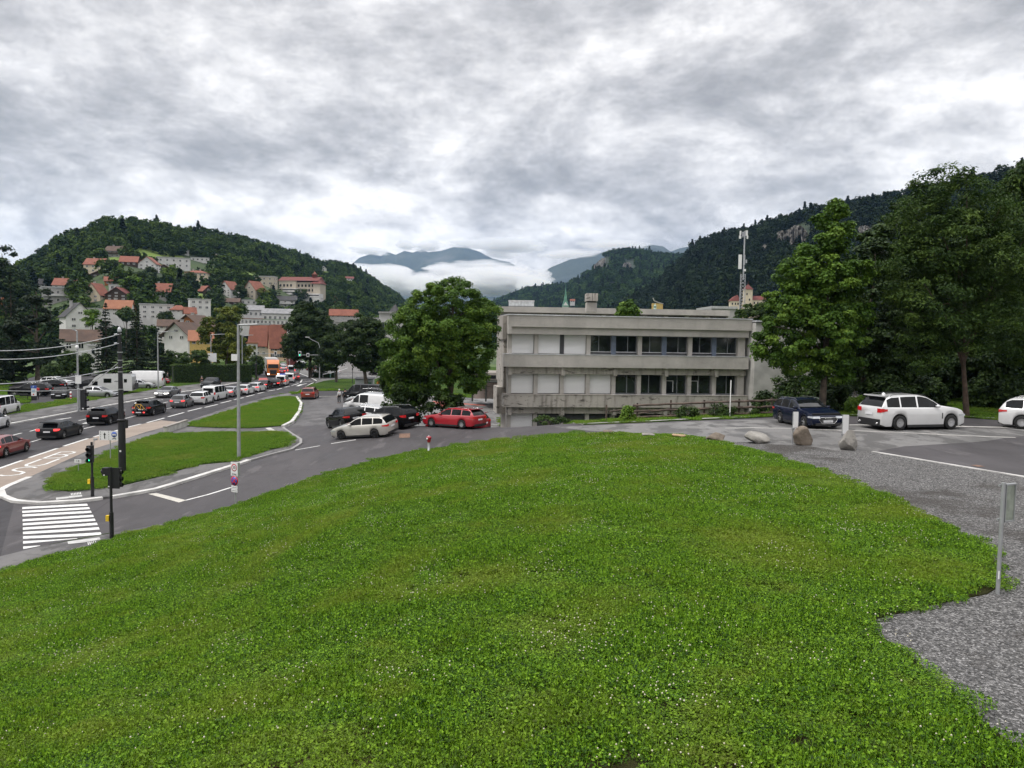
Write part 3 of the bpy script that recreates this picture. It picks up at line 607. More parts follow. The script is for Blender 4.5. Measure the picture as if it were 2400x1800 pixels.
tree('big ash with leaning forked trunk and feathery crown behind the white car', (2268,968), 45,
     [(2215,425,60,30),(2270,470,95,60),(2160,500,65,65),(2230,580,110,85),(2130,640,70,70),(2310,620,95,90),(2180,720,85,80),(2260,770,90,60),(2340,760,70,80),(2150,830,60,50)], M_ash, 420, 140, .22, .7, .16, name='ash_tree', asp=.55, nl=16, bark=M_barkr, top=(-1.0,0,9.0))
tree('tall dark tree cut by the right edge of the photo', (2420,965), 49,
     [(2400,480,50,90),(2430,620,80,110),(2370,540,50,60),(2400,770,80,90),(2440,430,50,60)], M_ash, 260, 140, .24, .75, .25, asp=.6)
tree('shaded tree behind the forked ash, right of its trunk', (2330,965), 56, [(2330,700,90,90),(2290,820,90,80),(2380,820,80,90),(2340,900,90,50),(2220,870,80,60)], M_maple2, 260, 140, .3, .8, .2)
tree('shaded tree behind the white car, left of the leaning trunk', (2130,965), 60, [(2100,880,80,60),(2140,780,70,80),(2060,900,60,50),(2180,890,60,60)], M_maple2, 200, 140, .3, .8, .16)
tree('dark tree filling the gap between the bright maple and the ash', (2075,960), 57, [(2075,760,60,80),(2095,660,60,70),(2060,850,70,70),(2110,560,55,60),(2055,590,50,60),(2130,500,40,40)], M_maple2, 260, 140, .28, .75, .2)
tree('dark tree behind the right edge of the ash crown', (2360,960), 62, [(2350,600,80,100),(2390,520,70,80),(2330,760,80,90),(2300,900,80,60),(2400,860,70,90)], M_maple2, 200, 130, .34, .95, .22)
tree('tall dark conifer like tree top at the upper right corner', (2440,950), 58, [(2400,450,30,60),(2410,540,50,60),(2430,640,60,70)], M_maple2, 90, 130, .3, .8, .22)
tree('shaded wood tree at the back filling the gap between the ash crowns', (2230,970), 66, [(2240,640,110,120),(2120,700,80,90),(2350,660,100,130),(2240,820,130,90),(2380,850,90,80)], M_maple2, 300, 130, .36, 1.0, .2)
tree('big full tree beside the right pavement next to the dark red container', (728,885), 170, [(725,775,54,52),(695,805,34,45),(762,805,32,45),(722,735,30,24),(735,840,52,32)], M_maple2, 260, 130, .45, 1.3, .4)
tree('rounded green tree left of the trunk that stands beside the litter hut', (788,890), 150, [(785,818,32,42),(792,780,24,26),(775,845,26,22)], M_maple2, 130, 130, .38, .95, .25)
tree('wide dark maple whose trunk rises beside the grey litter hut', (861,903), 132, [(850,790,46,45),(860,830,40,38),(825,825,26,38),(868,762,28,20),(885,845,22,30),(838,755,22,18),(855,810,50,50),(880,800,30,40)], M_maple2, 260, 130, .38, .95, .34)
tree('yellow green maple rising above the clipped hedge', (527,872), 152, [(525,750,38,30),(520,790,55,35),(550,820,38,30),(490,815,30,26),(500,770,30,30),(545,735,18,18),(515,835,38,20)], M_yel, 120, 100, .46, 1.0, .3)
tree('bright yellow green young tree beside the big white gabled house', (215,775), 240, [(214,745,16,18),(217,730,10,10)], M_lime, 30, 80, .5, 1.2, .25)
tree('small green treetop showing over the flat school roof', (1468,760), 82, [(1468,725,18,18),(1480,735,14,12),(1455,735,14,12)], M_maple, 34, 90, .3, .55, .12, z0=4)
tree('green tree at the foot of the lattice mast above the school roof', (1762,760), 100, [(1765,735,38,20),(1740,742,22,14),(1795,728,24,22)], M_bush, 70, 110, .3, .6, .12, z0=4)
tree('weeping willow behind the clipped hedge, left of the lamp with white boxes', (462,860), 135, [(465,842,20,18),(458,832,12,10)], M_bush, 30, 90, .35, .7, .15, name='willow_tree')
tree('second willow mound behind the clipped hedge beside the first', (432,862), 137, [(430,842,16,16),(422,850,14,10)], M_bush, 24, 90, .35, .7, .15, name='willow_tree')
def conifer(label, base, d, halfw, vtop, mt=M_conif, droop=.25, gap=.55, dens_=1.0, name='spruce_tree', group=None, bare=.06, irregular=.25, size=None, z0=None, mesh=None):
    b = at_y(base[0], base[1], d); z = float(H(np.array([b.x]), np.array([b.y]))[0]) if z0 is None else z0; Hh = at_y(base[0], vtop, d).z-z; Rr = halfw*d/FPX; rng = np.random.default_rng(int(base[0]*3+d))
    o = thing(name, label, 'tree', (b.x, b.y, z), 0, group); C = []; N = []; T = []; zz = bare*Hh; mb = MB(); mb.tube([(0,0,-.5),(0,0,Hh*.5),(0,0,Hh)], [Hh*.017, Hh*.010, .01], 8)
    while zz < Hh*.99:
        f = zz/Hh; R_ = Rr*(1-f)**.8*(1.0 if f > .12 else .8); nb = max(4, int(9*(1-f)+4))
        for k in range(nb):
            a = 2*PI*k/nb+rng.uniform(0, 1.2); L = R_*rng.uniform(1-irregular, 1.08); m = max(6, int(L*9*dens_)); s = np.sqrt(rng.uniform(.03, 1, m))*L
            lat = rng.normal(0, .12, m)*s+rng.normal(0, .06, m); x = s*math.cos(a)-lat*math.sin(a); y = s*math.sin(a)+lat*math.cos(a); q = zz-s*droop+.3*(s/L)**3*R_*.15+rng.normal(0, .07, m)
            C.append(np.stack([x, y, q], -1)); N.append(np.tile([.25*math.cos(a), .25*math.sin(a), 1.0], (m, 1))); T.append(np.full(m, rng.uniform(0, .5))+rng.uniform(0, .5, m)*(.3+.7*(s/L)))
            if k % 3 == 0 and f < .85: mb.tube([(0,0,zz),(L*.8*math.cos(a), L*.8*math.sin(a), zz-L*.8*droop-.05)], [.05, .015], 4)
        zz += gap*rng.uniform(.7, 1.2)
    V, F, T = leaf_quads(np.concatenate(C), np.concatenate(N), size or .38, rng, np.concatenate(T), .6)
    me = npmesh('crown', V, F, mt); set_tone(me, T); c = bpy.data.objects.new('crown', me); COL.objects.link(c); c.parent = o; mb.obj('trunk', M_bark, o); return o
conifer('dark blue green spruce left of the tall black pole behind the car park', (250,888), 141, 36, 708, size=.5, dens_=1.4)
conifer('broad dark spruce right of the tall black pole behind the white vans', (322,892), 138, 50, 712, size=.5, dens_=1.4, gap=.5)
conifer('lower dark fir on the right flank of the broad spruce', (372,888), 143, 32, 770, size=.5, dens_=1.4)
conifer('slim tall spruce near the left edge before the hill', (30,905), 125, 32, 640, size=.5, irregular=.4, dens_=1.2)
conifer('dark spruce cut by the left edge behind the car park', (-15,905), 118, 42, 680, size=.5, dens_=1.2)
tree('broad pine with flat layered boughs and see-through gaps behind the black cars', (88,900), 122, [(85,695,30,22),(75,740,42,18),(105,760,40,14),(60,790,45,16),(110,810,38,16),(80,850,52,22),(35,850,45,40),(40,760,30,30),(100,720,25,12)], M_conif, 130, 130, .4, .95, .35, name='pine_tree', flat=.35, nl=20)
tree('dark leafy tree at the left edge below the hill skyline', (20,760), 300, [(5,620,30,50),(25,665,35,40),(60,700,22,30),(0,700,50,40),(75,735,14,24)], M_maple2, 110, 90, 1.0, 2.4, .5)
def bush(label, u, v, d, ru, rv, mt=M_bush, n=50, nl=80, size=.22, cr=.45, group=None, name='bush', z0=None):
    b = at_y(u, v+rv, d); z = float(H(np.array([b.x]), np.array([b.y]))[0]) if z0 is None else z0; k = d/FPX; zc = at_y(u, v, d).z-z; top = zc+rv*k
    o = thing(name, label, 'bush', (b.x, b.y, z), 0, group); rng = random.Random(int(u*3+v))
    E = [(0, 0, top*.5, ru*k*.8, ru*k*.5, top*.5)]+[(rng.uniform(-.6, .6)*ru*k, rng.uniform(-.4, .4)*ru*k, top*rng.uniform(.3, .6), ru*k*.45, ru*k*.4, top*.38) for _ in range(4)]
    me, Cc = crown_mesh('foliage', E, mt, n, nl, size, cr, int(u+v), .8); c = bpy.data.objects.new('foliage', me); COL.objects.link(c); c.parent = o
    mb = MB(); 
    for q in list(Cc)[:8]: mb.tube([(0,0,-.2), (q[0]*.4, q[1]*.4, q[2]*.5), tuple(q)], [.05, .03, .01], 5)
    mb.obj('stem', M_bark, o); return o
bush('tall leafy bush hiding the foot of the big maple, left of its trunk', 965, 925, 60, 45, 65, M_maple2, 90, 120, .22, .5)
bush('dense bush at the lot fence above the black people carrier', 925, 885, 63, 32, 62, M_bush, 70, 110, .22, .5)
bush('dark low bush under the right side of the big maple', 1040, 960, 59, 48, 40, M_maple2, 70, 100, .2, .45)
bush('shrub with fine twigs growing up the blank concrete wall', 1850, 920, 52, 52, 50, M_bush, 80, 70, .18, .5)
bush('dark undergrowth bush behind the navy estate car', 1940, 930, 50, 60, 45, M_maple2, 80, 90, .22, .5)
bush('bright green bush between the navy estate and the white off-roader', 2008, 955, 47, 28, 24, M_lime, 40, 90, .16, .28)
for i, (u, ru, d) in enumerate(((2090,45,50),(2170,48,51),(2300,45,50),(2370,50,49),(2440,40,50),(1790,26,56))):
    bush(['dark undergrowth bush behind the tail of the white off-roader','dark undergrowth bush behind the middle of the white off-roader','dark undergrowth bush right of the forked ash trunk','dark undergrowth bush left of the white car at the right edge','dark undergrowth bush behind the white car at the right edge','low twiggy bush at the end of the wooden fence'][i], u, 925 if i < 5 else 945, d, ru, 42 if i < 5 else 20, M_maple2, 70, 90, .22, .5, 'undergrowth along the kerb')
for i, (u, v, ru, rv, d) in enumerate(((160,848,28,26,150),(200,852,18,24,152),(118,872,30,20,140),(560,858,22,24,160),(600,852,14,20,175),(395,845,26,20,150),(712,800,0,0,0))):
    if ru: bush(['green bush behind the car park below the big white house','second green bush right of the one below the big white house','dark bush behind the black parked cars','dark bush at the right end of the clipped hedge','bush before the pink houses','bush between the dark fir and the hedge'][i], u, v, d, ru, rv, M_bush, 60, 90, .4, .9)
def hedge(label, a, b, d1, d2, vt, th=1.6):
    p, q = at_y(*a, d1), at_y(*b, d2); z = hnear(np.array([p.x, q.x]), np.array([p.y, q.y])); hh = at_y(a[0], vt, d1).z-z[0]; L = (Vector(q[:2])-Vector(p[:2])).length
    o = thing('hedge', label, 'hedge', (p.x, p.y, z[0]), math.atan2(q.y-p.y, q.x-p.x)); rng = np.random.default_rng(5); n = int(L*hh*150)
    x = rng.uniform(0, L, n); fc = rng.random(n); top = fc < .35; y = np.where(top, rng.uniform(-th/2, th/2, n), np.where(fc < .9, -th/2, th/2))+rng.normal(0, .05, n); zc = np.where(top, hh, rng.uniform(0, hh, n))+rng.normal(0, .05, n)+.08*np.sin(x*1.3)*top
    N = np.where(top[:, None], [[0,0,1.]], [[0,-1.,.3]]); V, F, T = leaf_quads(np.stack([x, y, zc], -1), N, .22, rng, np.clip(rng.uniform(0, .6, n)+np.where(top, .45, 0), 0, 1))
    me = npmesh('foliage', V, F, M_bush); set_tone(me, T); c = bpy.data.objects.new('foliage', me); COL.objects.link(c); c.parent = o
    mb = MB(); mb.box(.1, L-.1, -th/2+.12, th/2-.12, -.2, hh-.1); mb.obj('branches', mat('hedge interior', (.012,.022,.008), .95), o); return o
hedge('long dark clipped hedge with flat top behind the lawn strip', (404,882), (588,888), 132, 140, 856)
hedge('low clipped hedge in front of the right car park by the trees', (735,878), (785,879), 172, 172, 873)
# ------------------------------------------------------------------ scattering (stuff only)
def scatter(name, templates, P, Rt, Sc, kind='stuff', pick=None):
    """one object whose points carry copies of unlinked template meshes"""
    me = bpy.data.meshes.new(name); me.vertices.add(len(P)); me.vertices.foreach_set('co', np.asarray(P, np.float32).ravel())
    a = me.attributes.new('rot', 'FLOAT_VECTOR', 'POINT'); a.data.foreach_set('vector', np.asarray(Rt, np.float32).ravel())
    a = me.attributes.new('scl', 'FLOAT_VECTOR', 'POINT'); a.data.foreach_set('vector', np.asarray(Sc, np.float32).ravel())
    pk = pick if pick is not None else RNG.integers(0, len(templates), len(P))
    a = me.attributes.new('pick', 'INT', 'POINT'); a.data.foreach_set('value', np.asarray(pk, np.int32))
    o = bpy.data.objects.new(name, me); COL.objects.link(o); o['kind'] = kind
    ng = bpy.data.node_groups.new(name, 'GeometryNodeTree'); ng.interface.new_socket('Geometry', in_out='INPUT', socket_type='NodeSocketGeometry'); ng.interface.new_socket('Geometry', in_out='OUTPUT', socket_type='NodeSocketGeometry')
    N, L = ng.nodes, ng.links; gi, go = N.new('NodeGroupInput'), N.new('NodeGroupOutput')
    def attr(n, t):
        q = N.new('GeometryNodeInputNamedAttribute'); q.data_type = t; q.inputs[0].default_value = n; return q.outputs[0]
    rv, sv, pv = attr('rot', 'FLOAT_VECTOR'), attr('scl', 'FLOAT_VECTOR'), attr('pick', 'INT')
    e2r = N.new('FunctionNodeEulerToRotation'); L.new(rv, e2r.inputs[0]); jn = N.new('GeometryNodeJoinGeometry')
    for i, t in enumerate(templates):
        oi = N.new('GeometryNodeObjectInfo'); oi.inputs[0].default_value = t
        if 'As Instance' in oi.inputs: oi.inputs['As Instance'].default_value = True
        cmp_ = N.new('FunctionNodeCompare'); cmp_.data_type = 'INT'; cmp_.operation = 'EQUAL'; L.new(pv, cmp_.inputs[2]); cmp_.inputs[3].default_value = i
        ip = N.new('GeometryNodeInstanceOnPoints'); L.new(gi.outputs[0], ip.inputs['Points']); L.new(cmp_.outputs[0], ip.inputs['Selection']); L.new(oi.outputs['Geometry'], ip.inputs['Instance'])
        L.new(e2r.outputs[0], ip.inputs['Rotation']); L.new(sv, ip.inputs['Scale']); L.new(ip.outputs[0], jn.inputs[0])
    L.new(jn.outputs[0], go.inputs[0]); md = o.modifiers.new('scatter', 'NODES'); md.node_group = ng; return o
def tmpl(name, me): return bpy.data.objects.new(name, me)   # never linked to the scene
def hill_tree_template(seed, mt, conif=False):
    rng = np.random.default_rng(seed)
    if conif:
        C = []; N = []
        for k in range(110):
            f = rng.uniform(0, 1)**.8; a = rng.uniform(0, 2*PI); r = (1-f)*.55*rng.uniform(.5, 1.05); C.append((r*math.cos(a), r*math.sin(a), .1+f*1.75)); N.append((math.cos(a)*.6, math.sin(a)*.6, .8))
        C, N = np.array(C), np.array(N); V, F, T = leaf_quads(C, N, .30, rng, rng.uniform(0, 1, len(C)))
    else:
        E = [(0,0,.85,.62,.62,.60)]+[(rng.uniform(-.35,.35), rng.uniform(-.35,.35), rng.uniform(.6,1.15), .36, .36, .32) for _ in range(5)]
        me, _ = crown_mesh('t', E, mt, 26, 12, .24, .24, seed, .85); return me
    me = npmesh('t', V, F, mt); set_tone(me, T); return me
TD = [tmpl('hill_tree', hill_tree_template(s, M_hilltree)) for s in (1,2,3)]+[tmpl('hill_tree', hill_tree_template(4, M_conifI, True))]
M_hilltreeM = m_leaf('mid distance hill foliage', (.010,.026,.008), (.026,.056,.014), (.07,.12,.03), .12, .006, inst=True)
TM = [tmpl('hill_tree', hill_tree_template(s, M_hilltreeM)) for s in (21,22)]+[tmpl('hill_tree', hill_tree_template(24, M_conifI, True))]
TR = [tmpl('hill_tree', hill_tree_template(s, M_hilltreeD)) for s in (11,12)]+[tmpl('hill_tree', hill_tree_template(14, M_conifI, True))]
MEADOW = [[(318,577),(345,580),(380,592),(425,600),(436,608),(420,611),(330,605),(318,598)], [(569,628),(585,630),(618,645),(618,656),(572,656)], [(745,634),(765,634),(792,643),(792,650),(758,648)],
          [(255,606),(285,603),(290,612),(258,612)], [(182,632),(200,630),(206,640),(186,642)], [(640,597),(662,604),(660,611),(640,603)], [(448,690),(475,690),(478,705),(452,705)]]
HOUSE_CLEAR = []
def meadows():
    for poly in MEADOW:
        n = 7; c = np.array(poly, float).mean(0); rings = [[tuple(c+(np.array(q)-c)*f) for q in dens(poly, 6)] for f in (1, .75, .5, .25)]; mb = MB(); V = []
        for r_ in rings:
            for q in r_: p = G(q[0], q[1]); V.append((p.x, p.y, p.z+.6))
        m_ = len(rings[0]); k = [len(r_) for r_ in rings]
        if len(set(k)) > 1: 
            rings = [[tuple(c+(np.array(q)-c)*f) for q in dens(poly, 6)] for f in (1,)]
            pts = dens(poly, 6); V = []
            for f in (1, .75, .5, .25):
                for q in pts: a = c+(np.array(q)-c)*f; p = G(a[0], a[1]); V.append((p.x, p.y, p.z+.6))
            m_ = len(pts)
        p = G(c[0], c[1]); V.append((p.x, p.y, p.z+.6)); fs = [(i*m_+j, i*m_+(j+1) % m_, (i+1)*m_+(j+1) % m_, (i+1)*m_+j) for i in range(3) for j in range(m_)]+[(3*m_+j, 3*m_+(j+1) % m_, 4*m_) for j in range(m_)]
        mb.add(V, fs, 0, True); struct(mb.obj('meadow', M_mead))
meadows()
def hill_forest(name, u0, u1, sp, templ, smin, smax, pcon, clear, tmax=1.12, t0=.0):
    fn = HILLS[name][0]; P = []; Rt = []; Sc = []; pk = []; rng = np.random.default_rng(len(name)*9)
    ys = []; y = 200.
    us_all = (1200+FPX*0)
    while y < 2900:
        x0, x1 = (u0-1200)/FPX*y, (u1-1200)/FPX*y; n = int((x1-x0)/sp); X = x0+(np.arange(n)+rng.uniform(-.45, .45, n))*sp; Y = y+rng.uniform(-.45, .45, n)*sp
        u = 1200+FPX*X/Y; v, D, F0 = fn(u); t = (Y-F0)/(D-F0); Z = hill_h(name, X, Y); ok = (t > t0) & (t < tmax) & (Z > -3.2)
        if ok.any():
            X, Y, Z, u = X[ok], Y[ok], Z[ok], u[ok]; vv = 790+ROLL*(u-1200)-(Z+4-CAMZ)/Y*FPX; k = np.ones(len(X), bool)
            for poly in clear: k &= ~inside(poly, u, vv)
            vb_ = 790+ROLL*(u-1200)-(Z-CAMZ)/Y*FPX; vt_ = vb_-(smin+smax)*.5*FPX/Y
            for (hu, hv, hw, hh, hd) in HOUSE_CLEAR: k &= ~((np.abs(u-hu) < hw*.52+2) & (vt_ < hv-.42*hh) & (vb_ > hv-hh) & (Y < hd+9))
            for a, b, c in zip(X[k], Y[k], Z[k]):
                s = rng.uniform(smin, smax); con = rng.random() < pcon; P.append((a, b, c-.5)); Rt.append((0, 0, rng.uniform(0, 6.28))); q = s*(1.15 if con else 1)*.5
                Sc.append((q*rng.uniform(.9, 1.25), q*rng.uniform(.9, 1.25), q)); pk.append(len(templ)-1 if con else rng.integers(0, len(templ)-1))
        y += sp
    o = scatter('forest', templ, P, Rt, Sc, pick=pk); print(name, len(P)); return o
# ================================================================== BUILDINGS
M_glass = mat('dark window glass', (.018,.022,.024), .08, var=.4, vs=.6, spec=.8)
M_frameW = mat('white window frame', (.62,.61,.59), .5, var=.06)
M_frameG = mat('grey metal frame', (.17,.18,.19), .5)
M_shut = mat('dark shutter', (.035,.04,.035), .7)
def m_tiles(name, a, b):
    t = NT(name); n = t.noise(.5, 6, .65); w_ = t.node('ShaderNodeTexWave', wave_type='BANDS', bands_direction='Z'); w_.inputs['Scale'].default_value = 1.4; w_.inputs['Distortion'].default_value = 1.5; t.L.new(t.pos, w_.inputs[0])
    c = t.ramp(n, [(.3, a), (.7, b)]); c = t.mix(.35, c, t.ramp(w_.outputs['Fac'], [(.1, .45), (.5, 1.)]), 'MULTIPLY'); t.col(c); t.rough(.85); return t.m
R_red = m_tiles('red clay tiles', (.17,.058,.038), (.27,.098,.062)); R_orange = m_tiles('orange clay tiles', (.25,.10,.055), (.34,.15,.085)); R_brown = m_tiles('brown tiles', (.07,.045,.035), (.12,.075,.055))
R_dark = m_tiles('dark slate tiles', (.03,.03,.033), (.06,.058,.06)); R_wine = m_tiles('wine red tiles', (.12,.035,.03), (.19,.055,.045)); R_grey = mat('grey sheet roof', (.2,.2,.205), .6, var=.15, vs=.8); R_flat = mat('light flat roof', (.38,.38,.38), .8, var=.12)
W_white = mat('white render', (.56,.55,.54), .85, var=.07, vs=.5); W_cream = mat('cream render', (.58,.50,.37), .85, var=.08, vs=.6); W_peach = mat('peach render', (.55,.38,.25), .85, var=.1, vs=.5)
W_beige = mat('beige render', (.42,.37,.30), .85, var=.1); W_wood = mat('dark timber cladding', (.045,.028,.018), .8, var=.3, vs=4); W_orange = mat('orange timber', (.36,.13,.04), .8, var=.2, vs=3); W_grey = mat('grey render', (.36,.35,.34), .85, var=.1, vs=.6); W_yel = mat('ochre render', (.5,.35,.12), .85, var=.1)
WIN = {}
def win_mesh(w_, h_, frame, shutters=False):
    k = (round(w_, 1), round(h_, 1), frame.name, shutters)
    if k not in WIN:
        mb = MB(); mb.box(-w_/2, w_/2, -.05, .02, 0, h_, 0); t = .09*min(1.4, w_)
        g = MB(); 
        for a, b, c, d in ((-w_/2, w_/2, 0, t), (-w_/2, w_/2, h_-t, h_), (-w_/2, -w_/2+t, t, h_-t), (w_/2-t, w_/2, t, h_-t), (-t*.4, t*.4, t, h_-t)): g.box(a, b, -.09, -.048, c, d, 0)
        if shutters: g.box(-w_/2-.5, -w_/2-.04, -.09, -.02, 0, h_, 1); g.box(w_/2+.04, w_/2+.5, -.09, -.02, 0, h_, 1)
        a, b = mb.obj('window', M_glass), g.obj('frame', [frame, M_shut]); WIN[k] = (a.data, b.data)
        bpy.data.objects.remove(a); bpy.data.objects.remove(b)
    return WIN[k]
def window(parent, x, y, z, w_, h_, face=0, frame=None, sh=False, fr=True):
    a, b = win_mesh(w_, h_, frame or M_frameW, sh); o = bpy.data.objects.new('window', a); COL.objects.link(o); o.parent = parent; o.location = (x, y, z); o.rotation_euler[2] = face
    if fr: f = bpy.data.objects.new('frame', b); COL.objects.link(f); f.parent = o
    return o
def house(label, u, vb, d, wpx, hpx, dep=.8, roof='x', rs=.42, rz=0, wall=W_white, rf=R_red, rows=2, cols=3, chim=1, over=.5, sh=False, cat='house', name='house', gwood=None, clear=True, side=2, balc=False, upper=None, fr=None, hip=.0, big=1.0):
    if d is None: p = G(u, vb); d = p.y
    else: p = at_y(u, vb, d)
    k = d/FPX; w_ = wpx*k; Ht = hpx*k; D = w_*dep; hw = Ht*(1-rs) if roof != 'flat' else Ht*.93; hr = Ht-hw
    rz = math.radians(rz)-math.atan2(p.x, p.y)*.9 ; fr = (wpx > 26) if fr is None else fr
    o = thing(name, label, cat, (p.x, p.y+D*.5, p.z), rz); mb = MB(); X, Y = w_/2, D/2; dn = -5
    mb.box(-X, X, -Y, Y, dn, hw, 0)
    if roof == 'x': mb.add([(-X,-Y,hw),(-X,Y,hw),(-X,0,hw+hr),(X,-Y,hw),(X,Y,hw),(X,0,hw+hr)], [(0,2,1),(3,4,5),(0,3,5,2),(1,2,5,4)], 1)
    if roof == 'y': mb.add([(-X,-Y,hw),(X,-Y,hw),(0,-Y,hw+hr),(-X,Y,hw),(X,Y,hw),(0,Y,hw+hr)], [(0,1,2),(3,5,4),(0,2,5,3),(1,4,5,2)], 1)
    mb.obj('wall', [wall, gwood or wall], o)
    rb = MB(); t = .22; e = over
    if roof == 'x':
        s = hr/Y if Y else 1
        for sg in (-1, 1): q = [(-X-e, sg*(Y+e), hw-e*s), (X+e, sg*(Y+e), hw-e*s), (X+e, 0, hw+hr), (-X-e, 0, hw+hr)]; rb.add([(a, b, c+.03) for a, b, c in q]+[(a, b, c+t+.03) for a, b, c in q], [(0,1,2,3),(7,6,5,4),(0,4,5,1),(1,5,6,2),(2,6,7,3),(3,7,4,0)])
    elif roof == 'y':
        s = hr/X
        for sg in (-1, 1): q = [(sg*(X+e), -Y-e, hw-e*s), (sg*(X+e), Y+e, hw-e*s), (0, Y+e, hw+hr), (0, -Y-e, hw+hr)]; rb.add([(a, b, c+.03) for a, b, c in q]+[(a, b, c+t+.03) for a, b, c in q], [(0,1,2,3),(7,6,5,4),(0,4,5,1),(1,5,6,2),(2,6,7,3),(3,7,4,0)])
    elif roof == 'hip':
        r = X*.35 if X > Y else 0.0; q = [(-X-e,-Y-e,hw),(X+e,-Y-e,hw),(X+e,Y+e,hw),(-X-e,Y+e,hw),(-r,0,hw+hr),(r,0,hw+hr)]
        rb.add(q+[(-X-e,-Y-e,hw-.25),(X+e,-Y-e,hw-.25),(X+e,Y+e,hw-.25),(-X-e,Y+e,hw-.25)], [(0,1,5,4),(1,2,5),(2,3,4,5),(3,0,4),(0,6,7,1),(1,7,8,2),(2,8,9,3),(3,9,6,0),(6,9,8,7)])
    else: rb.box(-X-e*.6, X+e*.6, -Y-e*.6, Y+e*.6, hw, Ht)
    r_ = rb.obj('roof', rf, o)
    if chim:
        for c in range(chim): MBc = MB(); cx = X*(-.35+.6*c); MBc.box(cx-.4, cx+.4, -.4+Y*.15, .4+Y*.15, hw+hr*.3, Ht+.9+.0*c); MBc.box(cx-.5, cx+.5, -.5+Y*.15, .5+Y*.15, Ht+.9, Ht+1.05); MBc.obj('chimney', W_grey, r_)
    fh = hw/max(rows, 1)*.98; wh = min(fh*.5, 1.6*big); ww = min(w_/(cols+1)*.62, 1.35*big)
    for r in range(rows):
        for c in range(cols): window(o, -X+w_*(c+.6)/(cols+.2), -Y-.02, fh*r+fh*.3, ww, wh, 0, None, sh, fr)
        for c in range(side):
            for sg in ((1,) if side > 0 else ()): window(o, sg*(X+.02), -Y+D*(c+.6)/(side+.2), fh*r+fh*.3, ww, wh, PI/2, None, sh, fr)
    if roof == 'y' and hr > 2.2: window(o, 0, -Y-.02, hw+hr*.15, ww*1.1, wh*.9, 0, None, False, fr)
    if balc:
        for r in range(1, rows): b = MB(); b.box(-X*.9, X*.9, -Y-1.3, -Y, fh*r-.05, fh*r+.12); b.box(-X*.9, X*.9, -Y-1.3, -Y-1.22, fh*r+.12, fh*r+1.0); b.obj('balcony', gwood or W_white, o)
    if clear: HOUSE_CLEAR.append((u, vb, wpx, hpx, d))
    return o
A = house
A('big white gabled house with dark roof and round attic window behind the pines', 160, 772, 262, 60, 62, 1.2, 'y', .5, 14, W_white, R_dark, 2, 2, 1)
A('low house with wide brown roof in front of the big white gabled house', 178, 826, 200, 80, 52, .6, 'x', .45, 0, W_white, R_brown, 1, 3, 0, balc=False)
A('narrow white building between the two spruces and the lamp', 214, 858, 172, 20, 50, 1.0, 'flat', .2, 0, W_white, R_flat, 2, 1, 0)
A('cream house with long orange roof above the dark spruce', 272, 740, 300, 56, 36, .6, 'x', .5, -12, W_white, R_orange, 2, 4, 1)
A('flat white apartment house with three storeys behind the broad spruce', 357, 748, 330, 72, 36, .6, 'flat', .2, 4, W_white, R_flat, 3, 4, 0)
A('long low white flat roofed block beside the cream house with the orange roof', 216, 742, 300, 54, 20, .5, 'flat', .2, 0, W_white, R_flat, 1, 4, 0)
A('grey flat roofed villa with projecting cream terraces below the red roofed pair', 128, 712, None, 66, 40, .6, 'flat', .2, -5, W_grey, R_flat, 2, 3, 0, balc=True)
A('white house with dark slate roof beside the red roofed white house at far left', 102, 674, None, 30, 20, .8, 'x', .6, 0, W_white, R_dark, 1, 2, 0)
A('white gabled house with red and brown roof right of the slate roofed one', 146, 678, None, 48, 26, .7, 'x', .6, -20, W_white, R_red, 1, 3, 1)
A('white hillside house with half red roof, highest on the left slope', 218, 639, None, 44, 34, .8, 'x', .42, -25, W_cream, R_red, 2, 3, 1)
A('brown timber chalet with wide eaves near the hill crest', 264, 602, None, 38, 26, .8, 'x', .45, -28, W_white, R_brown, 2, 3, 1, gwood=W_wood, balc=True)
A('small brown roofed hut below the white hillside house', 221, 649, None, 28, 14, .8, 'y', .55, 15, W_wood, R_brown, 1, 2, 0)
A('dark chalet with steep red roof left of the white house with arched gable', 297, 622, None, 38, 22, .8, 'x', .6, -10, W_wood, R_red, 1, 3, 0)
A('white house with red roof and arched gable beside the long modern white house', 343, 633, None, 40, 31, .8, 'y', .52, -18, W_white, R_red, 2, 3, 0)
A('long modern white flat roofed house under the bright meadow', 400, 627, None, 72, 24, .4, 'flat', .2, 6, W_white, R_flat, 2, 5, 0)
A('small chalet with red roof just below the long modern white house', 378, 634, None, 26, 14, .8, 'y', .6, 10, W_wood, R_wine, 1, 2, 0)
A('orange timber house with bright red roof in the trees left of the lime tree', 258, 668, None, 32, 19, .7, 'x', .5, 0, W_orange, R_red, 1, 3, 1)
A('cream house with big sweeping red roof and curved gable', 217, 708, None, 42, 44, .9, 'y', .6, -32, W_cream, R_red, 2, 2, 1)
A('black timber chalet with red roof and white window frames', 272, 704, None, 50, 30, .8, 'y', .55, -22, W_wood, R_wine, 2, 3, 1)
A('white modern house half hidden behind the black timber chalet', 272, 682, None, 40, 16, .6, 'flat', .2, 0, W_white, R_flat, 1, 3, 0)
A('square house with plain red pyramid roof among dark trees', 372, 700, None, 44, 36, .8, 'x', .52, -12, W_grey, R_red, 2, 2, 1)
A('cream villa with shallow red roof on the right of the meadow', 456, 657, None, 50, 24, .6, 'hip', .25, -8, W_cream, R_red, 2, 5, 2)
A('small red roofed house left of the white gabled pair', 476, 690, None, 27, 20, .9, 'y', .6, 35, W_wood, R_red, 1, 1, 0)
A('white flat house with red brick coloured side above the brown roofs', 461, 727, 345, 46, 27, .7, 'flat', .2, 8, W_white, R_flat, 2, 3, 0)
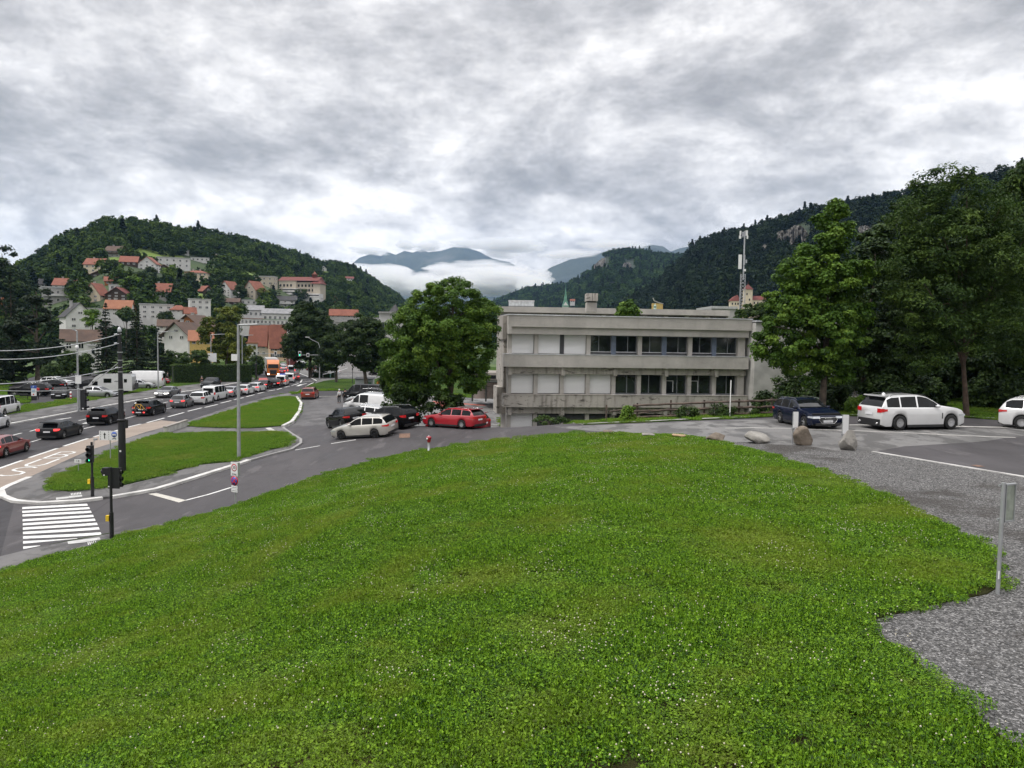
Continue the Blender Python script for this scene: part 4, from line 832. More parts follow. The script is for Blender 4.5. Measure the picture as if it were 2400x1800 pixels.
A('orange red roofed house left of the white flat house above the brown roofs', 413, 733, 330, 34, 18, .8, 'hip', .6, 0, W_white, R_red, 1, 3, 0)
A('low house with terracotta roof at the corner of the white flat house', 441, 743, 320, 24, 22, .8, 'x', .55, 10, W_white, R_red, 1, 2, 0)
A('chalet with wide brown roof and orange gable behind the yellow maple', 446, 775, 270, 60, 36, 1.0, 'y', .62, -32, W_orange, R_brown, 1, 2, 1, over=1.2)
A('second wide brown roof with pale gable, lower and further left', 420, 800, 240, 64, 44, 1.0, 'y', .62, -34, W_white, R_brown, 1, 2, 1, over=1.2)
A('house with orange roof showing through the yellow maple', 464, 810, 220, 50, 34, .8, 'x', .6, 0, W_yel, R_orange, 1, 3, 0)
A('dark roofed low house left of the brown roofed chalets', 386, 772, 280, 40, 22, .8, 'x', .6, 0, W_white, R_brown, 1, 3, 0)
A('tall white gabled house with steep red roof, left one of two alike', 532, 695, None, 34, 36, 1.0, 'y', .52, -38, W_white, R_red, 3, 3, 0)
A('red roofed house with pale gable, right one of two alike', 591, 700, None, 36, 41, 1.0, 'y', .5, -40, W_beige, R_red, 2, 2, 0)
A('angular grey modern house on the slope left of the large institute', 620, 669, None, 44, 22, .6, 'flat', .2, -20, W_beige, R_flat, 2, 3, 0)
A('white house with dark roof and stacked balconies below the institute', 668, 721, None, 46, 27, .7, 'x', .35, -12, W_white, R_dark, 2, 3, 0, balc=True)
A('villa with red hipped roof and white walls beside the big tree', 729, 712, None, 42, 24, .8, 'hip', .45, -5, W_white, R_wine, 2, 4, 1)
A('small brown roofed shed with two roof lights in the middle of the slope', 540, 713, None, 34, 14, .8, 'x', .6, -8, W_wood, R_brown, 1, 2, 0)
A('long white flat garage row right of the brown roofed shed', 586, 715, None, 50, 13, .4, 'flat', .2, 0, W_white, R_flat, 1, 4, 0)
A('long grey roofed terrace block above the street houses, left half', 584, 744, 400, 56, 28, .5, 'x', .35, 0, W_white, R_grey, 1, 5, 0, cat='building', name='apartment_block')
A('long grey roofed terrace block above the street houses, right half', 646, 754, 390, 68, 30, .5, 'x', .35, 0, W_white, R_grey, 1, 6, 0, cat='building', name='apartment_block')
A('low shop row with red flat awning roof below the grey terraces', 588, 762, 370, 54, 16, .4, 'flat', .2, 0, W_white, R_red, 1, 6, 0, cat='building', name='shop_row')
A('low shop row with pale green flat roof below the grey terraces', 644, 764, 368, 58, 16, .4, 'flat', .2, 0, W_white, mat('pale green roof', (.25,.34,.25), .7), 1, 6, 0, cat='building', name='shop_row')
A('cream street house with tall red hipped roof, left of the pair by the junction', 605, 850, 332, 44, 88, .8, 'x', .50, -18, W_beige, R_red, 3, 3, 0, fr=True)
A('peach street house with steep red roof and dark shutters right of the cream one', 645, 842, 320, 36, 80, .9, 'x', .60, 10, W_peach, R_red, 2, 3, 1, sh=True, fr=True)
A('white street house at the left corner beside the lamp with the round blue sign', 588, 852, 300, 24, 50, .8, 'flat', .2, 0, W_white, R_orange, 3, 2, 0)
A('low peach house right of the steep red roofed one', 672, 842, 360, 20, 34, .8, 'flat', .2, 0, W_peach, R_red, 2, 1, 0)
A('long red roofed building above the grey flat offices', 803, 746, 300, 62, 20, .4, 'x', .6, 0, W_grey, R_red, 1, 5, 0, cat='building', name='long_building')
A('small dark chalet high on the right end of the left hill', 757, 636, None, 14, 13, .8, 'y', .5, 0, W_white, R_dark, 1, 1, 0)
A('low white house with reddish roof at the right end of the left hill', 816, 657, None, 22, 9, .7, 'x', .5, 0, W_white, R_wine, 1, 3, 0)
A('orange brown flat block cut by the left edge of the photo', 2, 705, 330, 34, 50, .6, 'flat', .2, 0, W_orange, R_dark, 3, 2, 0, cat='building', name='apartment_block')
A('small white box house in the trees near the hill crest', 434, 598, None, 13, 12, .8, 'flat', .2, 0, W_white, R_flat, 1, 1, 0)
A('low white pavilion right of the long modern white house', 465, 613, None, 40, 10, .5, 'flat', .2, 0, W_white, R_flat, 1, 4, 0)
A('little white house above the left one of the two steep gables', 520, 651, None, 13, 13, .8, 'x', .4, 0, W_white, R_dark, 1, 1, 0)
A('cream box house below the crest in the middle of the hill', 506, 606, None, 15, 11, .8, 'flat', .2, 0, W_cream, R_flat, 1, 2, 0)
A('little house with orange gable among trees right of the hipped villa', 784, 709, None, 12, 15, .8, 'y', .5, 0, W_orange, R_red, 1, 1, 0)
A('tiny red roofed farmhouse at the foot of the middle hill', 1342, 709, 1250, 11, 8, .7, 'x', .5, 0, W_white, R_red, 1, 2, 0)
# the institute with its long red roof and turret
def institute():
    p = G(700, 700); d = p.y; k = d/FPX; o = thing('institute', 'large institute with long red roof, little turret and stepped white terraces below', 'building', (p.x, p.y+8, p.z), math.radians(-8)); W = 108*k; z0 = 0
    mb = MB(); mb.box(-W*.5, W*.38, 0, 12, -5, 40*k); mb.box(-W*.5, -W*.1, -1.5, 0, 14*k, 44*k); mb.box(W*.30, W*.46, -3, 9, -5, 36*k); mb.obj('wall', W_beige, o)
    mb = MB(); mb.box(-W*.38, W*.5, -9, 0, -8, 12*k); mb.box(-W*.3, W*.56, -13, -9, -8, 3*k); mb.box(-W*.36, 0, -6, 0, 12*k, 24*k); mb.obj('terrace', W_white, o)
    for z in (2*k, 7*k, 14*k, 20*k): b = MB(); b.box(-W*.37, W*.5 if z < 12*k else -.5, -9.1-.02*z if z < 12*k else -6.1, -9 if z < 12*k else -6, z, z+2.2*k); b.obj('window_band', M_glass, o)
    r = MB(); a, b_, zt, hh = -W*.52, W*.40, 43*k, 13*k; r.add([(a,-2,zt),(b_,-2,zt),(b_,14,zt),(a,14,zt),(a,6,zt+hh*.8),(b_,6,zt+hh*.8)], [(0,1,5,4),(2,3,4,5),(1,2,5),(3,0,4),(0,3,2,1)]); x = W*.38; r.add([(x-.14*W,-4,36*k),(x+.1*W,-4,36*k),(x+.1*W,10,36*k),(x-.14*W,10,36*k),(x,3,50*k)], [(0,1,4),(1,2,4),(2,3,4),(3,0,4),(0,3,2,1)]); rf = r.obj('roof', R_wine, o)
    t = MB(); t.lathe((W*.24, 6, 0), [(2.2, 50*k), (2.2, 58*k), (2.9, 58*k), (1.2, 62*k), (.1, 67*k)], 8); t.obj('turret', R_red, rf)
    for i in range(10):
        for j in range(2): window(o, -W*.46+W*.08*i, (-1.55 if i < 4 else -.05), (18+11*j)*k, 1.5, 2.0, 0, None, False, False)
    HOUSE_CLEAR.append((705, 705, 118, 64, d+20)); HOUSE_CLEAR.append((705, 712, 118, 60, d))
institute()
def offices():
    o = thing('office_building', 'long pale concrete office building with dark parapet behind the round green trees', 'building', tuple(at_y(860, 800, 215))[:2]+(-2.5,), math.radians(-3)); k = 215/FPX; mb = MB()
    mb.box(-75*k, 78*k, 0, 18, 0, 8.8+(785-757)*k+2.5, 0); mb.box(40*k, 78*k, -6, 0, 0, 8.8+(786-737)*k+2.5, 0); mb.obj('wall', mat('pale concrete panels', (.44,.43,.42), .8, var=.08, vs=.4), o)
    r = MB(); z = 8.8+28*k+2.5; r.box(-76*k, 40*k, -.6, 18.5, z, z+12*k); r.box(39*k, 79*k, -6.5, 18.6, z+21*k, z+25*k); r.obj('parapet', mat('grey parapet', (.27,.265,.26), .8), o)
    for x, zz in ((48, 0), (-30, -8), (-10, -8), (10, -8), (-52, -8), (62, 0)): window(o, x*k, -6.02 if x > 40 else -.02, z+zz*k-1.6+(1.5 if x > 40 else 0)-1.5, 2.4, 1.7, 0, M_frameG)
    p = MB(); z2 = z+21*k+4*k; p.add([(58*k,-4,z2),(78*k,-4,z2),(78*k,2,z2),(58*k,2,z2),(68*k,-1,z2+19*k)], [(0,1,4),(1,2,4),(2,3,4),(3,0,4)]); p.obj('pyramid_roof', R_dark, o)
offices()
# ------------------------------------------------------------------ the school
def m_conc_stain(name, base, stain=.5):
    t = NT(name); c = t.ramp(t.noise(.6, 6, .6), [(.3, tuple(x*.82 for x in base)), (.7, tuple(x*1.15 for x in base))])
    st = t.noise(1.0, 6, .7, t.map((2.6, 2.6, .35))); c = t.mix(t.ramp(st, [(.5, 0.), (.72, stain)]), c, (.10,.085,.07)); st2 = t.noise(1.3, 7, .7, t.map((.8, .8, 2.5))); c = t.mix(t.ramp(st2, [(.55, 0.), (.64, stain)]), c, (.05,.043,.037))
    t.col(c); t.rough(.85); t.bump(t.noise(14, 5), .3, .02); return t.m
C_clean = m_conc_stain('washed concrete', (.44,.415,.385), .10); C_mid = m_conc_stain('stained concrete', (.35,.322,.29), .35); C_old = m_conc_stain('mossy stained concrete', (.42,.39,.35), .85)
M_blind = NT('roller blind slats')
def _bl():
    t = M_blind; w_ = t.node('ShaderNodeTexWave', wave_type='BANDS', bands_direction='Z'); w_.inputs['Scale'].default_value = 3.2; t.L.new(t.pos, w_.inputs[0])
    t.col(t.mix(.5, (.85,.85,.85), t.ramp(w_.outputs['Fac'], [(.05, .35), (.35, 1.)]), 'MULTIPLY')); t.rough(.5); t.bump(w_.outputs['Fac'], .6, .02); return t.m
M_blind = _bl(); M_louvre = mat('dark louvre', (.05,.05,.055), .5); M_blueg = mat('blue grey panel', (.13,.16,.22), .5); M_sillw = mat('pale sill rail', (.6,.6,.62), .4)
M_room = mat('dim room wall', (.05,.055,.05), .9, var=.5, vs=.9); M_tin = mat('tin coping', (.62,.63,.65), .35, metal=.3)
SA = math.radians(7.6)
def school():
    p0 = at_y(1190, 790, 64); o = thing('school_building', 'long grey concrete school with two storeys of windows and lowered white blinds', 'building', (p0.x, p0.y, 0), SA); L = 21.0; D = 5.2
    mb = MB(); mb.box(.12, L, .75, D, -.6, 10.4); mb.obj('wall', C_mid, o)
    r = MB(); r.box(0, L+.1, -.55, D, 9.67, 10.62); f = r.obj('roof', C_clean, o)
    r = MB(); r.box(-.04, L+.14, -.62, D+.05, 10.62, 10.70); r.obj('coping', M_tin, f)
    r = MB(); r.box(.25, L-.05, -.35, .74, 9.07, 9.668); r.box(0, .25, -.55, .74, 9.07, 9.668); r.obj('fascia', C_clean, f)
    r = MB(); r.box(-.35, 0, 0.6, D-.3, 8.6, 10.60); r.obj('roof_side', C_mid, f)
    for z0, z1, m_, a, n in ((6.35, 7.38, C_clean, -.42, 'ledge'), (3.0, 4.02, C_old, -.42, 'ledge')):
        r = MB(); q = [(-.35,-.55,z0),(L-.1,-.55,z0),(L-.1,.74,z0),(-.35,.74,z0),(-.35,-.55,z1),(L-.1,-.55,z1),(L-.1,.74,z1),(-.35,.74,z1)]; r.add(q, [(0,3,2,1),(4,5,6,7),(0,1,5,4),(1,2,6,5),(2,3,7,6),(3,0,4,7)]); e = r.obj(n, m_, o)
        r = MB(); r.box(-.37, L-.08, -.58, .2, z1+.002, z1+.05); r.obj('ledge_cap', M_tin if z0 > 5 else C_mid, e)
    for z0, z1 in ((5.77, 6.348), (2.43, 2.998)):
        r = MB(); r.box(.02, L-.15, -.12, .74, z0, z1)
        for i in range(0, 10, 2): x = .2+2.24*i; r.box(x-.14, x+.18, -.34, -.122, z0-.12, z1)
        r.obj('beam', C_old, o)
    px = [.2+2.24*i for i in range(10)]; rows = [(7.44, 9.06, 'bbbggggg g'.replace(' ', '')), (4.08, 5.76, 'bbbbggggg'), (.75, 2.42, 'blllllggg')]
    for ri, (z0, z1, ty) in enumerate(rows):
        for i, x in enumerate(px):
            m_ = C_clean; wd = .17
            if ri == 0 and i == 2: m_ = M_louvre
            if ri == 0 and i in (4, 6, 8): m_ = M_blueg; wd = .2
            r = MB(); r.box(x-wd, x+wd+(.3 if i == 9 else 0), .1 if m_ is C_clean else .35, .74, z0, z1); r.obj('post', m_, o)
        for i in range(9):
            a, b = px[i]+.19, px[i+1]-.19; t = ty[i]
            if t == 'b' or t == 'l':
                r = MB(); r.box(a, b, .42, .5, z0+(.06 if ri < 2 else 0), z1); 
                for s in range(int((z1-z0)/.1)): r.add([(a, .40, z0+.1*s+.03), (b, .40, z0+.1*s+.03), (b, .42, z0+.1*s+.09), (a, .42, z0+.1*s+.09)], [(0,1,2,3)])
                r.obj('blind', M_blind if t == 'b' else M_louvre, o)
            else:
                g = MB(); g.box(a, b, .55, .6, z0, z1); w_ = g.obj('window', M_glass, o); f = MB(); c = a+(b-a)*(.42 if i % 2 else .58)
                for q in ((a, b, z1-.05, z1), (a, b, z0, z0+.08), (a, a+.05, z0+.08, z1-.05), (b-.05, b, z0+.08, z1-.05), (c-.035, c+.035, z0+.08, z1-.05)): f.box(q[0], q[1], .49, .548, q[2], q[3])
                if ri == 0: f.box(a, b, .40, .47, z0+.2, z0+.25, 1); f.box(a, b, .47, .548, z0+.08, z0+.19, 2)
                if ri == 1 and i in (6, 7): f.box(a+.05, a+.75, .50, .548, z1-.55, z1-.5, 1); f.box(a+.7, a+.75, .50, .548, z0+.2, z1-.55, 1)
                f.obj('frame', [M_frameG, M_sillw, M_louvre], w_)
        if ri == 1: r = MB(); r.box(px[4]-.1, px[9], -.2, .1, z0-.055, z0+.0); r.obj('sill', M_tin, o)
    # stepped end wall on the left
    r = MB(); r.box(-.2, .11, .9, D-.2, 4.5, 8.58); r.box(-.6, .11, 2, D-.3, 2.2, 4.49); r.obj('end_wall', C_old, o)
    # plain stair wall and the wing hidden by the maples
    R_ = Matrix.Rotation(SA, 3, 'Z'); q = R_ @ Vector((L+.12, -1.2, 0)); w_ = thing('school_wing', 'blank light concrete stair wall and wing of the school behind the bright maple', 'building', (p0.x+q.x, p0.y+q.y, 0), SA)
    r = MB(); r.box(0, 6.5, 0, 12, -.6, 10.35); r.box(6.5, 7.0, -.15, 12, -.6, 10.4); r.obj('wall', mat('light board-marked concrete', (.43,.42,.40), .85, var=.14, vs=.7, bump=.2, bs=6), w_)
    r = MB(); r.box(-.05, 26, -.25, 12.2, 10.42, 10.55); r.obj('roof', M_tin, w_)
    r = MB(); r.box(7.0, 26, .4, 12, -.6, 10.38); r.obj('rear_wall', C_mid, w_)
    for z0, z1 in ((9.3, 10.36), (6.4, 7.4), (3.1, 4.1)): r = MB(); r.box(7.0, 26, -.1, .39, z0, z1); r.obj('ledge', C_clean, w_)
    for i in range(8):
        for z in (7.45, 4.15): window(w_, 8.4+2.2*i, .33, z, 1.9, 1.7, 0, M_frameG)
school()
def rear_block():
    d = 96; k = d/FPX; p = at_y(1168, 790, d); o = thing('rear_school_block', 'long low rear school block whose roof parapet shows above the school', 'building', (p.x, p.y, 0), math.radians(2.0)); W = 545*k
    z1, z2, z3 = 8.8+71*k, 8.8+58*k, 8.8+46*k
    mb = MB(); mb.box(0, W, .6, 14, -.8, z2); mb.obj('wall', C_mid, o); mb = MB(); mb.box(0, W, 0, 14.2, z2, z1); mb.obj('roof', C_clean, o)
    for i in range(11): mb = MB(); mb.box(.3+W/11*i, W/11*(i+1)-.3, .5, .62, z3-.4, z2-.15); mb.obj('window_strip', M_glass, o)
    mb = MB(); mb.box(-.2, W, .2, .62, 3.5, 4.6); mb.box(-.2, W, .2, .62, 7, 8); mb.obj('ledge', C_clean, o)
    for i in range(8):
        for z in (4.7, 1.2): window(o, 1.2+2.4*i, .55, z, 2.0, 1.8, 0, M_frameG)
rear_block()
def simple(name, label, cat, u, v, d, build, z0=None, rz=0, **k):
    p = at_y(u, v, d); z = z0 if z0 is not None else p.z; o = thing(name, label, cat, (p.x, p.y, z), rz, **k); build(o, d/FPX, z); return o
def b_skylight(o, k, z):
    mb = MB(); mb.box(-30*k, 30*k, 0, 4, -3*k, 1*k); mb.obj('base', M_frameG, o)
    for i in range(8): x = -29.5*k+i*7.4*k; g = MB(); g.box(x, x+7.2*k, .1, 3.9, 1*k, 12.5*k); g.obj('pane', mat('pale frosted glass', (.55,.58,.6), .2), o)
    mb = MB(); mb.box(-30.5*k, 30.5*k, -.1, 4.1, 12.5*k, 14*k); mb.obj('cap', M_sillw, o)
simple('roof_lantern', 'long frosted glass roof lantern on the left end of the rear school block', 'skylight', 1222, 718, 103, b_skylight)
def b_chim(o, k, z):
    mb = MB(); mb.box(-12*k, 12*k, 0, 1.6, -8*k, 14*k); mb.obj('shaft', C_clean, o); mb = MB(); mb.box(-10*k, 10*k, .2, 1.4, 14*k, 17*k); mb.obj('vent', M_shut, o)
    for s in (-1, 1): mb = MB(); mb.box(min(s*.6*k, s*13*k), max(s*.6*k, s*13*k), -.3, 1.9, 17*k, 35*k); mb.obj('cowl', C_old, o)
simple('roof_chimney', 'massive stained concrete chimney with two dark streaked cowls on the school roof', 'chimney', 1387, 723, 84, b_chim)
def b_spire(o, k, z):
    mb = MB(); mb.box(-7*k, 7*k, -7*k, 7*k, -40*k, 4*k); mb.add([(-8*k,-7.2*k,4*k),(8*k,-7.2*k,4*k),(0,-7.2*k,15*k)], [(0,1,2)]); mb.obj('tower', W_white, o)
    mb = MB(); mb.add([(-8*k,-8*k,4*k),(8*k,-8*k,4*k),(8*k,8*k,4*k),(-8*k,8*k,4*k),(-4*k,-4*k,18*k),(4*k,-4*k,18*k),(4*k,4*k,18*k),(-4*k,4*k,18*k),(0,0,50*k)], [(0,1,5,4),(1,2,6,5),(2,3,7,6),(3,0,4,7),(4,5,8),(5,6,8),(6,7,8),(7,4,8)]); mb.tube([(0,0,49*k),(0,0,58*k)], .4*k, 5); mb.obj('spire', mat('green copper', (.10,.24,.17), .6, var=.2, vs=.2), o)
simple('church_tower', 'slender church tower with pointed green copper spire', 'church tower', 1325, 723, 520, b_spire)
def b_dome(o, k, z):
    mb = MB(); mb.box(-9*k, 9*k, -9*k, 9*k, -40*k, 0); mb.obj('wall', W_white, o); mb = MB(); mb.lathe((0,0,0), [(9*k,0),(4.5*k,2*k),(3.4*k,3*k),(3.4*k,8*k),(4*k,8*k),(3*k,11*k),(1*k,13*k),(.3*k,17*k)], 12); mb.obj('cupola', mat('pale green copper', (.35,.45,.40), .6), o)
simple('domed_cupola', 'small pale domed cupola poking over the rear roof', 'cupola', 1535, 727, 380, b_dome)
def b_sail(o, k, z):
    mb = MB(); n = 10
    pts = [(-12+24*i/(n-1), 12-11*math.sqrt(i/(n-1)) if i else 14) for i in range(n)]
    for i in range(n-1): (a, b), (c, e) = pts[i], pts[i+1]; mb.add([(a*k, 0, b*k),(c*k, 0, e*k),(c*k, 9*k, e*k),(a*k, 9*k, b*k),(a*k, 0, (b-1.5)*k),(c*k, 0, (e-1.5)*k),(c*k, 9*k, (e-1.5)*k),(a*k, 9*k, (b-1.5)*k)], [(0,1,2,3),(7,6,5,4),(0,4,5,1),(3,2,6,7),(0,3,7,4),(1,5,6,2)])
    mb.obj('roof', R_flat, o); mb = MB(); mb.box(-14*k, 11*k, 1*k, 9*k, -40*k, 1*k); mb.obj('wall', W_yel, o)
simple('curved_roof_hall', 'hall with pale curved roof sweeping down, in front of the right hill', 'hall', 1543, 712, 420, b_sail)
def b_hall(o, k, z):
    mb = MB(); mb.box(-30*k, 30*k, 0, 15, -60*k, 8*k); mb.obj('wall', W_grey, o); mb = MB(); mb.box(-30.5*k, 30.5*k, -.4, 15.4, 8*k, 14*k); mb.obj('roof', R_flat, o)
simple('flat_hall', 'flat pale metal hall roof below the castle', 'hall', 1697, 732, 190, b_hall)
def b_castle(o, k, z):
    mb = MB(); mb.box(-5*k, 14*k, -6*k, 6*k, -60*k, 38*k); mb.obj('tower', W_cream, o); mb = MB(); mb.add([(-6.5*k,-7.5*k,38*k),(15.5*k,-7.5*k,38*k),(15.5*k,7.5*k,38*k),(-6.5*k,7.5*k,38*k),(4.5*k,0,51*k)], [(0,1,4),(1,2,4),(2,3,4),(3,0,4),(0,3,2,1)]); mb.tube([(4.5*k,0,50*k),(4.5*k,0,57*k)], .3*k, 4); mb.obj('tower_roof', R_wine, o)
    mb = MB(); mb.box(-36*k, -14*k, -2*k, 10*k, -60*k, 11*k); mb.box(14*k, 48*k, -2*k, 14*k, -60*k, 14*k); mb.box(-14*k, 14*k, 2*k, 12*k, -60*k, 8*k); mb.obj('wall', W_cream, o)
    mb = MB(); mb.add([(-38*k,-3*k,11*k),(-12*k,-3*k,11*k),(-12*k,11*k,11*k),(-38*k,11*k,11*k),(-18*k,4*k,26*k),(-30*k,4*k,20*k)], [(0,1,4,5),(1,2,4),(2,3,5,4),(3,0,5),(0,3,2,1)]); mb.add([(12*k,-3*k,14*k),(50*k,-3*k,14*k),(50*k,15*k,14*k),(12*k,15*k,14*k),(20*k,6*k,24*k),(44*k,6*k,24*k)], [(0,1,5,4),(1,2,5),(2,3,4,5),(3,0,4),(0,3,2,1)]); mb.obj('roof', R_wine, o)
    for x, zz, y in ((-31, 2, -2.1), (-24, 2, -2.1), (-18, 2, -2.1), (1, 25, -6.1), (7, 12, -6.1), (20, 5, -2.1), (28, 5, -2.1), (36, 5, -2.1)): window(o, x*k, y*k, zz*k, 3*k, 5*k, 0, None, False, False)
simple('castle', 'cream castle with square tower and wine red pyramid roof beside the lattice mast', 'castle', 1747, 717, 430, b_castle)
def b_mast(o, k, z):
    Hh = 200*k; mb = MB(); M_gal = mat('galvanised steel', (.42,.43,.45), .4, metal=.6)
    def leg(f): w_ = (7-2*f)*k if f < .5 else 2.2*k; return w_
    for sx, sy in ((-1,-1),(1,-1),(0,1)): mb.tube([(sx*7*k, sy*6*k, -1), (sx*5*k, sy*4.5*k, Hh*.48)], .9*k, 5)
    n = 12
    for i in range(n):
        z0, z1 = Hh*.48*i/n, Hh*.48*(i+1)/n; a, b = (7-2*i/n)*k, (7-2*(i+1)/n)*k
        for (s, t, e) in ((-1, 1, -1), (1, -1, -1)): mb.tube([(s*a, -6*k*.95, z0), (t*b, -6*k*.9, z1)], .4*k, 4)
        mb.tube([(-a, -6*k, z0), (0, 6*k, z1)], .4*k, 4); mb.tube([(a, -6*k, z0), (0, 6*k, z1)], .4*k, 4)
    mb.tube([(2*k, 0, Hh*.42), (2*k, 0, Hh*.98)], 1.7*k, 8); mb.obj('lattice', M_gal, o)
    def pan(x, y, w_, z0, z1, m_, n='antenna'): q = MB(); q.box((x-w_/2)*k, (x+w_/2)*k, (y-1.5)*k, (y+1.5)*k, z0*k, z1*k); q.obj(n, m_, o)
    Mw = mat('white antenna shell', (.7,.7,.69), .5, var=.04)
    pan(-7.5, -3, 7, 108, 141, Mw); pan(2, -2, 4, 118, 141, M_gal); pan(7, -2, 3, 122, 130, M_gal); pan(4, -2, 5, 103, 108, Mw)
    pan(-8, 0, 3, 186, 196, Mw); pan(6, -1, 4.5, 185, 197, Mw); pan(-9, -1, 4, 178, 185, Mw); pan(8, -1, 3, 178, 185, Mw); pan(-1, 3, 3, 184, 194, M_gal)
    q = MB(); q.tube([(-10*k, 0, 182*k), (9*k, 0, 182*k)], .6*k, 5); q.tube([(-9*k, 0, 191*k), (8*k, 0, 191*k)], .6*k, 5); q.obj('cross_arm', M_gal, o)
    q = MB(); q.box(-4*k, 1*k, 2*k, 6*k, 0, Hh*.5); q.obj('cable_duct', M_shut, o)
simple('radio_mast', 'tall steel lattice radio mast with white antenna panels', 'mast', 1737, 740, 118, b_mast)
# annex slab left of the school and walls of the yard
def b_annex(o, k, z):
    mb = MB(); mb.box(-40*k, 36*k, 0, 10, -9*k*0, 3*k); mb.obj('roof', M_shut, o); mb = MB(); mb.box(-38*k, 34*k, 5, 9.8, -45*k, 0); mb.obj('wall', C_old, o)
    for x in (-36, -4, 30): q = MB(); q.tube([(x*k, .4, -45*k), (x*k, .4, 0)], .12, 6); q.obj('column', M_shut, o)
    mb = MB(); mb.box(-40*k, 30*k, 2, 9, 4*k, 22*k); mb.obj('upper_wall', C_mid, o); mb = MB(); mb.box(-38*k, 28*k, 1.9, 2, 8*k, 16*k); mb.obj('window_band', M_glass, o)
simple('covered_walkway', 'dark flat roofed covered walkway seen between the big maple and the school', 'walkway', 1143, 897, 100, b_annex)
# ------------------------------------------------------------------ far mountains with cliffs, fog and haze
def far_mountain(name, pts, d, dep, mt, sd=1, rough=14):
    a = np.array(pts, float); us = np.arange(a[0, 0], a[-1, 0]+1, 5.); V = []; ts = np.linspace(0, 1, 30)
    for u in us:
        v = np.interp(u, a[:, 0], a[:, 1]); top = CAMZ+(790+ROLL*(u-1200)-v)*d/FPX
        for t in ts:
            y = d-dep*(1-t); x = (u-1200)/FPX*y; n = noise.fractal(Vector((x*.0012+sd, y*.0012, 0)), 1, 2, 6); rg = 1-abs(noise.noise(Vector((x*.002+sd, y*.0008, 4))))*1.2
            V.append((x, y, -60+(top+60)*(t**.85)*(1+.16*n*(1-t)*t*4)+rough*rg*n*(t < .99)))
    k = len(ts); f = [(i*k+j, (i+1)*k+j, (i+1)*k+j+1, i*k+j+1) for i in range(len(us)-1) for j in range(k-1)]
    me = npmesh(name, np.array(V), np.array(f), mt, smooth=True); o = bpy.data.objects.new(name, me); COL.objects.link(o); return struct(o)
M_mtn = NT('far mountain rock and forest')
def _mt():
    t = M_mtn; c = t.ramp(t.noise(.002, 8, .65), [(.35, (.02,.032,.03)), (.6, (.045,.06,.05)), (.75, (.11,.115,.11))]); t.col(c); t.rough(.95); return t.m
M_mtn = _mt()
far_mountain('mountain', [(740,720),(800,640),(840,606),(870,596),(890,602),(905,592),(925,599),(945,590),(965,594),(985,586),(1000,593),(1030,590),(1060,581),(1085,578),(1100,586),(1120,592),(1150,608),(1190,616),(1230,640),(1290,680)], 8500, 2600, M_mtn, 1, 60)
far_mountain('mountain', [(1150,720),(1230,665),(1286,628),(1330,610),(1384,599),(1419,590),(1470,584),(1500,580),(1520,576),(1547,580),(1563,592),(1585,584),(1606,580),(1650,580),(1700,600),(1760,640)], 6200, 1800, M_mtn, 5, 40)
far_mountain('mountain', [(800,730),(850,700),(930,672),(985,660),(1040,664),(1080,690),(1120,700),(1180,700),(1230,712),(1300,730)], 6500, 1500, M_mtn, 9, 30)
# ================================================================== VEHICLES
def paint(name, c, rough=.28, metal=.0, coat=1.0): 
    m = mat('paint '+name, c, rough, metal, var=.03, vs=2, coat=coat, spec=.5 if coat > .3 else .22); return m
PT_ = {'white': paint('white', (.62,.62,.62)), 'silver': paint('silver', (.40,.41,.42), .3, .6), 'pearl': paint('champagne silver', (.52,.50,.46), .35, .3), 'grey': paint('grey', (.16,.165,.17), .3, .5), 'dgrey': paint('dark grey', (.018,.019,.021), .3, .2, coat=.1),
       'black': paint('black', (.004,.004,.0045), .25, coat=.0), 'navy': paint('navy blue', (.003,.006,.022), .25, coat=.15), 'red': paint('bright red', (.36,.010,.020)), 'dred': paint('dark red', (.17,.018,.015)), 'brick': paint('copper red', (.22,.035,.018))}
M_tyre = mat('tyre rubber', (.012,.012,.012), .85); M_rim = mat('alloy rim', (.45,.45,.46), .3, metal=.8); M_rimd = mat('dark rim', (.03,.03,.032), .4, metal=.5); M_cgl = mat('car glass', (.006,.007,.008), .06, var=.2, vs=.5, spec=.35)
M_plast = mat('black plastic trim', (.018,.018,.019), .6); M_under = mat('underbody', (.005,.005,.005), .9); M_chrome = mat('chrome', (.6,.6,.6), .15, metal=1)
M_tail = mat('red tail lamp', (.45,.01,.012), .2, coat=.6, emit=(1,.03,.03), es=.06); M_brake = mat('lit brake lamp', (.6,.03,.03), .3, emit=(1,.06,.06), es=1.3); M_head = mat('head lamp glass', (.55,.57,.6), .08, metal=.3); M_headon = mat('lit head lamp', (.8,.8,.8), .2, emit=(1,.97,.9), es=4); M_plate = mat('number plate', (.7,.7,.72), .4, var=.03)
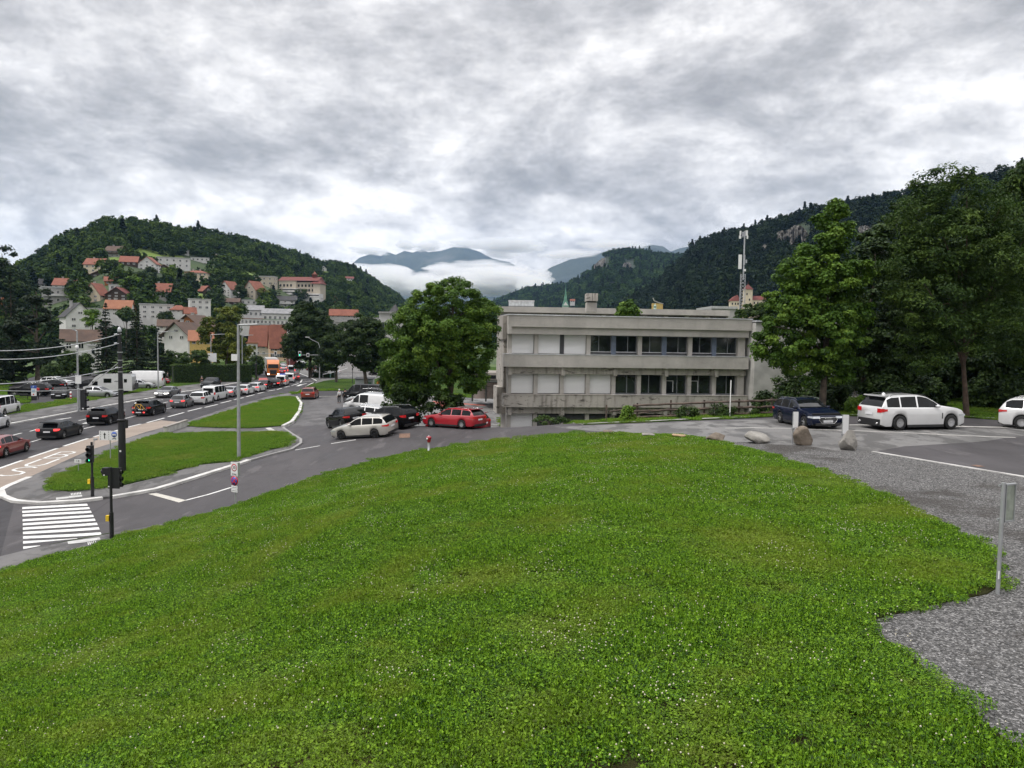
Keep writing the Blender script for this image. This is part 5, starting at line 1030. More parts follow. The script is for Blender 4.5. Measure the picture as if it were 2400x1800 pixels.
PROF = {
 'hatch': dict(L=4.3, W=1.79, H=1.47, wb=2.6, belt=.63, top=[(0,.58),(.02,.655),(.07,.77),(.135,.915),(.18,.965),(.33,1.0),(.46,.99),(.54,.94),(.62,.82),(.705,.68),(.76,.65),(.88,.595),(.95,.54),(.985,.47),(1.0,.39)], ws=(.53,.71), rg=(.022,.14), gl=(.13,.665), pil=(.225,.44)),
 'wagon': dict(L=4.75, W=1.83, H=1.48, wb=2.8, belt=.62, top=[(0,.60),(.012,.66),(.04,.80),(.075,.91),(.12,.96),(.30,.99),(.46,1.0),(.54,.95),(.61,.84),(.69,.69),(.75,.655),(.88,.60),(.95,.54),(.985,.47),(1.0,.39)], ws=(.53,.695), rg=(.014,.085), gl=(.065,.655), pil=(.235,.43)),
 'suv': dict(L=4.65, W=1.9, H=1.67, wb=2.85, belt=.62, top=[(0,.60),(.012,.665),(.04,.80),(.07,.91),(.12,.965),(.30,.995),(.46,1.0),(.54,.96),(.62,.85),(.70,.71),(.76,.68),(.89,.625),(.955,.565),(.985,.50),(1.0,.42)], ws=(.54,.705), rg=(.014,.078), gl=(.065,.66), pil=(.22,.42)),
 'sedan': dict(L=4.6, W=1.8, H=1.44, wb=2.7, belt=.645, top=[(0,.58),(.02,.67),(.10,.715),(.17,.75),(.24,.89),(.30,.965),(.40,1.0),(.50,.985),(.57,.93),(.64,.81),(.71,.69),(.78,.655),(.9,.59),(.96,.53),(.985,.47),(1.0,.39)], ws=(.565,.715), rg=(.165,.28), gl=(.20,.675), pil=(.42,)),
 'van': dict(L=4.9, W=1.9, H=1.95, wb=3.0, belt=.52, top=[(0,.50),(.004,.80),(.012,.93),(.04,.98),(.12,1.0),(.55,1.0),(.66,.985),(.72,.95),(.80,.74),(.86,.58),(.90,.545),(.96,.50),(.985,.43),(1.0,.33)], ws=(.70,.86), rg=(2,2), gl=(.03,.80), pil=(.28,.50,.68)),
 'mpv': dict(L=4.6, W=1.85, H=1.66, wb=2.75, belt=.60, top=[(0,.58),(.01,.66),(.035,.82),(.06,.92),(.10,.965),(.28,1.0),(.45,.995),(.56,.95),(.66,.82),(.76,.66),(.82,.62),(.92,.56),(.965,.50),(.985,.45),(1.0,.36)], ws=(.55,.765), rg=(.012,.066), gl=(.06,.71), pil=(.20,.42)),
}
WH = {}
def wheel_mesh(r, dark, ns=5):
    k = (round(r, 3), dark, ns)
    if k not in WH:
        t = MB(); t.lathe((0,0,0), [(r*.60,-.10),(r*.93,-.11),(r,-.07),(r,.07),(r*.93,.11),(r*.60,.10)], 28, 0, 'y'); t.lathe((0,0,0), [(r*.60,-.10),(r*.60,.10)], 28, 0, 'y'); a = t.obj('wheel', M_tyre)
        q = MB(); q.lathe((0,0,0), [(.001,.01),(r*.5,.01),(r*.55,.05),(r*.62,.085),(r*.64,.115),(r*.60,.115),(r*.585,.07)], 28, 0, 'y'); q.lathe((0,0,0), [(.001,.095),(r*.12,.09),(r*.14,.04)], 12, 1, 'y')
        for i in range(ns*2): 
            an = 2*PI*(i//2)/ns+(.16 if i % 2 else -.16); M = Matrix.Rotation(an, 3, 'Y'); w_ = r*.055
            vs = [M @ Vector(v) for v in ((-w_,.085,r*.08),(w_,.085,r*.08),(w_,.10,r*.60),(-w_,.10,r*.60),(-w_,.03,r*.08),(w_,.03,r*.08),(w_,.04,r*.60),(-w_,.04,r*.60))]; q.add(vs, [(0,1,2,3),(0,4,5,1),(1,5,6,2),(2,6,7,3),(3,7,4,0)], 1)
        b = q.obj('rim', [M_under, M_rimd if dark else M_rim]); WH[k] = (a.data, b.data); bpy.data.objects.remove(a); bpy.data.objects.remove(b)
    return WH[k]
def car(label, pos, heading, kind='hatch', pt='white', sc=1.0, L=None, H=None, W=None, dark=False, brake=False, on=False, rails=None, panel=False, group=None, bump=False, glass=None, ns=5, cat='car', name=None, pitch=None, rnd=0, extra=None, plate=True):
    s = dict(PROF[kind]); L_ = L or s['L']; Wd = W or s['W']; Hh = H or s['H']; wb = s['wb']*L_/s['L']; P = PT_[pt] if isinstance(pt, str) else pt; GL = glass or M_cgl
    o = thing(name or ('van' if kind == 'van' else 'car'), label, cat, pos, heading, group); o.rotation_euler[1] = -(pitch or 0); o.scale = (sc, sc, sc)
    if pitch is None:
        ch, sh = math.cos(heading)*wb/2*sc, math.sin(heading)*wb/2*sc; za, zb_ = h(pos[0]+ch, pos[1]+sh), h(pos[0]-ch, pos[1]-sh); tw = Wd*.42*sc; zl, zr_ = h(pos[0]-math.sin(heading)*tw, pos[1]+math.cos(heading)*tw), h(pos[0]+math.sin(heading)*tw, pos[1]-math.cos(heading)*tw)
        o.rotation_euler[1] = -math.atan2(za-zb_, wb*sc); o.rotation_euler[0] = math.atan2(zl-zr_, 2*tw); o.location.z = (za+zb_)/2
    r = .335 if kind in ('suv', 'van') else .315; r = r*1.08 if kind == 'suv' else r; fo = (L_-wb)*.46; xf = L_-fo; xr = xf-wb; ra = r*1.17
    tp = np.array(s['top']); topf = lambda x: np.interp(x/L_, tp[:, 0], tp[:, 1])*Hh
    xs = list(np.linspace(0, L_, 40))+[p[0]*L_ for p in s['top']]
    for c in (xf, xr): xs += [c+ra*math.cos(a) for a in np.linspace(0, PI, 15)]+[c-ra*1.02, c+ra*1.02]
    for a in s['ws']+s['rg']+s['gl']: xs.append(min(a, 1)*L_)
    for a in s['pil']: xs += [a*L_-.035, a*L_+.035]
    xs = sorted(set(round(x, 3) for x in xs)); q = [xs[0]]
    for x in xs[1:]:
        if x-q[-1] > .012: q.append(x)
    q[-1] = L_; xs = q
    def hw(x): f = abs(2*x/L_-1); return Wd/2*(1-.055*f**4-.075*max(0, (x/L_-.90)/.10)**2-.045*max(0, (.06-x/L_)/.06)**2)
    belt0 = s['belt']*Hh
    def sec(x):
        w_ = hw(x); zt = float(topf(x)); zb = .19; 
        for c in (xf, xr):
            if abs(x-c) < ra: zb = max(zb, r+math.sqrt(max(0, ra*ra-(x-c)**2)))
        e = .10*max(0, (x/L_-.93)/.07)+.08*max(0, (.05-x/L_)/.05); zb += e
        bz = belt0+.03*Hh*(1-x/L_)*.9; bz = min(bz, zt-.035); gh = max(0, zt-bz); tum = 1-.24*min(1, gh/(.40*Hh))*(.45 if kind == 'van' else 1)
        z1 = max(zb+.03, .30); z2 = max(z1+.02, .56*bz+.12)
        return [(w_*.94, zb), (w_*.975, z1), (w_*1.0, max(z2, z1+.01)), (w_*.985, bz-.05 if bz-.05 > z2 else z2+.005), (w_*.955, bz), (w_*.955*(1-(1-tum)*.12), min(bz+.025, zt-.01)), (w_*.955*(tum+(1-tum)*.10), zt-min(.07, gh*.25)), (w_*.955*tum*.94, zt-min(.02, gh*.1)), (w_*.955*tum*.55, zt+.012*min(1, gh*4)), (0, zt+.02*min(1, gh*4))]
    S_ = [sec(x) for x in xs]; n = len(xs); m = 10; V = []; 
    for i, x in enumerate(xs):
        for y, z in S_[i]: V.append((x-L_/2, y, z))
        for y, z in S_[i][:-1]: V.append((x-L_/2, -y, z))
    st = 2*m-1; idx = lambda i, j, sd: i*st+j if sd > 0 or j == m-1 else i*st+m+j
    groups = {'body': [], 'windscreen': [], 'rear_window': [], 'wl': [], 'wr': []}
    gx0, gx1 = s['gl'][0]*L_, s['gl'][1]*L_
    for i in range(n-1):
        xm = (xs[i]+xs[i+1])/2
        for j in range(m-1):
            for sd in (1, -1):
                f = (idx(i, j, sd), idx(i+1, j, sd), idx(i+1, j+1, sd), idx(i, j+1, sd)); f = f if sd < 0 else f[::-1]; g = 'body'
                if j == 5 and gx0 < xm < gx1 and not any(abs(xm-p*L_) < .034 for p in s['pil']) and (not panel or xm > s['pil'][-1]*L_ or (panel == 2 and s['pil'][1]*L_ < xm)): g = 'wl' if sd > 0 else 'wr'
                if j in (7, 8):
                    if s['ws'][0]*L_ < xm < s['ws'][1]*L_: g = 'windscreen'
                    if s['rg'][0]*L_ < xm < s['rg'][1]*L_: g = 'rear_window'
                groups[g].append(f)
    for i, fl in ((0, 1), (n-1, -1)):
        for j in range(m-1):
            if j == m-2: f = (idx(i, j, 1), idx(i, m-1, 1), idx(i, j, -1))
            else: f = (idx(i, j, 1), idx(i, j+1, 1), idx(i, j+1, -1), idx(i, j, -1))
            groups['body'].append(f if fl < 0 else f[::-1])
    def part(name, fs, mt, sm=True):
        used = sorted({a for f in fs for a in f}); mp = {a: b for b, a in enumerate(used)}; mb = MB(); mb.add([V[a] for a in used], [tuple(mp[a] for a in f) for f in fs], 0, sm); return mb.obj(name, mt, o)
    b = part('body', groups['body'], P)
    for e in b.data.edges: pass
    for g, nm in (('windscreen', 'windscreen'), ('rear_window', 'rear_window'), ('wl', 'side_window'), ('wr', 'side_window')):
        if groups[g]: part(nm, groups[g], GL)
    mb = MB(); mb.box(-L_/2+.12, L_/2-.12, -Wd/2+.16, Wd/2-.16, .16, .62*Hh*.9); mb.obj('underbody', M_under, o)
    bx = lambda x: x-L_/2
    # bumpers and trim
    mb = MB()
    wR, wF = hw(0), hw(L_)
    mb.box(-L_/2-.03, -L_/2+.02, -wR*.9, wR*.9, .20, .36 if not bump else .52); mb.obj('bumper_trim', M_plast, o); mb = MB(); mb.box(L_/2-.02, L_/2+.025, -wF*.85, wF*.85, .20, .33); mb.box(L_/2-.01, L_/2+.03, -wF*.42, wF*.42, .34, min(.56*Hh*.72, .60)); mb.obj('front_grille', M_plast, o)
    mb = MB()
    for sy in (1, -1): mb.box(bx(xr)+ra, bx(xf)-ra, min(sy*Wd*.455, sy*Wd*.488), max(sy*Wd*.455, sy*Wd*.488), .15, .27)
    mb.obj('sill', M_plast, o)
    # lamps wrapped round the corners
    def lamp(name, end, z0, z1, inner, ln, mt):
        for sy in (1, -1):
            x0 = -L_/2-.018 if end < 0 else L_/2+.012; w0 = hw(0 if end < 0 else L_); xa = .07*L_*.5; w1 = hw(xa if end < 0 else L_-xa)+.008; w2 = hw(ln if end < 0 else L_-ln)+.010
            X_ = lambda e_: (-L_/2+e_) if end < 0 else (L_/2-e_); W_ = lambda e_: hw(e_ if end < 0 else L_-e_); pts = [(x0, inner*w0), (x0, w0*.97), (X_(.004), W_(.02)+.022), (X_(.10), W_(.10)+.020), (X_(.5*ln), W_(.5*ln)+.016), (X_(ln), W_(ln)+.012)]
            vs = []
            for k, (x, y) in enumerate(pts):
                sl = .05*k/5*(z1-z0)/.2; zz1 = z1; xs_ = 0 if end < 0 else -.04*(k < 2)
                vs += [(x, sy*y, z0+sl*(1.6 if end < 0 else .8)), (x+xs_, sy*y*(.995), zz1-(0.0 if end > 0 else .10*(z1-z0)*(k > 3)))]
            fs = [(2*k, 2*k+2, 2*k+3, 2*k+1) for k in range(5)]; m2 = MB(); m2.add(vs, fs if (sy*end) > 0 else [f[::-1] for f in fs]); m2.obj(name, mt, o)
    if kind == 'van': lamp('tail_light', -1, .42*Hh, .60*Hh, .86, .10, M_brake if brake else M_tail)
    elif kind in ('wagon', 'sedan'): lamp('tail_light', -1, .50*Hh, .60*Hh, .60, .35, M_brake if brake else M_tail)
    else: lamp('tail_light', -1, .50*Hh, .62*Hh, .66, .28, M_brake if brake else M_tail)
    lamp('headlight', 1, .385*Hh, .385*Hh+.11, .55, .42, M_headon if on else M_head)
    if kind == 'van':
        mb = MB(); mb.box(-L_/2-.02, -L_/2+.06, -hw(0)*.72, hw(0)*.72, .56*Hh, .86*Hh); mb.obj('rear_window', GL, o)
    if plate:
        for e, z in ((-1, .42*Hh if kind != 'van' else .36*Hh), (1, .36)): mb = MB(); x = e*(L_/2+.035); mb.box(min(x, x-e*.02), max(x, x-e*.02), -.26, .26, z, z+.115); mb.obj('licence_plate', M_plate, o)
    for sy in (1, -1):
        xm = bx(s['ws'][1]*L_)-.30*(1 if kind != 'van' else .8); zm = belt0+.06; mb = MB(); y0 = sy*Wd*.47
        mb.lathe((0,0,0), [(.001,-.11),(.07,-.09),(.085,0),(.07,.09),(.001,.11)], 8, 0, 'y')
        mb.v = [(xm+a*1.0, y0+sy*.09+b, zm+.05+c*.9) for a, b, c in mb.v]; mb.obj('mirror', P, o)
    wm, rm = wheel_mesh(r, dark, ns)
    for x in (xf, xr):
        for sy in (1, -1):
            w_ = bpy.data.objects.new('wheel', wm); COL.objects.link(w_); w_.parent = o; w_.location = (bx(x), sy*(Wd/2-.115), r); w_.rotation_euler[2] = 0 if sy > 0 else PI
            q = bpy.data.objects.new('rim', rm); COL.objects.link(q); q.parent = w_
    if rails:
        for sy in (1, -1):
            y = sy*Wd*.355; z = Hh+.01; mb = MB(); mb.tube([(bx(.12*L_), y, z-.07), (bx(.15*L_), y, z+.0), (bx(.34*L_), y, z+.025), (bx(.50*L_), y, z+.005), (bx(.545*L_), y, z-.06)], .013, 6); mb.obj('roof_rail', M_chrome if rails == 1 else M_plast, o)
    if extra: extra(o, L_, Wd, Hh, P)
    return o
def spoiler(o, L_, Wd, Hh, P):
    mb = MB(); mb.box(-L_/2+.13, -L_/2+.55, -Wd*.33, Wd*.33, Hh*.955, Hh*.985); mb.obj('spoiler', P, o)
def lane_dir(u, v):
    p = Vector(Gn(u, v)[:2]); best = None
    for i in range(len(E_mid)-1):
        a, b = Vector(E_mid[i]), Vector(E_mid[i+1]); t = max(0, min(1, (p-a).dot(b-a)/(b-a).length_squared)); d = (a+(b-a)*t-p).length
        if best is None or d < best[0]: best = (d, math.atan2((b-a).y, (b-a).x))
    return best[1]
def put(u, v, **k): p = Gn(u, v); return (p.x, p.y, float(hnear(np.array([p.x]), np.array([p.y]))[0]))
CG = 'cars queuing on the main road'
def qc(label, u, v, kind, pt, **k): 
    hd = lane_dir(u, v)+(PI if k.pop('facing', False) else 0)+k.pop('turn', 0); g = k.pop('group', CG); return car(label, put(u, v), hd, kind, pt, group=g, **k)
qc('wine red hatchback cut by the left edge, first in the queue', 8, 1066, 'hatch', 'dred', brake=True)
qc('dark grey hatchback with red lit lamps, second in the queue beside the tan lane', 143, 1024, 'hatch', 'dgrey', brake=True, W=1.82, extra=spoiler)
qc('black off-roader behind the tall black pole', 250, 992, 'suv', 'black', rails=2, L=4.4, H=1.62, extra=spoiler)
wb_ = qc('black estate carrying a yellow bicycle on its tail', 352, 971, 'suv', 'black', rails=1, L=4.6, H=1.62, extra=spoiler)
qc('small grey hatchback with tall lit lamps behind the bicycle carrier', 428, 954, 'hatch', 'grey', brake=True, L=3.65, H=1.55, W=1.64)
qc('white compact off-roader in the queue just behind the white people van', 474, 946, 'suv', 'white', L=4.3, H=1.6)
qc('white people van with dark rear window in the middle of the queue', 505, 937, 'van', 'white', L=4.9)
qc('silver saloon in the queue ahead of the white people van', 543, 929, 'sedan', 'silver', brake=True)
qc('white hatchback in the queue right of the tall silver lamp post', 575, 924, 'hatch', 'white', brake=True)
qc('second white hatchback in the queue, nearer the black cars', 602, 918, 'wagon', 'white', brake=True)
qc('black saloon between the white hatchback and the black estate', 621, 911, 'sedan', 'black', brake=True)
qc('black estate just behind the white and orange emergency van', 647, 907, 'wagon', 'black', brake=True)
M_or = mat('orange reflective stripe', (.7,.12,.02), .4)
def stripe(o, L_, Wd, Hh, P):
    for sy in (1, -1): mb = MB(); mb.box(-L_*.48, L_*.40, min(sy*Wd*.487, sy*Wd*.507), max(sy*Wd*.487, sy*Wd*.507), .75, .95); mb.obj('stripe', M_or, o)
    mb = MB(); mb.box(-L_/2-.03, -L_/2-.005, -Wd*.42, Wd*.42, .74, .92); mb.obj('stripe', M_or, o); mb = MB(); mb.box(.3, .6, -.5, .5, Hh-.01, Hh+.12); mb.obj('light_bar', mat('blue lamp', (.05,.1,.5), .3), o)
qc('white emergency van with orange stripes in the queue', 662, 903, 'van', 'white', brake=True, L=4.8, H=1.9, extra=stripe)
qc('plain white van directly ahead of the emergency van', 679, 896, 'van', 'white', brake=True, L=4.7, H=1.85)
qc('dark red hatchback at the bend right of the white vans', 692, 891, 'hatch', 'dred', brake=True)
qc('tall silver van with wide dark rear window beside the orange lorry', 684, 879, 'van', 'silver', brake=True, H=2.4, L=5.4)
qc('small red car squeezed between the orange lorry and the silver van', 662, 876, 'hatch', 'red', brake=True)
qc('silver car right beside the orange lorry cab', 666, 868, 'hatch', 'silver', brake=True)
qc('farther silver car behind the one beside the lorry', 664, 860, 'sedan', 'silver')
OG = 'cars coming towards the camera'
qc('grey saloon driving towards us with lamps lit in the far lane', 394, 930, 'sedan', 'grey', facing=True, group=OG, on=True, L=4.5)
qc('dark off-roader coming towards us beside the white people van', 494, 909, 'suv', 'dgrey', facing=True, group=OG, rails=1)
qc('white car crossing far off right of the red container', 705, 853, 'hatch', 'white', facing=True, group=OG, turn=.8)
qc('white box shaped car cut by the left edge in the far lane', -24, 1006, 'mpv', 'white', facing=False, turn=.1, group=OG, L=4.1)
# cars parked left of the main road
PG = 'cars parked in the left car park'
def pk(label, u, v, hd, kind, pt, **k): return car(label, put(u, v), math.radians(hd), kind, pt, group=k.pop('group', PG), **k)
pk('white van seen from behind cut by the left edge beside the pavement', 4, 971, 100, 'van', 'white', L=4.8, H=1.97)
pk('black off-roader parked behind the blue and white ticket pillar', 72, 928, 188, 'suv', 'black', rails=1, L=4.9, H=1.75)
pk('black estate parked behind the black off-roader', 112, 913, 188, 'wagon', 'black', rails=1)
pk('white hatchback parked behind the black estate', 135, 905, -5, 'wagon', 'white', rails=1)
pk('black compact car facing us beside the red and white bollard', 143, 932, -68, 'sedan', 'black', L=4.1, H=1.38)
pk('silver saloon parked in front of the motorhome', 232, 931, 2, 'sedan', 'silver', L=4.85, H=1.46)
pk('dark hatchback hidden behind the nose of the motorhome', 205, 910, 200, 'hatch', 'dgrey')
pk('silver hatchback between the motorhome and the lamp post', 330, 911, 10, 'hatch', 'silver', L=4.1)
pk('red car half hidden behind the lamp post near the big white van', 370, 899, 12, 'hatch', 'red', L=3.9)
def hi_van(o, L_, Wd, Hh, P): pass
pk('big white panel van with high roof behind the motorhome', 333, 907, 190, 'van', 'white', L=6.6, H=2.6, W=2.0, panel=1)
# motorhome
def motorhome():
    p = put(258, 922); o = thing('motorhome', 'white motorhome with raked front and bicycles on its tail behind the silver saloon', 'motorhome', p, math.radians(192)); L_, W_ = 6.3, 2.2
    pr = [(-3.15,.45),(3.0,.45),(3.15,.65),(3.12,1.0),(2.5,1.15),(2.0,1.75),(1.55,2.35),(.9,2.78),(-2.6,2.78),(-3.05,2.72),(-3.15,2.4)]
    mb = MB(); n = len(pr); mb.add([(x, -W_/2, z) for x, z in pr]+[(x, W_/2, z) for x, z in pr], [tuple(range(n))[::1], tuple(range(2*n-1, n-1, -1))]+[(i, n+i, n+(i+1) % n, (i+1) % n) for i in range(n)]); mb.obj('body', PT_['white'], o)
    for sy in (1, -1):
        y = sy*(W_/2+.012); a = lambda y_: (min(y_, y_-sy*.05), max(y_, y_-sy*.05))
        for x0, x1, z0, z1 in ((1.25,1.95,1.2,1.75),(-.5,.5,1.55,2.15),(-2.5,-2.1,1.6,2.1)): mb = MB(); mb.box(x0, x1, *a(y), z0, z1); mb.obj('window', M_cgl, o)
        mb = MB(); mb.box(-1.35, -.85, *a(y), 1.7, 1.76); mb.box(-1.5, -1.0, *a(y), 1.8, 1.84); mb.obj('trim_stripe', M_plast, o)
        for x in (1.95, -1.8): wm, rm = wheel_mesh(.34, False); w_ = bpy.data.objects.new('wheel', wm); COL.objects.link(w_); w_.parent = o; w_.location = (x, sy*(W_/2-.1), .34); w_.rotation_euler[2] = 0 if sy > 0 else PI; q = bpy.data.objects.new('rim', rm); COL.objects.link(q); q.parent = w_
    mb = MB(); mb.add([(2.53,-.95,1.2),(2.53,.95,1.2),(2.03,.95,1.8),(2.03,-.95,1.8)], [(0,1,2,3)]); mb.obj('windscreen', M_cgl, o)
    mb = MB(); mb.box(-3.5,-3.16,-.9,.9,.62,.68); mb.box(-3.5,-3.46,-.9,.9,.68,1.5); mb.obj('bike_rack', M_plast, o); return p
mp_ = motorhome()
def bicycle(label, loc, rz, col, lean=0, sc=1.0):
    o = thing('bicycle', label, 'bicycle', loc, rz); o.scale = (sc,)*3; o.rotation_euler[0] = lean; Mc = mat('bike paint '+'%.2f' % col[0], col, .35)
    for x in (-.52, .52):
        mb = MB(); mb.lathe((0,0,0), [(.31,-.02),(.34,-.015),(.345,0),(.34,.015),(.31,.02)], 20, 0, 'y'); w_ = mb.obj('wheel', M_tyre, o); w_.location = (x, 0, .345)
        mb = MB()
        for k in range(8): a = PI*k/8; mb.tube([(.31*math.cos(a), 0, .31*math.sin(a)), (-.31*math.cos(a), 0, -.31*math.sin(a))], .004, 4)
        mb.lathe((0,0,0), [(.02,-.04),(.02,.04)], 8, 0, 'y'); mb.obj('spokes', M_chrome, w_)
    mb = MB(); A, B, Cc, D, E = (-.52,0,.345), (-.05,0,.30), (-.15,0,.80), (.36,0,.82), (.52,0,.345)
    for a, b in ((A,B),(B,Cc),(A,Cc),(B,D),(Cc,D),(D,E)): mb.tube([a, b], .022, 6)
    mb.obj('bicycle_frame', Mc, o); mb = MB(); mb.tube([Cc, (-.19,0,.93)], .015, 6); mb.box(-.32,-.08,-.06,.06,.92,.97); mb.obj('saddle', M_plast, o); mb = MB(); mb.tube([D, (.34,0,.98)], .015, 6); mb.tube([(.30,-.28,1.0),(.36,0,.99),(.30,.28,1.0)], .014, 6); mb.obj('handlebar', M_plast, o); return o
hd = lane_dir(352, 971); c_, s_ = math.cos(hd), math.sin(hd); P0 = put(352, 971)
bicycle('yellow framed bicycle strapped across the tail of the black estate', (P0[0]-c_*2.62, P0[1]-s_*2.62, P0[2]+.48), hd+PI/2, (.75,.42,.03))
rk = thing('bike_carrier', 'tow bar bicycle carrier with number plate on the tail of the black estate', 'bike carrier', (P0[0]-c_*2.4, P0[1]-s_*2.4, P0[2]), hd)
mb = MB(); mb.box(-.45,.1,-.08,.08,.40,.46); mb.box(-.42,-.36,-.65,.65,.44,.49); mb.box(-.15,-.10,-.6,.6,.44,.49); mb.obj('carrier_frame', M_plast, rk); mb = MB(); mb.box(-.47,-.44,-.26,.26,.42,.53); mb.obj('licence_plate', M_plate, rk)
for sy in (-1, 1): mb = MB(); mb.box(-.48,-.44,min(sy*.45, sy*.62),max(sy*.45, sy*.62),.42,.54); mb.obj('tail_light', M_brake, rk)
ca, sa = math.cos(math.radians(192)), math.sin(math.radians(192))
bicycle('dark bicycle on the rear rack of the motorhome', (mp_[0]-ca*3.34, mp_[1]-sa*3.34, mp_[2]+.7), math.radians(102), (.05,.05,.06))
# the right hand lot
LG = 'cars parked in the right hand lot'
def wl_(pF, hd, kind, side=1, sc=1.0, L=None, z=None):
    """centre from the near rear wheel contact"""
    s = PROF[kind]; L_ = (L or s['L']); wb = s['wb']*L_/s['L']; fo = (L_-wb)*.46; xr = L_-fo-wb-L_/2; a = math.radians(hd); p = pF; lx, ly = xr*sc, side*(s['W']/2-.05)*sc
    return (p[0]-(math.cos(a)*lx-math.sin(a)*ly), p[1]-(math.sin(a)*lx+math.cos(a)*ly))
def lot(label, wheel, hd, kind, pt, side=1, sc=1.0, z=None, **k):
    if isinstance(wheel, tuple) and len(wheel) == 2: p = put(*wheel)
    x, y = wl_(p, hd, kind, side, sc, k.get('L')); zz = float(hnear(np.array([x]), np.array([y]))[0]) if z is None else z
    return car(label, (x, y, zz), math.radians(hd), kind, pt, sc=sc, group=k.pop('group', LG), **k)
lot('pale silver estate with dark wheels, nearest of the lot, seen from its left side', (879,1027), 160, 'wagon', 'pearl', 1, dark=True, rails=2, L=4.6, H=1.5, ns=7)
lot('black people carrier with silver roof rails behind the pale silver estate', (923,1008), 144, 'mpv', 'black', 1, rails=1)
lot('bright red estate with silver wheels parked under the big maple', (1082,1006), 148, 'wagon', 'red', 1, sc=.97, rails=1, ns=9, L=4.75, extra=spoiler)
prd = put(1050, 1004); car('second red estate mostly hidden behind the bright red one', (prd[0]+.6, 56.6, 1.75), math.radians(156), 'wagon', 'red', sc=.98, rails=1, pitch=-.05, group=LG, extra=spoiler)
car('black estate with tall red lamps behind the pale silver estate', put(812, 1000), math.radians(122), 'wagon', 'black', sc=1.05, group=LG, rails=2, H=1.52)
def noses():
    for lab, u, v, kind, pt, kk in (('white hatchback between the black estate and the silver car in the lot', 850, 990, 'suv', 'white', dict(rails=1, H=1.55)),
      ('silver car right behind the white one in the lot', 852, 981, 'wagon', 'silver', dict(rails=1)),
      ('white camper van with dark side pane in the lot', 868, 967, 'van', 'white', dict(L=5.2, H=1.98, panel=2)),
      ('maroon roofed car behind the white camper van', 863, 953, 'hatch', 'dred', dict()),
      ('silver estate with arched roof, third beyond the camper van', 862, 948, 'wagon', 'silver', dict(rails=1)),
      ('black off-roader beyond the silver estate in the lot', 858, 941, 'suv', 'black', dict(rails=1)),
      ('dark grey van at the far end of the lot row', 850, 935, 'van', 'dgrey', dict(L=4.9)),
      ('black pick-up like car at the far right corner of the lot', 882, 934, 'sedan', 'black', dict(H=1.6)),
      ('grey car at the very far end of the lot row', 865, 928, 'wagon', 'grey', dict(rails=1))):
        car(lab, put(u, v), math.radians(172), kind, pt, sc=1.04, group=LG, **kk)
noses()
car('copper red off-roader seen from behind, driving out of the lot', put(727, 934), math.radians(96), 'suv', 'brick', group=None, brake=False, L=4.3, H=1.6, rails=2)
# cars on the upper road at right
pn = put(1884, 1003); a = math.radians(-84); s = PROF['wagon']; L_ = 4.75; xfw = L_/2-(L_-s['wb'])*.46; lx, ly = xfw*.95, -(s['W']/2-.05)*.95
def grille(o, L_, Wd, Hh, P):
    mb = MB(); x = L_/2+.03; mb.add([(x,-.42,.62),(x,.42,.62),(x,.5,.5),(x,.34,.30),(x,-.34,.30),(x,-.5,.5)], [(0,5,4,3,2,1)]); mb.obj('grille', M_plast, o)
    f = MB(); q = [(-.42,.62),(.42,.62),(.5,.5),(.34,.30),(-.34,.30),(-.5,.5),(-.42,.62)]; f.tube([(x+.01, y, z) for y, z in q], .018, 5)
    for k in range(4): f.tube([(x+.01,-.38,.34+.07*k),(x+.01,.38,.34+.07*k)], .006, 4)
    for k in range(4): f.tube([(x+.03, -.135+.09*k+.06*math.cos(t), .545+.05*math.sin(t)) for t in np.linspace(0, 2*PI, 13)], .007, 4)
    f.obj('grille_frame', M_chrome, o)
pt_ = MATS.get('x'); ptx = (pn[0]-(math.cos(a)*lx-math.sin(a)*ly), pn[1]-(math.sin(a)*lx+math.cos(a)*ly))
car('navy blue estate coming uphill towards us by the wooden fence', (ptx[0], ptx[1], 4.33), a, 'wagon', 'navy', sc=.95, rails=1, extra=grille)
xw = put(2108, 1009); s = PROF['suv']; hd = 13
x, y = wl_(xw, hd, 'suv', -1, 1.03, 4.7)
def bm(o, L_, Wd, Hh, P):
    spoiler(o, L_, Wd, Hh, P); mb = MB(); mb.box(.95, 1.0, -Wd*.502, -Wd*.494, .55, .82); mb.obj('side_vent', M_plast, o); mb = MB(); mb.lathe((-L_/2+.75, 0, Hh), [(.1,-.02),(.06,.05),(.001,.09)], 8); mb.obj('aerial', P, o)
    for sy in (1, -1): mb = MB(); mb.lathe((0,0,0), [(.05,-.02),(.05,.06),(.035,.06),(.03,0)], 10, 0, 'x'); q = mb.obj('exhaust', M_chrome, o); q.location = (-L_/2-.03, sy*.62, .33); q.rotation_euler[2] = PI
car('large white off-roader with black lower trim driving away to the right', (x, y, 4.5), math.radians(hd), 'suv', 'white', sc=1.03, L=4.7, W=1.9, H=1.68, rails=2, bump=True, extra=bm, ns=10, dark=False)
xw = put(2394, 1006); x, y = wl_(xw, -42, 'wagon', -1, 1.08, 4.3)
car('white estate cut by the right edge of the photo', (x, y, 4.5), math.radians(-42), 'wagon', 'white', sc=1.08, L=4.3, rails=1, ns=10)
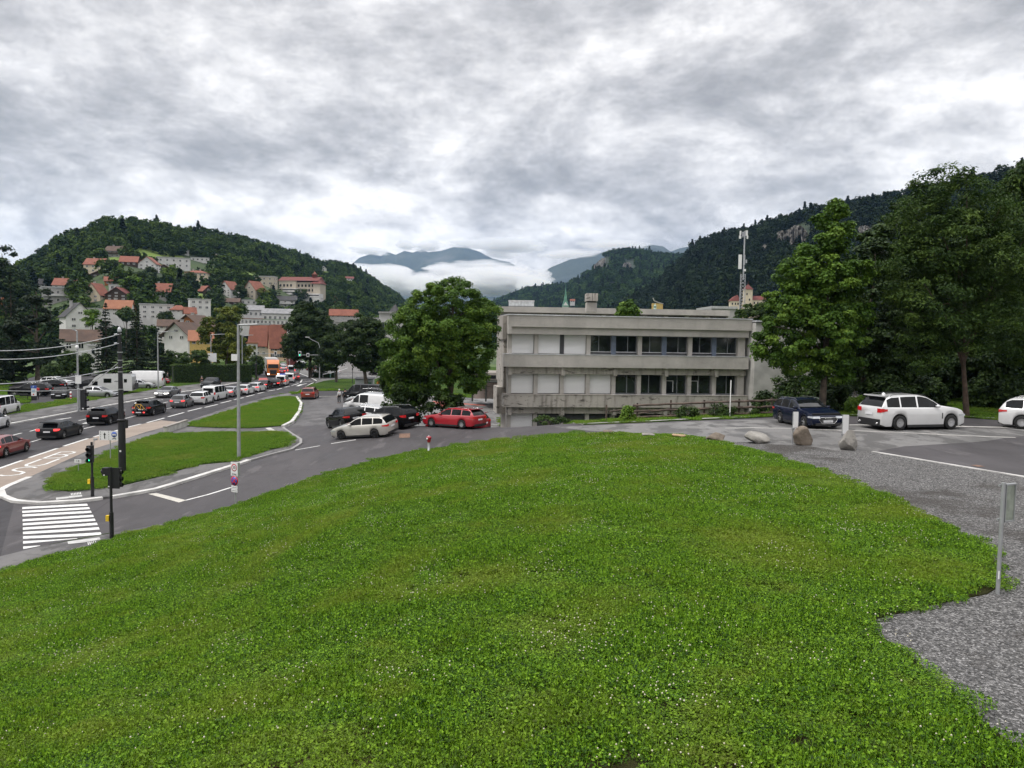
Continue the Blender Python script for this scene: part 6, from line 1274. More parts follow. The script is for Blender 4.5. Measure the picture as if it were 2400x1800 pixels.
# far parked cars under the trees of the square
for i, (lab, u, v, kind, pt, hd) in enumerate((('white hatchback parked by the yellow post near the square', 750, 875, 'hatch', 'white', 195), ('dark red car behind the white hatchback near the square', 735, 869, 'hatch', 'dred', 195), ('white estate right of the white hatchback near the square', 775, 877, 'wagon', 'white', 190), ('dark car under the trees left of the green post', 762, 868, 'sedan', 'dgrey', 185), ('silver car under the trees beside the ramp', 805, 866, 'hatch', 'silver', 185), ('black car deep in the shade by the tree trunk', 885, 880, 'hatch', 'black', 180), ('grey car in the shade right of the tree trunk', 905, 882, 'hatch', 'grey', 180))):
    car(lab, put(u, v), math.radians(hd), kind, pt, group='cars parked around the square')
# lorries
def lorry():
    p = put(640, 884); hd = lane_dir(640, 884)+PI+.12; o = thing('lorry', 'orange lorry with grey box trailer coming towards us at the junction', 'lorry', p, hd); Mo = paint('orange', (.62,.17,.015)); W_ = 2.5
    pr = [(-1.1,.7),(1.15,.45),(1.2,1.0),(1.15,1.95),(.95,2.9),(.6,3.3),(.1,3.75),(-1.1,3.85)]; n = len(pr); mb = MB(); mb.add([(x, -W_/2, z) for x, z in pr]+[(x, W_/2, z) for x, z in pr], [tuple(range(n)), tuple(range(2*n-1, n-1, -1))]+[(i, n+i, n+(i+1) % n, (i+1) % n) for i in range(n)]); mb.obj('cab', Mo, o)
    mb = MB(); mb.add([(1.20,-1.12,2.0),(1.20,1.12,2.0),(1.01,1.05,2.85),(1.01,-1.05,2.85)], [(0,1,2,3)]); mb.obj('windscreen', M_cgl, o); mb = MB(); mb.add([(1.215,-.75,1.55),(1.215,.75,1.55),(1.235,.6,.75),(1.235,-.6,.75)], [(0,3,2,1)]); mb.box(1.15,1.3,-1.2,1.2,.3,.5); mb.obj('grille', M_plast, o)
    mb = MB(); mb.box(1.14,1.23,-.8,.8,1.6,1.72); mb.obj('grille_bar', M_chrome, o)
    for sy in (1, -1): mb = MB(); mb.box(1.12,1.25,min(sy*.85,sy*1.18),max(sy*.85,sy*1.18),.62,.85); mb.obj('headlight', M_headon, o); mb = MB(); mb.box(.9,1.05,min(sy*1.3,sy*1.5),max(sy*1.3,sy*1.5),2.0,2.7); mb.obj('mirror', M_plast, o)
    mb = MB(); mb.box(-14,-1.5,-1.27,1.27,1.05,3.95); mb.obj('trailer', mat('grey tarpaulin', (.36,.36,.35), .6), o); mb = MB(); mb.box(-13.8,1.0,-1.1,1.1,.5,1.04); mb.obj('chassis', M_under, o)
    wm, rm = wheel_mesh(.5, False)
    for x in (.2,-3.4,-9.5,-10.8,-12.1):
        for sy in (1, -1): w_ = bpy.data.objects.new('wheel', wm); COL.objects.link(w_); w_.parent = o; w_.location = (x, sy*1.1, .5); w_.rotation_euler[2] = 0 if sy > 0 else PI; q = bpy.data.objects.new('rim', rm); COL.objects.link(q); q.parent = w_
lorry()
def container_truck():
    p = put(684, 864); p = at_y(683, 863, 235); p.z = float(hnear(np.array([p.x]), np.array([p.y]))[0]); hd = lane_dir(690, 880)+.1; o = thing('container_lorry', 'dark red container lorry seen from behind beyond the orange lorry', 'lorry', p, hd)
    t = NT('corrugated maroon steel'); w_ = t.node('ShaderNodeTexWave', wave_type='BANDS', bands_direction='X'); w_.inputs['Scale'].default_value = 1.2; t.L.new(t.pos, w_.inputs[0]); t.col(t.ramp(t.noise(1, 5), [(.3, (.11,.022,.02)), (.7, (.16,.035,.03))])); t.rough(.5); t.bump(w_.outputs['Fac'], .5, .05)
    mb = MB(); mb.box(-6, 6, -1.22, 1.22, 1.25, 3.9); c = mb.obj('container', t.m, o); mb = MB(); mb.box(-6.0, 5.5, -1.1, 1.1, .7, 1.24); mb.box(-6.1,-5.98,-1.2,1.2,.75,1.1); mb.obj('chassis', M_or, o)
    mb = MB()
    for y in (-.9,-.3,.3,.9): mb.tube([(-6.04, y, 1.3), (-6.04, y, 3.85)], .03, 5)
    mb.obj('locking_bar', mat('maroon bar', (.2,.05,.045), .5), c); mb = MB(); mb.box(-6.02,-6.0,.75,1.05,2.6,3.6); mb.box(-6.02,-6.0,-.9,-.3,3.2,3.4); mb.box(-6.02,-6.0,-.8,-.2,2.5,2.6); mb.obj('marking', M_white, c)
    for sy in (1,-1): mb = MB(); mb.box(-6.14,-6.1,min(sy*.8,sy*1.15),max(sy*.8,sy*1.15),.8,1.0); mb.obj('tail_light', M_brake, o)
    wm, rm = wheel_mesh(.5, False)
    for x in (-4.9,-3.6,3.5,5.6):
        for sy in (1, -1): w_ = bpy.data.objects.new('wheel', wm); COL.objects.link(w_); w_.parent = o; w_.location = (x, sy*1.0, .5); w_.rotation_euler[2] = 0 if sy > 0 else PI; q = bpy.data.objects.new('rim', rm); COL.objects.link(q); q.parent = w_
    mb = MB(); mb.box(6.4, 8.4, -1.22, 1.22, .7, 3.6); mb.obj('cab', Mw_ if False else PT_['white'], o)
container_truck()
# ================================================================== STREET FURNITURE, PEOPLE, STONES
M_blk = mat('black coated steel', (.010,.010,.012), .5); M_gal2 = mat('galvanised pole', (.36,.37,.38), .45, metal=.4, var=.08); M_yelb = mat('yellow push button box', (.75,.5,.02), .5); M_sign = mat('white sign face', (.72,.72,.72), .4, var=.02)
M_bluS = mat('blue sign face', (.02,.08,.40), .4, var=.02); M_redS = mat('red sign face', (.5,.02,.03), .4, var=.02); M_sblk = mat('black sign ink', (.01,.01,.01), .5); M_grn = mat('lit green signal', (.02,.6,.3), .3, emit=(.03,1,.45), es=3); M_lens = mat('dark signal lens', (.02,.02,.02), .2); M_wire = mat('galvanised wire', (.45,.46,.48), .4, metal=.4)
def gp(u, v): return Gn(u, v)
def htop(u, vb, vt):   # real height at the foot of a thing standing at pixel (u, vb) whose top is at vt
    p = gp(u, vb); return at_y(u, vt, p.y).z-p.z
def pole(o, u, vb, vt, r0, r1, m=None, z0=0, n=10, name='pole', lean=0):
    Hh = htop(u, vb, vt); mb = MB(); mb.tube([(0,0,-.3), (0,0,Hh*.5), (lean,0,Hh)], [r0, (r0+r1)/2, r1], n); mb.obj(name, m or M_gal2, o); return Hh
def text(o, s, size, loc, m, rz=0, name='lettering', back=False):
    c = bpy.data.curves.new(name, 'FONT'); c.body = s; c.size = size; c.align_x = 'CENTER'; c.align_y = 'CENTER'; c.extrude = .002; c.materials.append(m); t0 = bpy.data.objects.new('t', c); me = bpy.data.meshes.new_from_object(t0); me.materials.clear(); me.materials.append(m); bpy.data.objects.remove(t0); t = bpy.data.objects.new(name, me); COL.objects.link(t); t.parent = o; t.location = loc; t.rotation_euler = (PI/2, 0, rz); return t
def disc(mb, c, r, th=.01, n=24, mi=0, y0=None):
    x, y, z = c; mb.lathe((x, y, z), [(.001,-th),(r,-th),(r,th),(.001,th)], n, mi, 'y')
# tall black pole with span wires
p = gp(287, 1114); bp = thing('catenary_pole', 'thick tall black steel pole on the traffic island holding the span wires', 'pole', p)
Hh = htop(287, 1114, 776); mb = MB(); mb.tube([(0,0,-.3),(0,0,Hh*.385)], [.215,.20], 16); mb.tube([(0,0,Hh*.385),(-.02,0,Hh*.40),(-.05,0,Hh)], [.165,.155,.095], 16); mb.obj('pole', M_blk, bp)
mb = MB(); mb.lathe((0,0,Hh*.385), [(.20,-.06),(.25,-.05),(.25,.06),(.16,.08)], 16); mb.obj('collar', M_blk, bp); mb = MB(); mb.box(.15,.34,-.1,.1,Hh*.33,Hh*.39); mb.obj('junction_box', M_blk, bp); mb = MB(); mb.box(-.05,.05,-.225,-.20,1.45,1.55); mb.obj('number_tag', M_sign, bp)
mb = MB(); mb.lathe((-.05,0,Hh-.05), [(.1,0),(.12,.1),(.08,.25),(.001,.3)], 10); mb.obj('cap', M_wire, bp)
for f in (.72, .80, .60, .855): mb = MB(); mb.lathe((-.03,0,Hh*f), [(.14,-.03),(.15,.03)], 12); mb.obj('clamp', M_wire, bp)
def wire(label, a, b, d1, d2, sag=.3, r=.022):
    A_, B_ = at_y(a[0], a[1], d1), at_y(b[0], b[1], d2); o = thing('span_wire', label, 'wire', A_, 0, 'span wires from the black pole'); mb = MB(); n = 14
    mb.tube([(A_.lerp(B_, i/n)-A_)+Vector((0,0,-sag*4*(i/n)*(1-i/n))) for i in range(n+1)], r, 6); mb.obj('strand', M_wire, o)
    q = MB(); m_ = (B_-A_)*.06; q.tube([m_*.6, m_], .05, 8); q.obj('insulator', M_wire, o)
dP = p.y
wire('highest span wire from the head of the black pole to the left edge', (285,782), (-30,822), dP, dP-4); wire('second span wire just under the highest one', (285,803), (-30,842), dP, dP-4)
wire('third span wire crossing in front of the car park', (287,860), (-30,901), dP, dP-5, .2); wire('slanting stay wire going down left from the black pole', (284,844), (226,890), dP, dP+4, .05)
wire('lower wire that sags behind the dark signal head', (226,890), (190,914), dP+4, dP+8, .1); wire('lowest wire crossing the black parked cars', (192,912), (-30,914), dP+8, dP-3, .1)
def lamp_post(label, u, vb, vt, ua, va, r=.09, head=1.1, extras=None, arm='straight'):
    p = gp(u, vb); o = thing('street_lamp', label, 'street lamp', p, 0, None); Hh = pole(o, u, vb, vt, r*1.25, r*.75); q = at_y(ua, va, p.y); dx, dz = q.x-p.x, q.z-p.z
    mb = MB()
    if arm == 'straight': mb.tube([(0,0,Hh-.05),(dx*.65,0,Hh-.02+(dz-Hh)*.5)], r*.6, 8); mb.tube([(0,0,Hh-.9),(dx*.12,0,Hh-.1)], r*.3, 6)
    else: mb.tube([(0,0,Hh-.1),(-.15,0,Hh+.9),(dx*.3,0,dz-.45),(dx*.65,0,dz-.12),(dx*.8,0,dz)], r*.6, 8)
    mb.obj('arm', M_gal2, o); mb = MB(); s = 1 if dx > 0 else -1; mb.box(min(dx*.62, dx), max(dx*.62, dx), -.16, .16, dz-.07, dz+.05); mb.box(min(dx*.66, dx*.96), max(dx*.66, dx*.96), -.12, .12, dz-.09, dz-.07); mb.obj('lamp_head', M_gal2, o)
    if extras: extras(o, Hh, p.y/FPX, p)
    return o
def zrel(p, u, v): return at_y(u, v, p.y)
def ex_box(items):
    def f(o, Hh, k, p):
        for (u0, u1, v0, v1, nm, m_) in items: a, b = at_y(u0, v1, p.y)-p, at_y(u1, v0, p.y)-p; mb = MB(); mb.box(a.x, b.x, -.16, -.12, a.z, b.z); mb.obj(nm, m_, o)
    return f
lamp_post('tall silver lamp post on the traffic island with arm to the right', 560, 1078, 760, 633, 759, .10, extras=ex_box([(544,558,830,845,'notice_board',M_sign)]))
lamp_post('silver lamp post with white flower boxes by the clipped hedge', 495, 893, 784, 526, 783, .09, extras=ex_box([(488,508,828,848,'planter_board',M_sign),(493,501,858,871,'control_box',M_sign)]))
def ex_round(o, Hh, k, p): a = at_y(568, 868, p.y)-p; mb = MB(); disc(mb, (a.x,-.15,a.z), 3*k); mb.obj('round_sign', M_bluS, o)
lamp_post('silver lamp post with round blue sign at the hedge end', 568, 891, 787, 593, 785, .09, extras=ex_round)
lamp_post('silver lamp post standing in the grass beside the big white van', 371, 911, 778, 410, 776, .09)
def ex_sig(o, Hh, k, p):
    a = at_y(182, 814, p.y)-p; mb = MB(); disc(mb, (a.x,-.15,a.z), .22); mb.obj('mirror_disc', M_sign, o)
    a, b = at_y(179, 899, p.y)-p, at_y(192, 880, p.y)-p; mb = MB(); mb.box(a.x, b.x, -.2, -.14, a.z, b.z); mb.obj('control_box', M_sign, o)
lamp_post('silver lamp post at the far kerb with white box behind the dark signal head', 184, 966, 775, 172, 772, .10, extras=ex_sig)
def sig_big():
    p = gp(184, 966); d = p.y-.5; a, b = at_y(192, 961, d), at_y(206, 913, d); o = thing('traffic_signal', 'dark traffic signal in side view hung on the far silver lamp post', 'traffic light', (a.x, d, p.z), 0)
    z0, z1 = a.z-p.z, b.z-p.z; w_ = b.x-a.x; mb = MB(); mb.box(0, w_*.72, -.25, .1, z0, z1); mb.obj('housing', M_blk, o)
    for i in range(3): mb = MB(); zc = z0+(z1-z0)*(i+.5)/3; mb.tube([(w_*.7,-.08,zc),(w_*1.15,-.10,zc)], [.13,.12], 10, cap=False); mb.obj('visor', M_blk, o)
    mb = MB(); mb.box(-.05,-.01,-.3,.14,z0-.05,z1+.03); mb.obj('backing_board', M_gal2, o); mb = MB(); mb.box(-.25,0,-.05,.0,z0+.1,z0+.16); mb.box(-.25,0,-.05,0,z1-.16,z1-.1); mb.obj('bracket', M_blk, o); mb = MB(); mb.box(w_*.25,w_*.5,-.256,-.25,z0+.12,z0+.26); mb.obj('sticker', M_sign, o)
sig_big()
def far_arm(label, u, vb, vt, sig, ulast, v_arm, curved=False, tipu=0, tipv=0):
    p = gp(u, vb); o = thing('signal_mast', label, 'signal mast', p, 0); Hh = pole(o, u, vb, vt, .11, .08, M_gal2 if curved else M_blk); a = at_y(ulast, v_arm, p.y)-p; mb = MB(); mb.tube([(0,0,(at_y(u, v_arm, p.y)-p).z),(a.x,0,a.z)], .05, 6); mb.obj('mast_arm', M_gal2, o)
    if curved: q = at_y(tipu, tipv, p.y)-p; mb = MB(); mb.tube([(0,0,Hh),(-.3,0,Hh+.8),(q.x*.5,0,q.z-.6),(q.x*.85,0,q.z-.05)], .05, 6); mb.obj('lamp_arm', M_gal2, o); mb = MB(); mb.box(q.x,q.x*.72,-.15,.15,q.z-.06,q.z+.06); mb.obj('lamp_head', M_sign, o)
    for (us, vs, hh, lit) in sig:
        c = at_y(us, vs, p.y)-p; k = p.y/FPX; mb = MB(); mb.box(c.x-3.2*k,c.x+3.2*k,-.12,-.08,c.z-hh*k,c.z+hh*k); b = mb.obj('backing_board', M_sign, o); mb = MB(); mb.box(c.x-1.9*k,c.x+1.9*k,-.2,-.121,c.z-(hh-1.6)*k,c.z+(hh-1.6)*k); mb.obj('signal_head', M_blk, b)
        if lit: mb = MB(); disc(mb, (c.x,-.21,c.z-(hh-3.2)*k), 1.2*k, .01, 12); mb.obj('green_light', M_grn, b)
far_arm('curved lamp and signal mast at the right kerb with two white framed signals', 749, 890, 812, [(703,829,6,True),(722,832,4.5,False)], 703, 832, True, 716, 790)
far_arm('black signal mast in front of the cream street house', 601, 888, 832, [(646,828,5,False)], 648, 829)
def far_sig(label, u, v, d, hh=6, lit=True): a = at_y(u, v, d); b = hnear(np.array([a.x]), np.array([a.y]))[0]; o = thing('traffic_signal', label, 'traffic light', (a.x, a.y, b), 0); k = d/FPX; z = a.z-b; mb = MB(); mb.tube([(0,0,-.2),(0,0,z+hh*k)], .06, 6); mb.obj('pole', M_gal2, o); mb = MB(); mb.box(-3.2*k,3.2*k,-.12,-.08,z-hh*k,z+hh*k); c = mb.obj('backing_board', M_sign, o); mb = MB(); mb.box(-1.9*k,1.9*k,-.2,-.121,z-(hh-1.6)*k,z+(hh-1.6)*k); mb.obj('signal_head', M_blk, c); mb = MB(); disc(mb, (0,-.21,z-(hh-3.2)*k), 1.2*k, .01, 12); mb.obj('green_light', M_grn, c)
far_sig('white framed signal showing green above the dark red container', 679, 822, 210)
def black_post(label, u, vb, vt, r=.05): p = gp(u, vb); o = thing('post', label, 'post', p); Hh = pole(o, u, vb, vt, r, r*.8, M_blk); mb = MB(); mb.lathe((0,0,Hh), [(r*1.5,0),(r*2.2,.3),(r*.5,.5)], 8); mb.obj('head', M_blk, o)
black_post('slim black post on the grass left of the litter hut', 826, 900, 868, .06); black_post('dark traffic signal post at the left side of the junction', 600, 890, 857, .12)
def ts(label, u, vb, vt, head, kind):
    p = gp(u, vb); o = thing('traffic_signal', label, 'traffic light', p); k = p.y/FPX; Hh = htop(u, vb, vt); mb = MB(); mb.tube([(0,0,-.2),(0,0,1.15)], .085, 12); mb.tube([(0,0,1.15),(0,0,Hh)], .055, 12); mb.obj('pole', M_blk, o)
    mb = MB(); mb.box(-.20,-.07,-.10,.04,.78,1.02); mb.obj('push_button_box', M_yelb, o)
    if kind == 1:
        mb = MB(); mb.box(-.14,.14,-.26,-.04,Hh-1.05,Hh-.17); h_ = mb.obj('signal_head', M_blk, o)
        for i in range(3): zc = Hh-.31-.29*i; mb = MB(); mb.tube([(0,-.26,zc),(0,-.42,zc-.03)], [.115,.11], 12, cap=False); mb.obj('visor', M_blk, h_); mb = MB(); disc(mb, (0,-.265,zc), .095, .006, 16); mb.obj('lens', M_lens, h_)
        q = MB(); q.box(-.012,.012,-.29,-.275,Hh-.95,Hh-.86); q.box(-.012,.07,-.29,-.275,Hh-.86,Hh-.84); q.add([(.04,-.28,Hh-.89),(.1,-.28,Hh-.85),(.04,-.28,Hh-.81)], [(0,1,2)]); q.obj('green_arrow', M_grn, h_)
        mb = MB(); mb.tube([(.1,0,Hh-.4),(.12,0,Hh+.05),(.2,0,Hh+.15)], .02, 6); mb.box(.13,.28,-.06,.06,Hh+.10,Hh+.20); mb.obj('camera_bracket', M_gal2, o)
    else:   # two signal heads seen from behind with visors sticking out on both sides
        mb = MB(); mb.box(-.10,.33,.02,.26,Hh-.86,Hh-.06); mb.box(-.13,.36,-.0,.02,Hh-.9,Hh-.02); h_ = mb.obj('signal_head', M_blk, o); mb = MB(); mb.box(-.36,-.06,-.02,.22,Hh-.36,Hh-.04); g_ = mb.obj('side_signal_head', M_blk, o)
        for z in (-.22,-.5,-.76):
            mb = MB(); mb.tube([(.33,.14,Hh+z),(.42,.12,Hh+z)], [.1,.09], 10, cap=False); mb.obj('visor', M_blk, h_)
        mb = MB(); mb.tube([(-.36,.1,Hh-.2),(-.44,.08,Hh-.21)], [.1,.08], 10, cap=False); mb.obj('visor', M_blk, g_)
        mb = MB(); mb.box(-.30,-.24,-.03,-.02,Hh-.36,Hh-.31); mb.obj('sticker', M_sign, g_); mb = MB(); mb.box(-.12,-.04,-.01,-.002,Hh-.84,Hh-.79); mb.obj('sticker', M_sign, h_)
    return o
ts('slim black signal with green arrow lit, at the tip of the traffic island', 217, 1168, 1036, None, 1); ts('black signal cluster seen from behind at the near end of the zebra crossing', 262, 1264, 1095, None, 2)
# lane sign: dashed lines, arrow, bus symbol, motorcycle
p = gp(259, 1082); o = thing('lane_sign', 'white lane sign with black arrow and blue bus symbol before the black pole', 'road sign', p); Hh = pole(o, 259, 1082, 1009, .035, .03); k = p.y/FPX; a, b = at_y(234, 1031, p.y)-p, at_y(280, 1010, p.y)-p; fc = a.z; W_ = b.x-a.x; ht = b.z-a.z
mb = MB(); mb.box(a.x, b.x, -.08, -.05, a.z, b.z); s_ = mb.obj('sign_panel', M_sign, o); mb = MB()
for fx in (.07, .49):
    for i in range(4): mb.box(a.x+W_*fx-.012, a.x+W_*fx+.012, -.084, -.080, a.z+ht*(.05+.25*i), a.z+ht*(.19+.25*i))
x = a.x+W_*.28; mb.box(x-.03, x+.03, -.084, -.080, a.z+ht*.16, a.z+ht*.6); mb.add([(x-.09,-.083,a.z+ht*.56),(x+.09,-.083,a.z+ht*.56),(x,-.083,a.z+ht*.84)], [(0,1,2)]); mb.obj('lane_symbols', M_sblk, s_)
x = a.x+W_*.76; zc = a.z+ht*.63; mb = MB(); disc(mb, (x,-.084,zc), ht*.29, .004); mb.obj('blue_disc', M_bluS, s_); mb = MB(); mb.box(x-.13,x+.13,-.094,-.089,zc-.055,zc+.04); mb.box(x-.10,x-.05,-.094,-.089,zc-.085,zc-.055); mb.box(x+.05,x+.10,-.094,-.089,zc-.085,zc-.055); mb.obj('bus_symbol', M_white, s_)
mb = MB()
for dx in (-.09, .09): mb.lathe((x+dx,-.084,a.z+ht*.16), [(.03,-.003),(.045,-.003),(.045,.003),(.03,.003)], 12, 0, 'y')
mb.add([(x-.09,-.086,a.z+ht*.17),(x+.02,-.086,a.z+ht*.2),(x+.09,-.086,a.z+ht*.17),(x+.06,-.086,a.z+ht*.29),(x-.06,-.086,a.z+ht*.26)], [(0,1,2,3,4)]); mb.obj('motorcycle_symbol', M_sblk, s_)
p = gp(184, 1113); o = thing('distance_sign', 'small white sign on a short post at the left side of the island grass', 'road sign', p); Hh = pole(o, 184, 1113, 1077, .025, .025); mb = MB(); mb.box(-.20,.20,-.05,-.03,Hh-.19,Hh+.02); s_ = mb.obj('sign_panel', M_sign, o); text(s_, '1.8', .16, (0,-.053,Hh-.085), M_sblk)
# zone sign
p = gp(552, 1186); o = thing('zone_sign', 'post with white 30 zone sign above a round no parking sign and two small plates', 'road sign', p, math.radians(-28)); k = p.y/FPX; Hh = pole(o, 552, 1186, 1084, .03, .03); zf = lambda v: (at_y(552, v, p.y)-p).z
Wp = .46; mb = MB(); mb.box(-Wp/2,Wp/2,-.07,-.045,zf(1115),zf(1083)); s_ = mb.obj('zone_panel', M_sign, o); mb = MB(); mb.box(Wp/2-.0,Wp/2+.02,-.07,.06,zf(1115),zf(1083)); mb.obj('edge_frame', M_gal2, s_); zc = zf(1095.5)
mb = MB(); mb.lathe((0,-.074,zc), [(.145,-.002),(.185,-.002),(.185,.003),(.145,.003)], 28, 0, 'y'); mb.obj('red_ring', M_redS, s_); text(s_, '30', .20, (0,-.075,zc), M_sblk); text(s_, 'ZONE', .12, (0,-.075,zf(1111.5)), M_sblk)
zc = zf(1126.5); mb = MB(); mb.lathe((0,-.06,zc), [(.001,-.01),(.24,-.01),(.24,.0),(.22,.03),(.001,.03)], 28, 0, 'y'); d_ = mb.obj('no_parking_sign', M_redS, o); mb = MB(); disc(mb, (0,-.073,zc), .19, .003); mb.obj('blue_disc', M_bluS, d_); mb = MB(); c, s = .707, .707; mb.add([(-.12-.02,-.078,zc+.12-.02),(-.12+.02,-.078,zc+.12+.02),(.12+.02,-.078,zc-.12+.02),(.12-.02,-.078,zc-.12-.02)], [(0,1,2,3)]); mb.add([(-.12+.02,-.079,zc-.12-.02),(-.12-.02,-.079,zc-.12+.02),(.12-.02,-.079,zc+.12+.02),(.12+.02,-.079,zc+.12-.02)], [(3,2,1,0)]); mb.obj('red_cross', M_redS, d_)
for v0, v1 in ((1138,1145),(1146,1153)):
    mb = MB(); mb.box(-.20,.20,-.07,-.05,zf(v1),zf(v0)); s_ = mb.obj('small_plate', M_sign, o); mb = MB(); zz = (zf(v0)+zf(v1))/2; mb.box(-.15,.15,-.073,-.0705,zz-.012,zz+.012); mb.obj('plate_text_line', mat('grey sign ink', (.2,.2,.2), .6), s_)
# hydrant
p = gp(1005, 1059); o = thing('hydrant', 'red topped pillar hydrant on a grey stem in front of the silver and red cars', 'hydrant', p); Hh = htop(1005, 1059, 1021); mb = MB(); mb.lathe((0,0,0), [(.10,-.1),(.10,.02),(.075,.03),(.075,Hh*.60)], 14); mb.obj('stem', M_gal2, o)
mb = MB(); mb.lathe((0,0,0), [(.075,Hh*.58),(.10,Hh*.6),(.10,Hh*.64),(.13,Hh*.78),(.155,Hh*.86),(.14,Hh*.93),(.07,Hh*.97),(.001,Hh*.975)], 16); mb.obj('head', mat('hydrant red', (.30,.01,.025), .35, coat=.5), o); mb = MB(); mb.lathe((-.09,-.06,Hh*.82), [(.001,-.09),(.055,-.09),(.055,0)], 10, 0, 'y'); mb.obj('outlet_cap', M_sign, o); mb = MB(); mb.lathe((0,0,0), [(.05,Hh*.96),(.05,Hh*1.0),(.001,Hh*1.01)], 10); mb.obj('top_nut', M_gal2, o)
# sign backs
def back_sign(label, u, vb, vt, u0, u1, v0, v1, rz, r=.03, post2=None):
    p = gp(u, vb); o = thing('sign_post', label, 'road sign', p, rz); Hh = htop(u, vb, vt); mb = MB(); mb.tube([(0,0,-.3),(0,0,Hh)], r, 10); mb.obj('pole', M_gal2, o); z0, z1 = (at_y(u, v1, p.y)-p).z, (at_y(u, v0, p.y)-p).z
    return o, Hh, z0, z1
o, Hh, z0, z1 = back_sign('bare back of a sign on a galvanised post at the right corner of the lawn', 2338, 1392, 1131, 0,0,1138,1222, 0, .034); mb = MB(); mb.box(.06,.30,-.012,.012,z0,z1)
q = mb.obj('sign_panel', mat('weathered sign back', (.30,.33,.28), .5, metal=.2, var=.15, vs=6), o); mb = MB(); mb.box(.045,.33,-.03,.03,z1-.005,z1+.025); mb.box(.045,.30,-.03,.03,z0-.02,z0+.01); mb.box(.29,.31,-.03,.03,z0,z1); mb.box(.045,.06,-.03,.03,z0,z1); mb.obj('edge_frame', M_gal2, q); mb = MB(); mb.box(-.05,.09,.03,.06,z1-.02,z1+.02); mb.box(-.05,.09,.03,.06,z0+.01,z0+.05); mb.obj('clamp', M_gal2, o); mb = MB(); mb.box(-.045,-.028,-.04,-.02,.28,.42); mb.obj('sticker', M_sign, o)
o.rotation_euler[2] = math.radians(24)
for lab, u, vb, vt, v1, w_, red in (('narrow white plate on a post behind the big boulder, in front of the navy estate', 1857, 1041, 965, 1002, .20, 0), ('narrow white plate with red reflector on a post beside the last boulder', 1973, 1046, 972, 1016, .24, 1)):
    o, Hh, z0, z1 = back_sign(lab, u, vb, vt, 0,0,vt,v1, math.radians(12)); mb = MB(); mb.box(-.01,w_,-.05,-.03,z0,z1); q = mb.obj('sign_panel', M_sign, o); mb = MB(); mb.box(w_,w_+.02,-.05,.02,z0,z1-.03); mb.obj('edge_frame', M_gal2, q); mb = MB(); mb.box(-.06,.06,-.04,.03,z0-.08,z0-.02); mb.obj('clamp', M_gal2, o)
    if red: mb = MB(); mb.lathe((.10,-.06,z0-.1), [(.001,-.02),(.05,-.02),(.05,.02),(.001,.02)], 12, 0, 'y'); mb.obj('reflector', M_redS, o)
p = gp(1227, 998); o = thing('sign_post', 'thin post with small white plate and yellow tag at the kerb before the school', 'road sign', p); Hh = pole(o, 1227, 998, 926, .022, .022); mb = MB(); mb.box(-.06,.28,-.04,-.02,Hh-.28,Hh-.02); mb.obj('sign_panel', M_sign, o); mb = MB(); mb.box(-.04,.04,-.04,-.02,Hh*.68,Hh*.76); mb.obj('yellow_tag', M_yelb, o)
p = at_y(1711, 962, 47); o = thing('marker_pole', 'plain white snow marker pole rising behind the wooden fence', 'pole', p); Hh = at_y(1711, 891, 47).z-p.z; mb = MB(); mb.tube([(0,0,-1.2),(0,0,Hh-.02),(0,0,Hh)], [.035,.03,.01], 8); mb.obj('pole', M_white, o)
# ------------------------------------------------------------------ boulders
def m_rock(name, a, b):
    t = NT(name); c = t.ramp(t.noise(1.6, 7, .6), [(.3, a), (.65, b)]); c = t.mix(t.ramp(t.noise(5, 5), [(.55, 0.), (.65, .5)]), c, tuple(x*.55 for x in a)); t.col(c); t.rough(.85); t.bump(t.noise(7, 6, .6), .6, .05); return t.m
K1, K2, K3 = m_rock('brown boulder stone', (.10,.078,.058), (.20,.165,.13)), m_rock('grey boulder stone', (.16,.15,.135), (.29,.275,.25)), m_rock('sandy boulder stone', (.30,.20,.11), (.42,.31,.19))
def boulder(label, u, vb, wpx, hpx, m_, seed, sx=1.0, tilt=0):
    p = gp(u, vb); k = p.y/FPX; bm_ = __import__('bmesh').new(); import bmesh as _b; _b.ops.create_icosphere(bm_, subdivisions=4, radius=1); rx, rz_ = wpx*k/2, hpx*k
    rn = np.random.default_rng(seed); planes = [(Vector(rn.normal(0, 1, 3)).normalized(), rn.uniform(.45, .80)) for _ in range(13)]
    for v in bm_.verts:
        c = v.co.copy()
        for n_, dd in planes:
            e = c.dot(n_)-dd
            if e > 0: c -= n_*e*.97
        c *= 1+.05*noise.noise(c*2.3+Vector((seed, 0, 0)))+.015*noise.noise(c*7+Vector((seed, 0, 0))); v.co = Vector((c.x*rx*1.18, c.y*rx*1.0, c.z*rz_*.74+rz_*.36))
    me = bpy.data.meshes.new('boulder'); bm_.to_mesh(me); bm_.free(); me.materials.append(m_); me.polygons.foreach_set('use_smooth', [True]*len(me.polygons)); o = bpy.data.objects.new('boulder', me); COL.objects.link(o); o.location = p; o.rotation_euler = (0, tilt, 0); tag(o, label, 'boulder', 'boulders along the lawn edge'); return o
boulder('small grey boulder at the crest of the lawn, first from the left', 1428, 1017, 28, 11, K1, 3); boulder('low pale boulder in the grass, second from the left', 1516, 1024, 38, 9, K2, 5); boulder('small sandy boulder in the grass, third from the left', 1590, 1028, 32, 13, K3, 8)
boulder('sharp edged brown boulder where the gravel begins', 1676, 1035, 48, 26, K1, 11, tilt=.12); boulder('low light grey boulder beside the sharp brown one', 1777, 1037, 56, 28, K2, 14); boulder('large brown boulder touching the first narrow sign post', 1883, 1043, 52, 41, K1, 17); boulder('tall grey boulder leaning at the second narrow sign post', 1995, 1055, 44, 45, K2, 23, tilt=-.2)
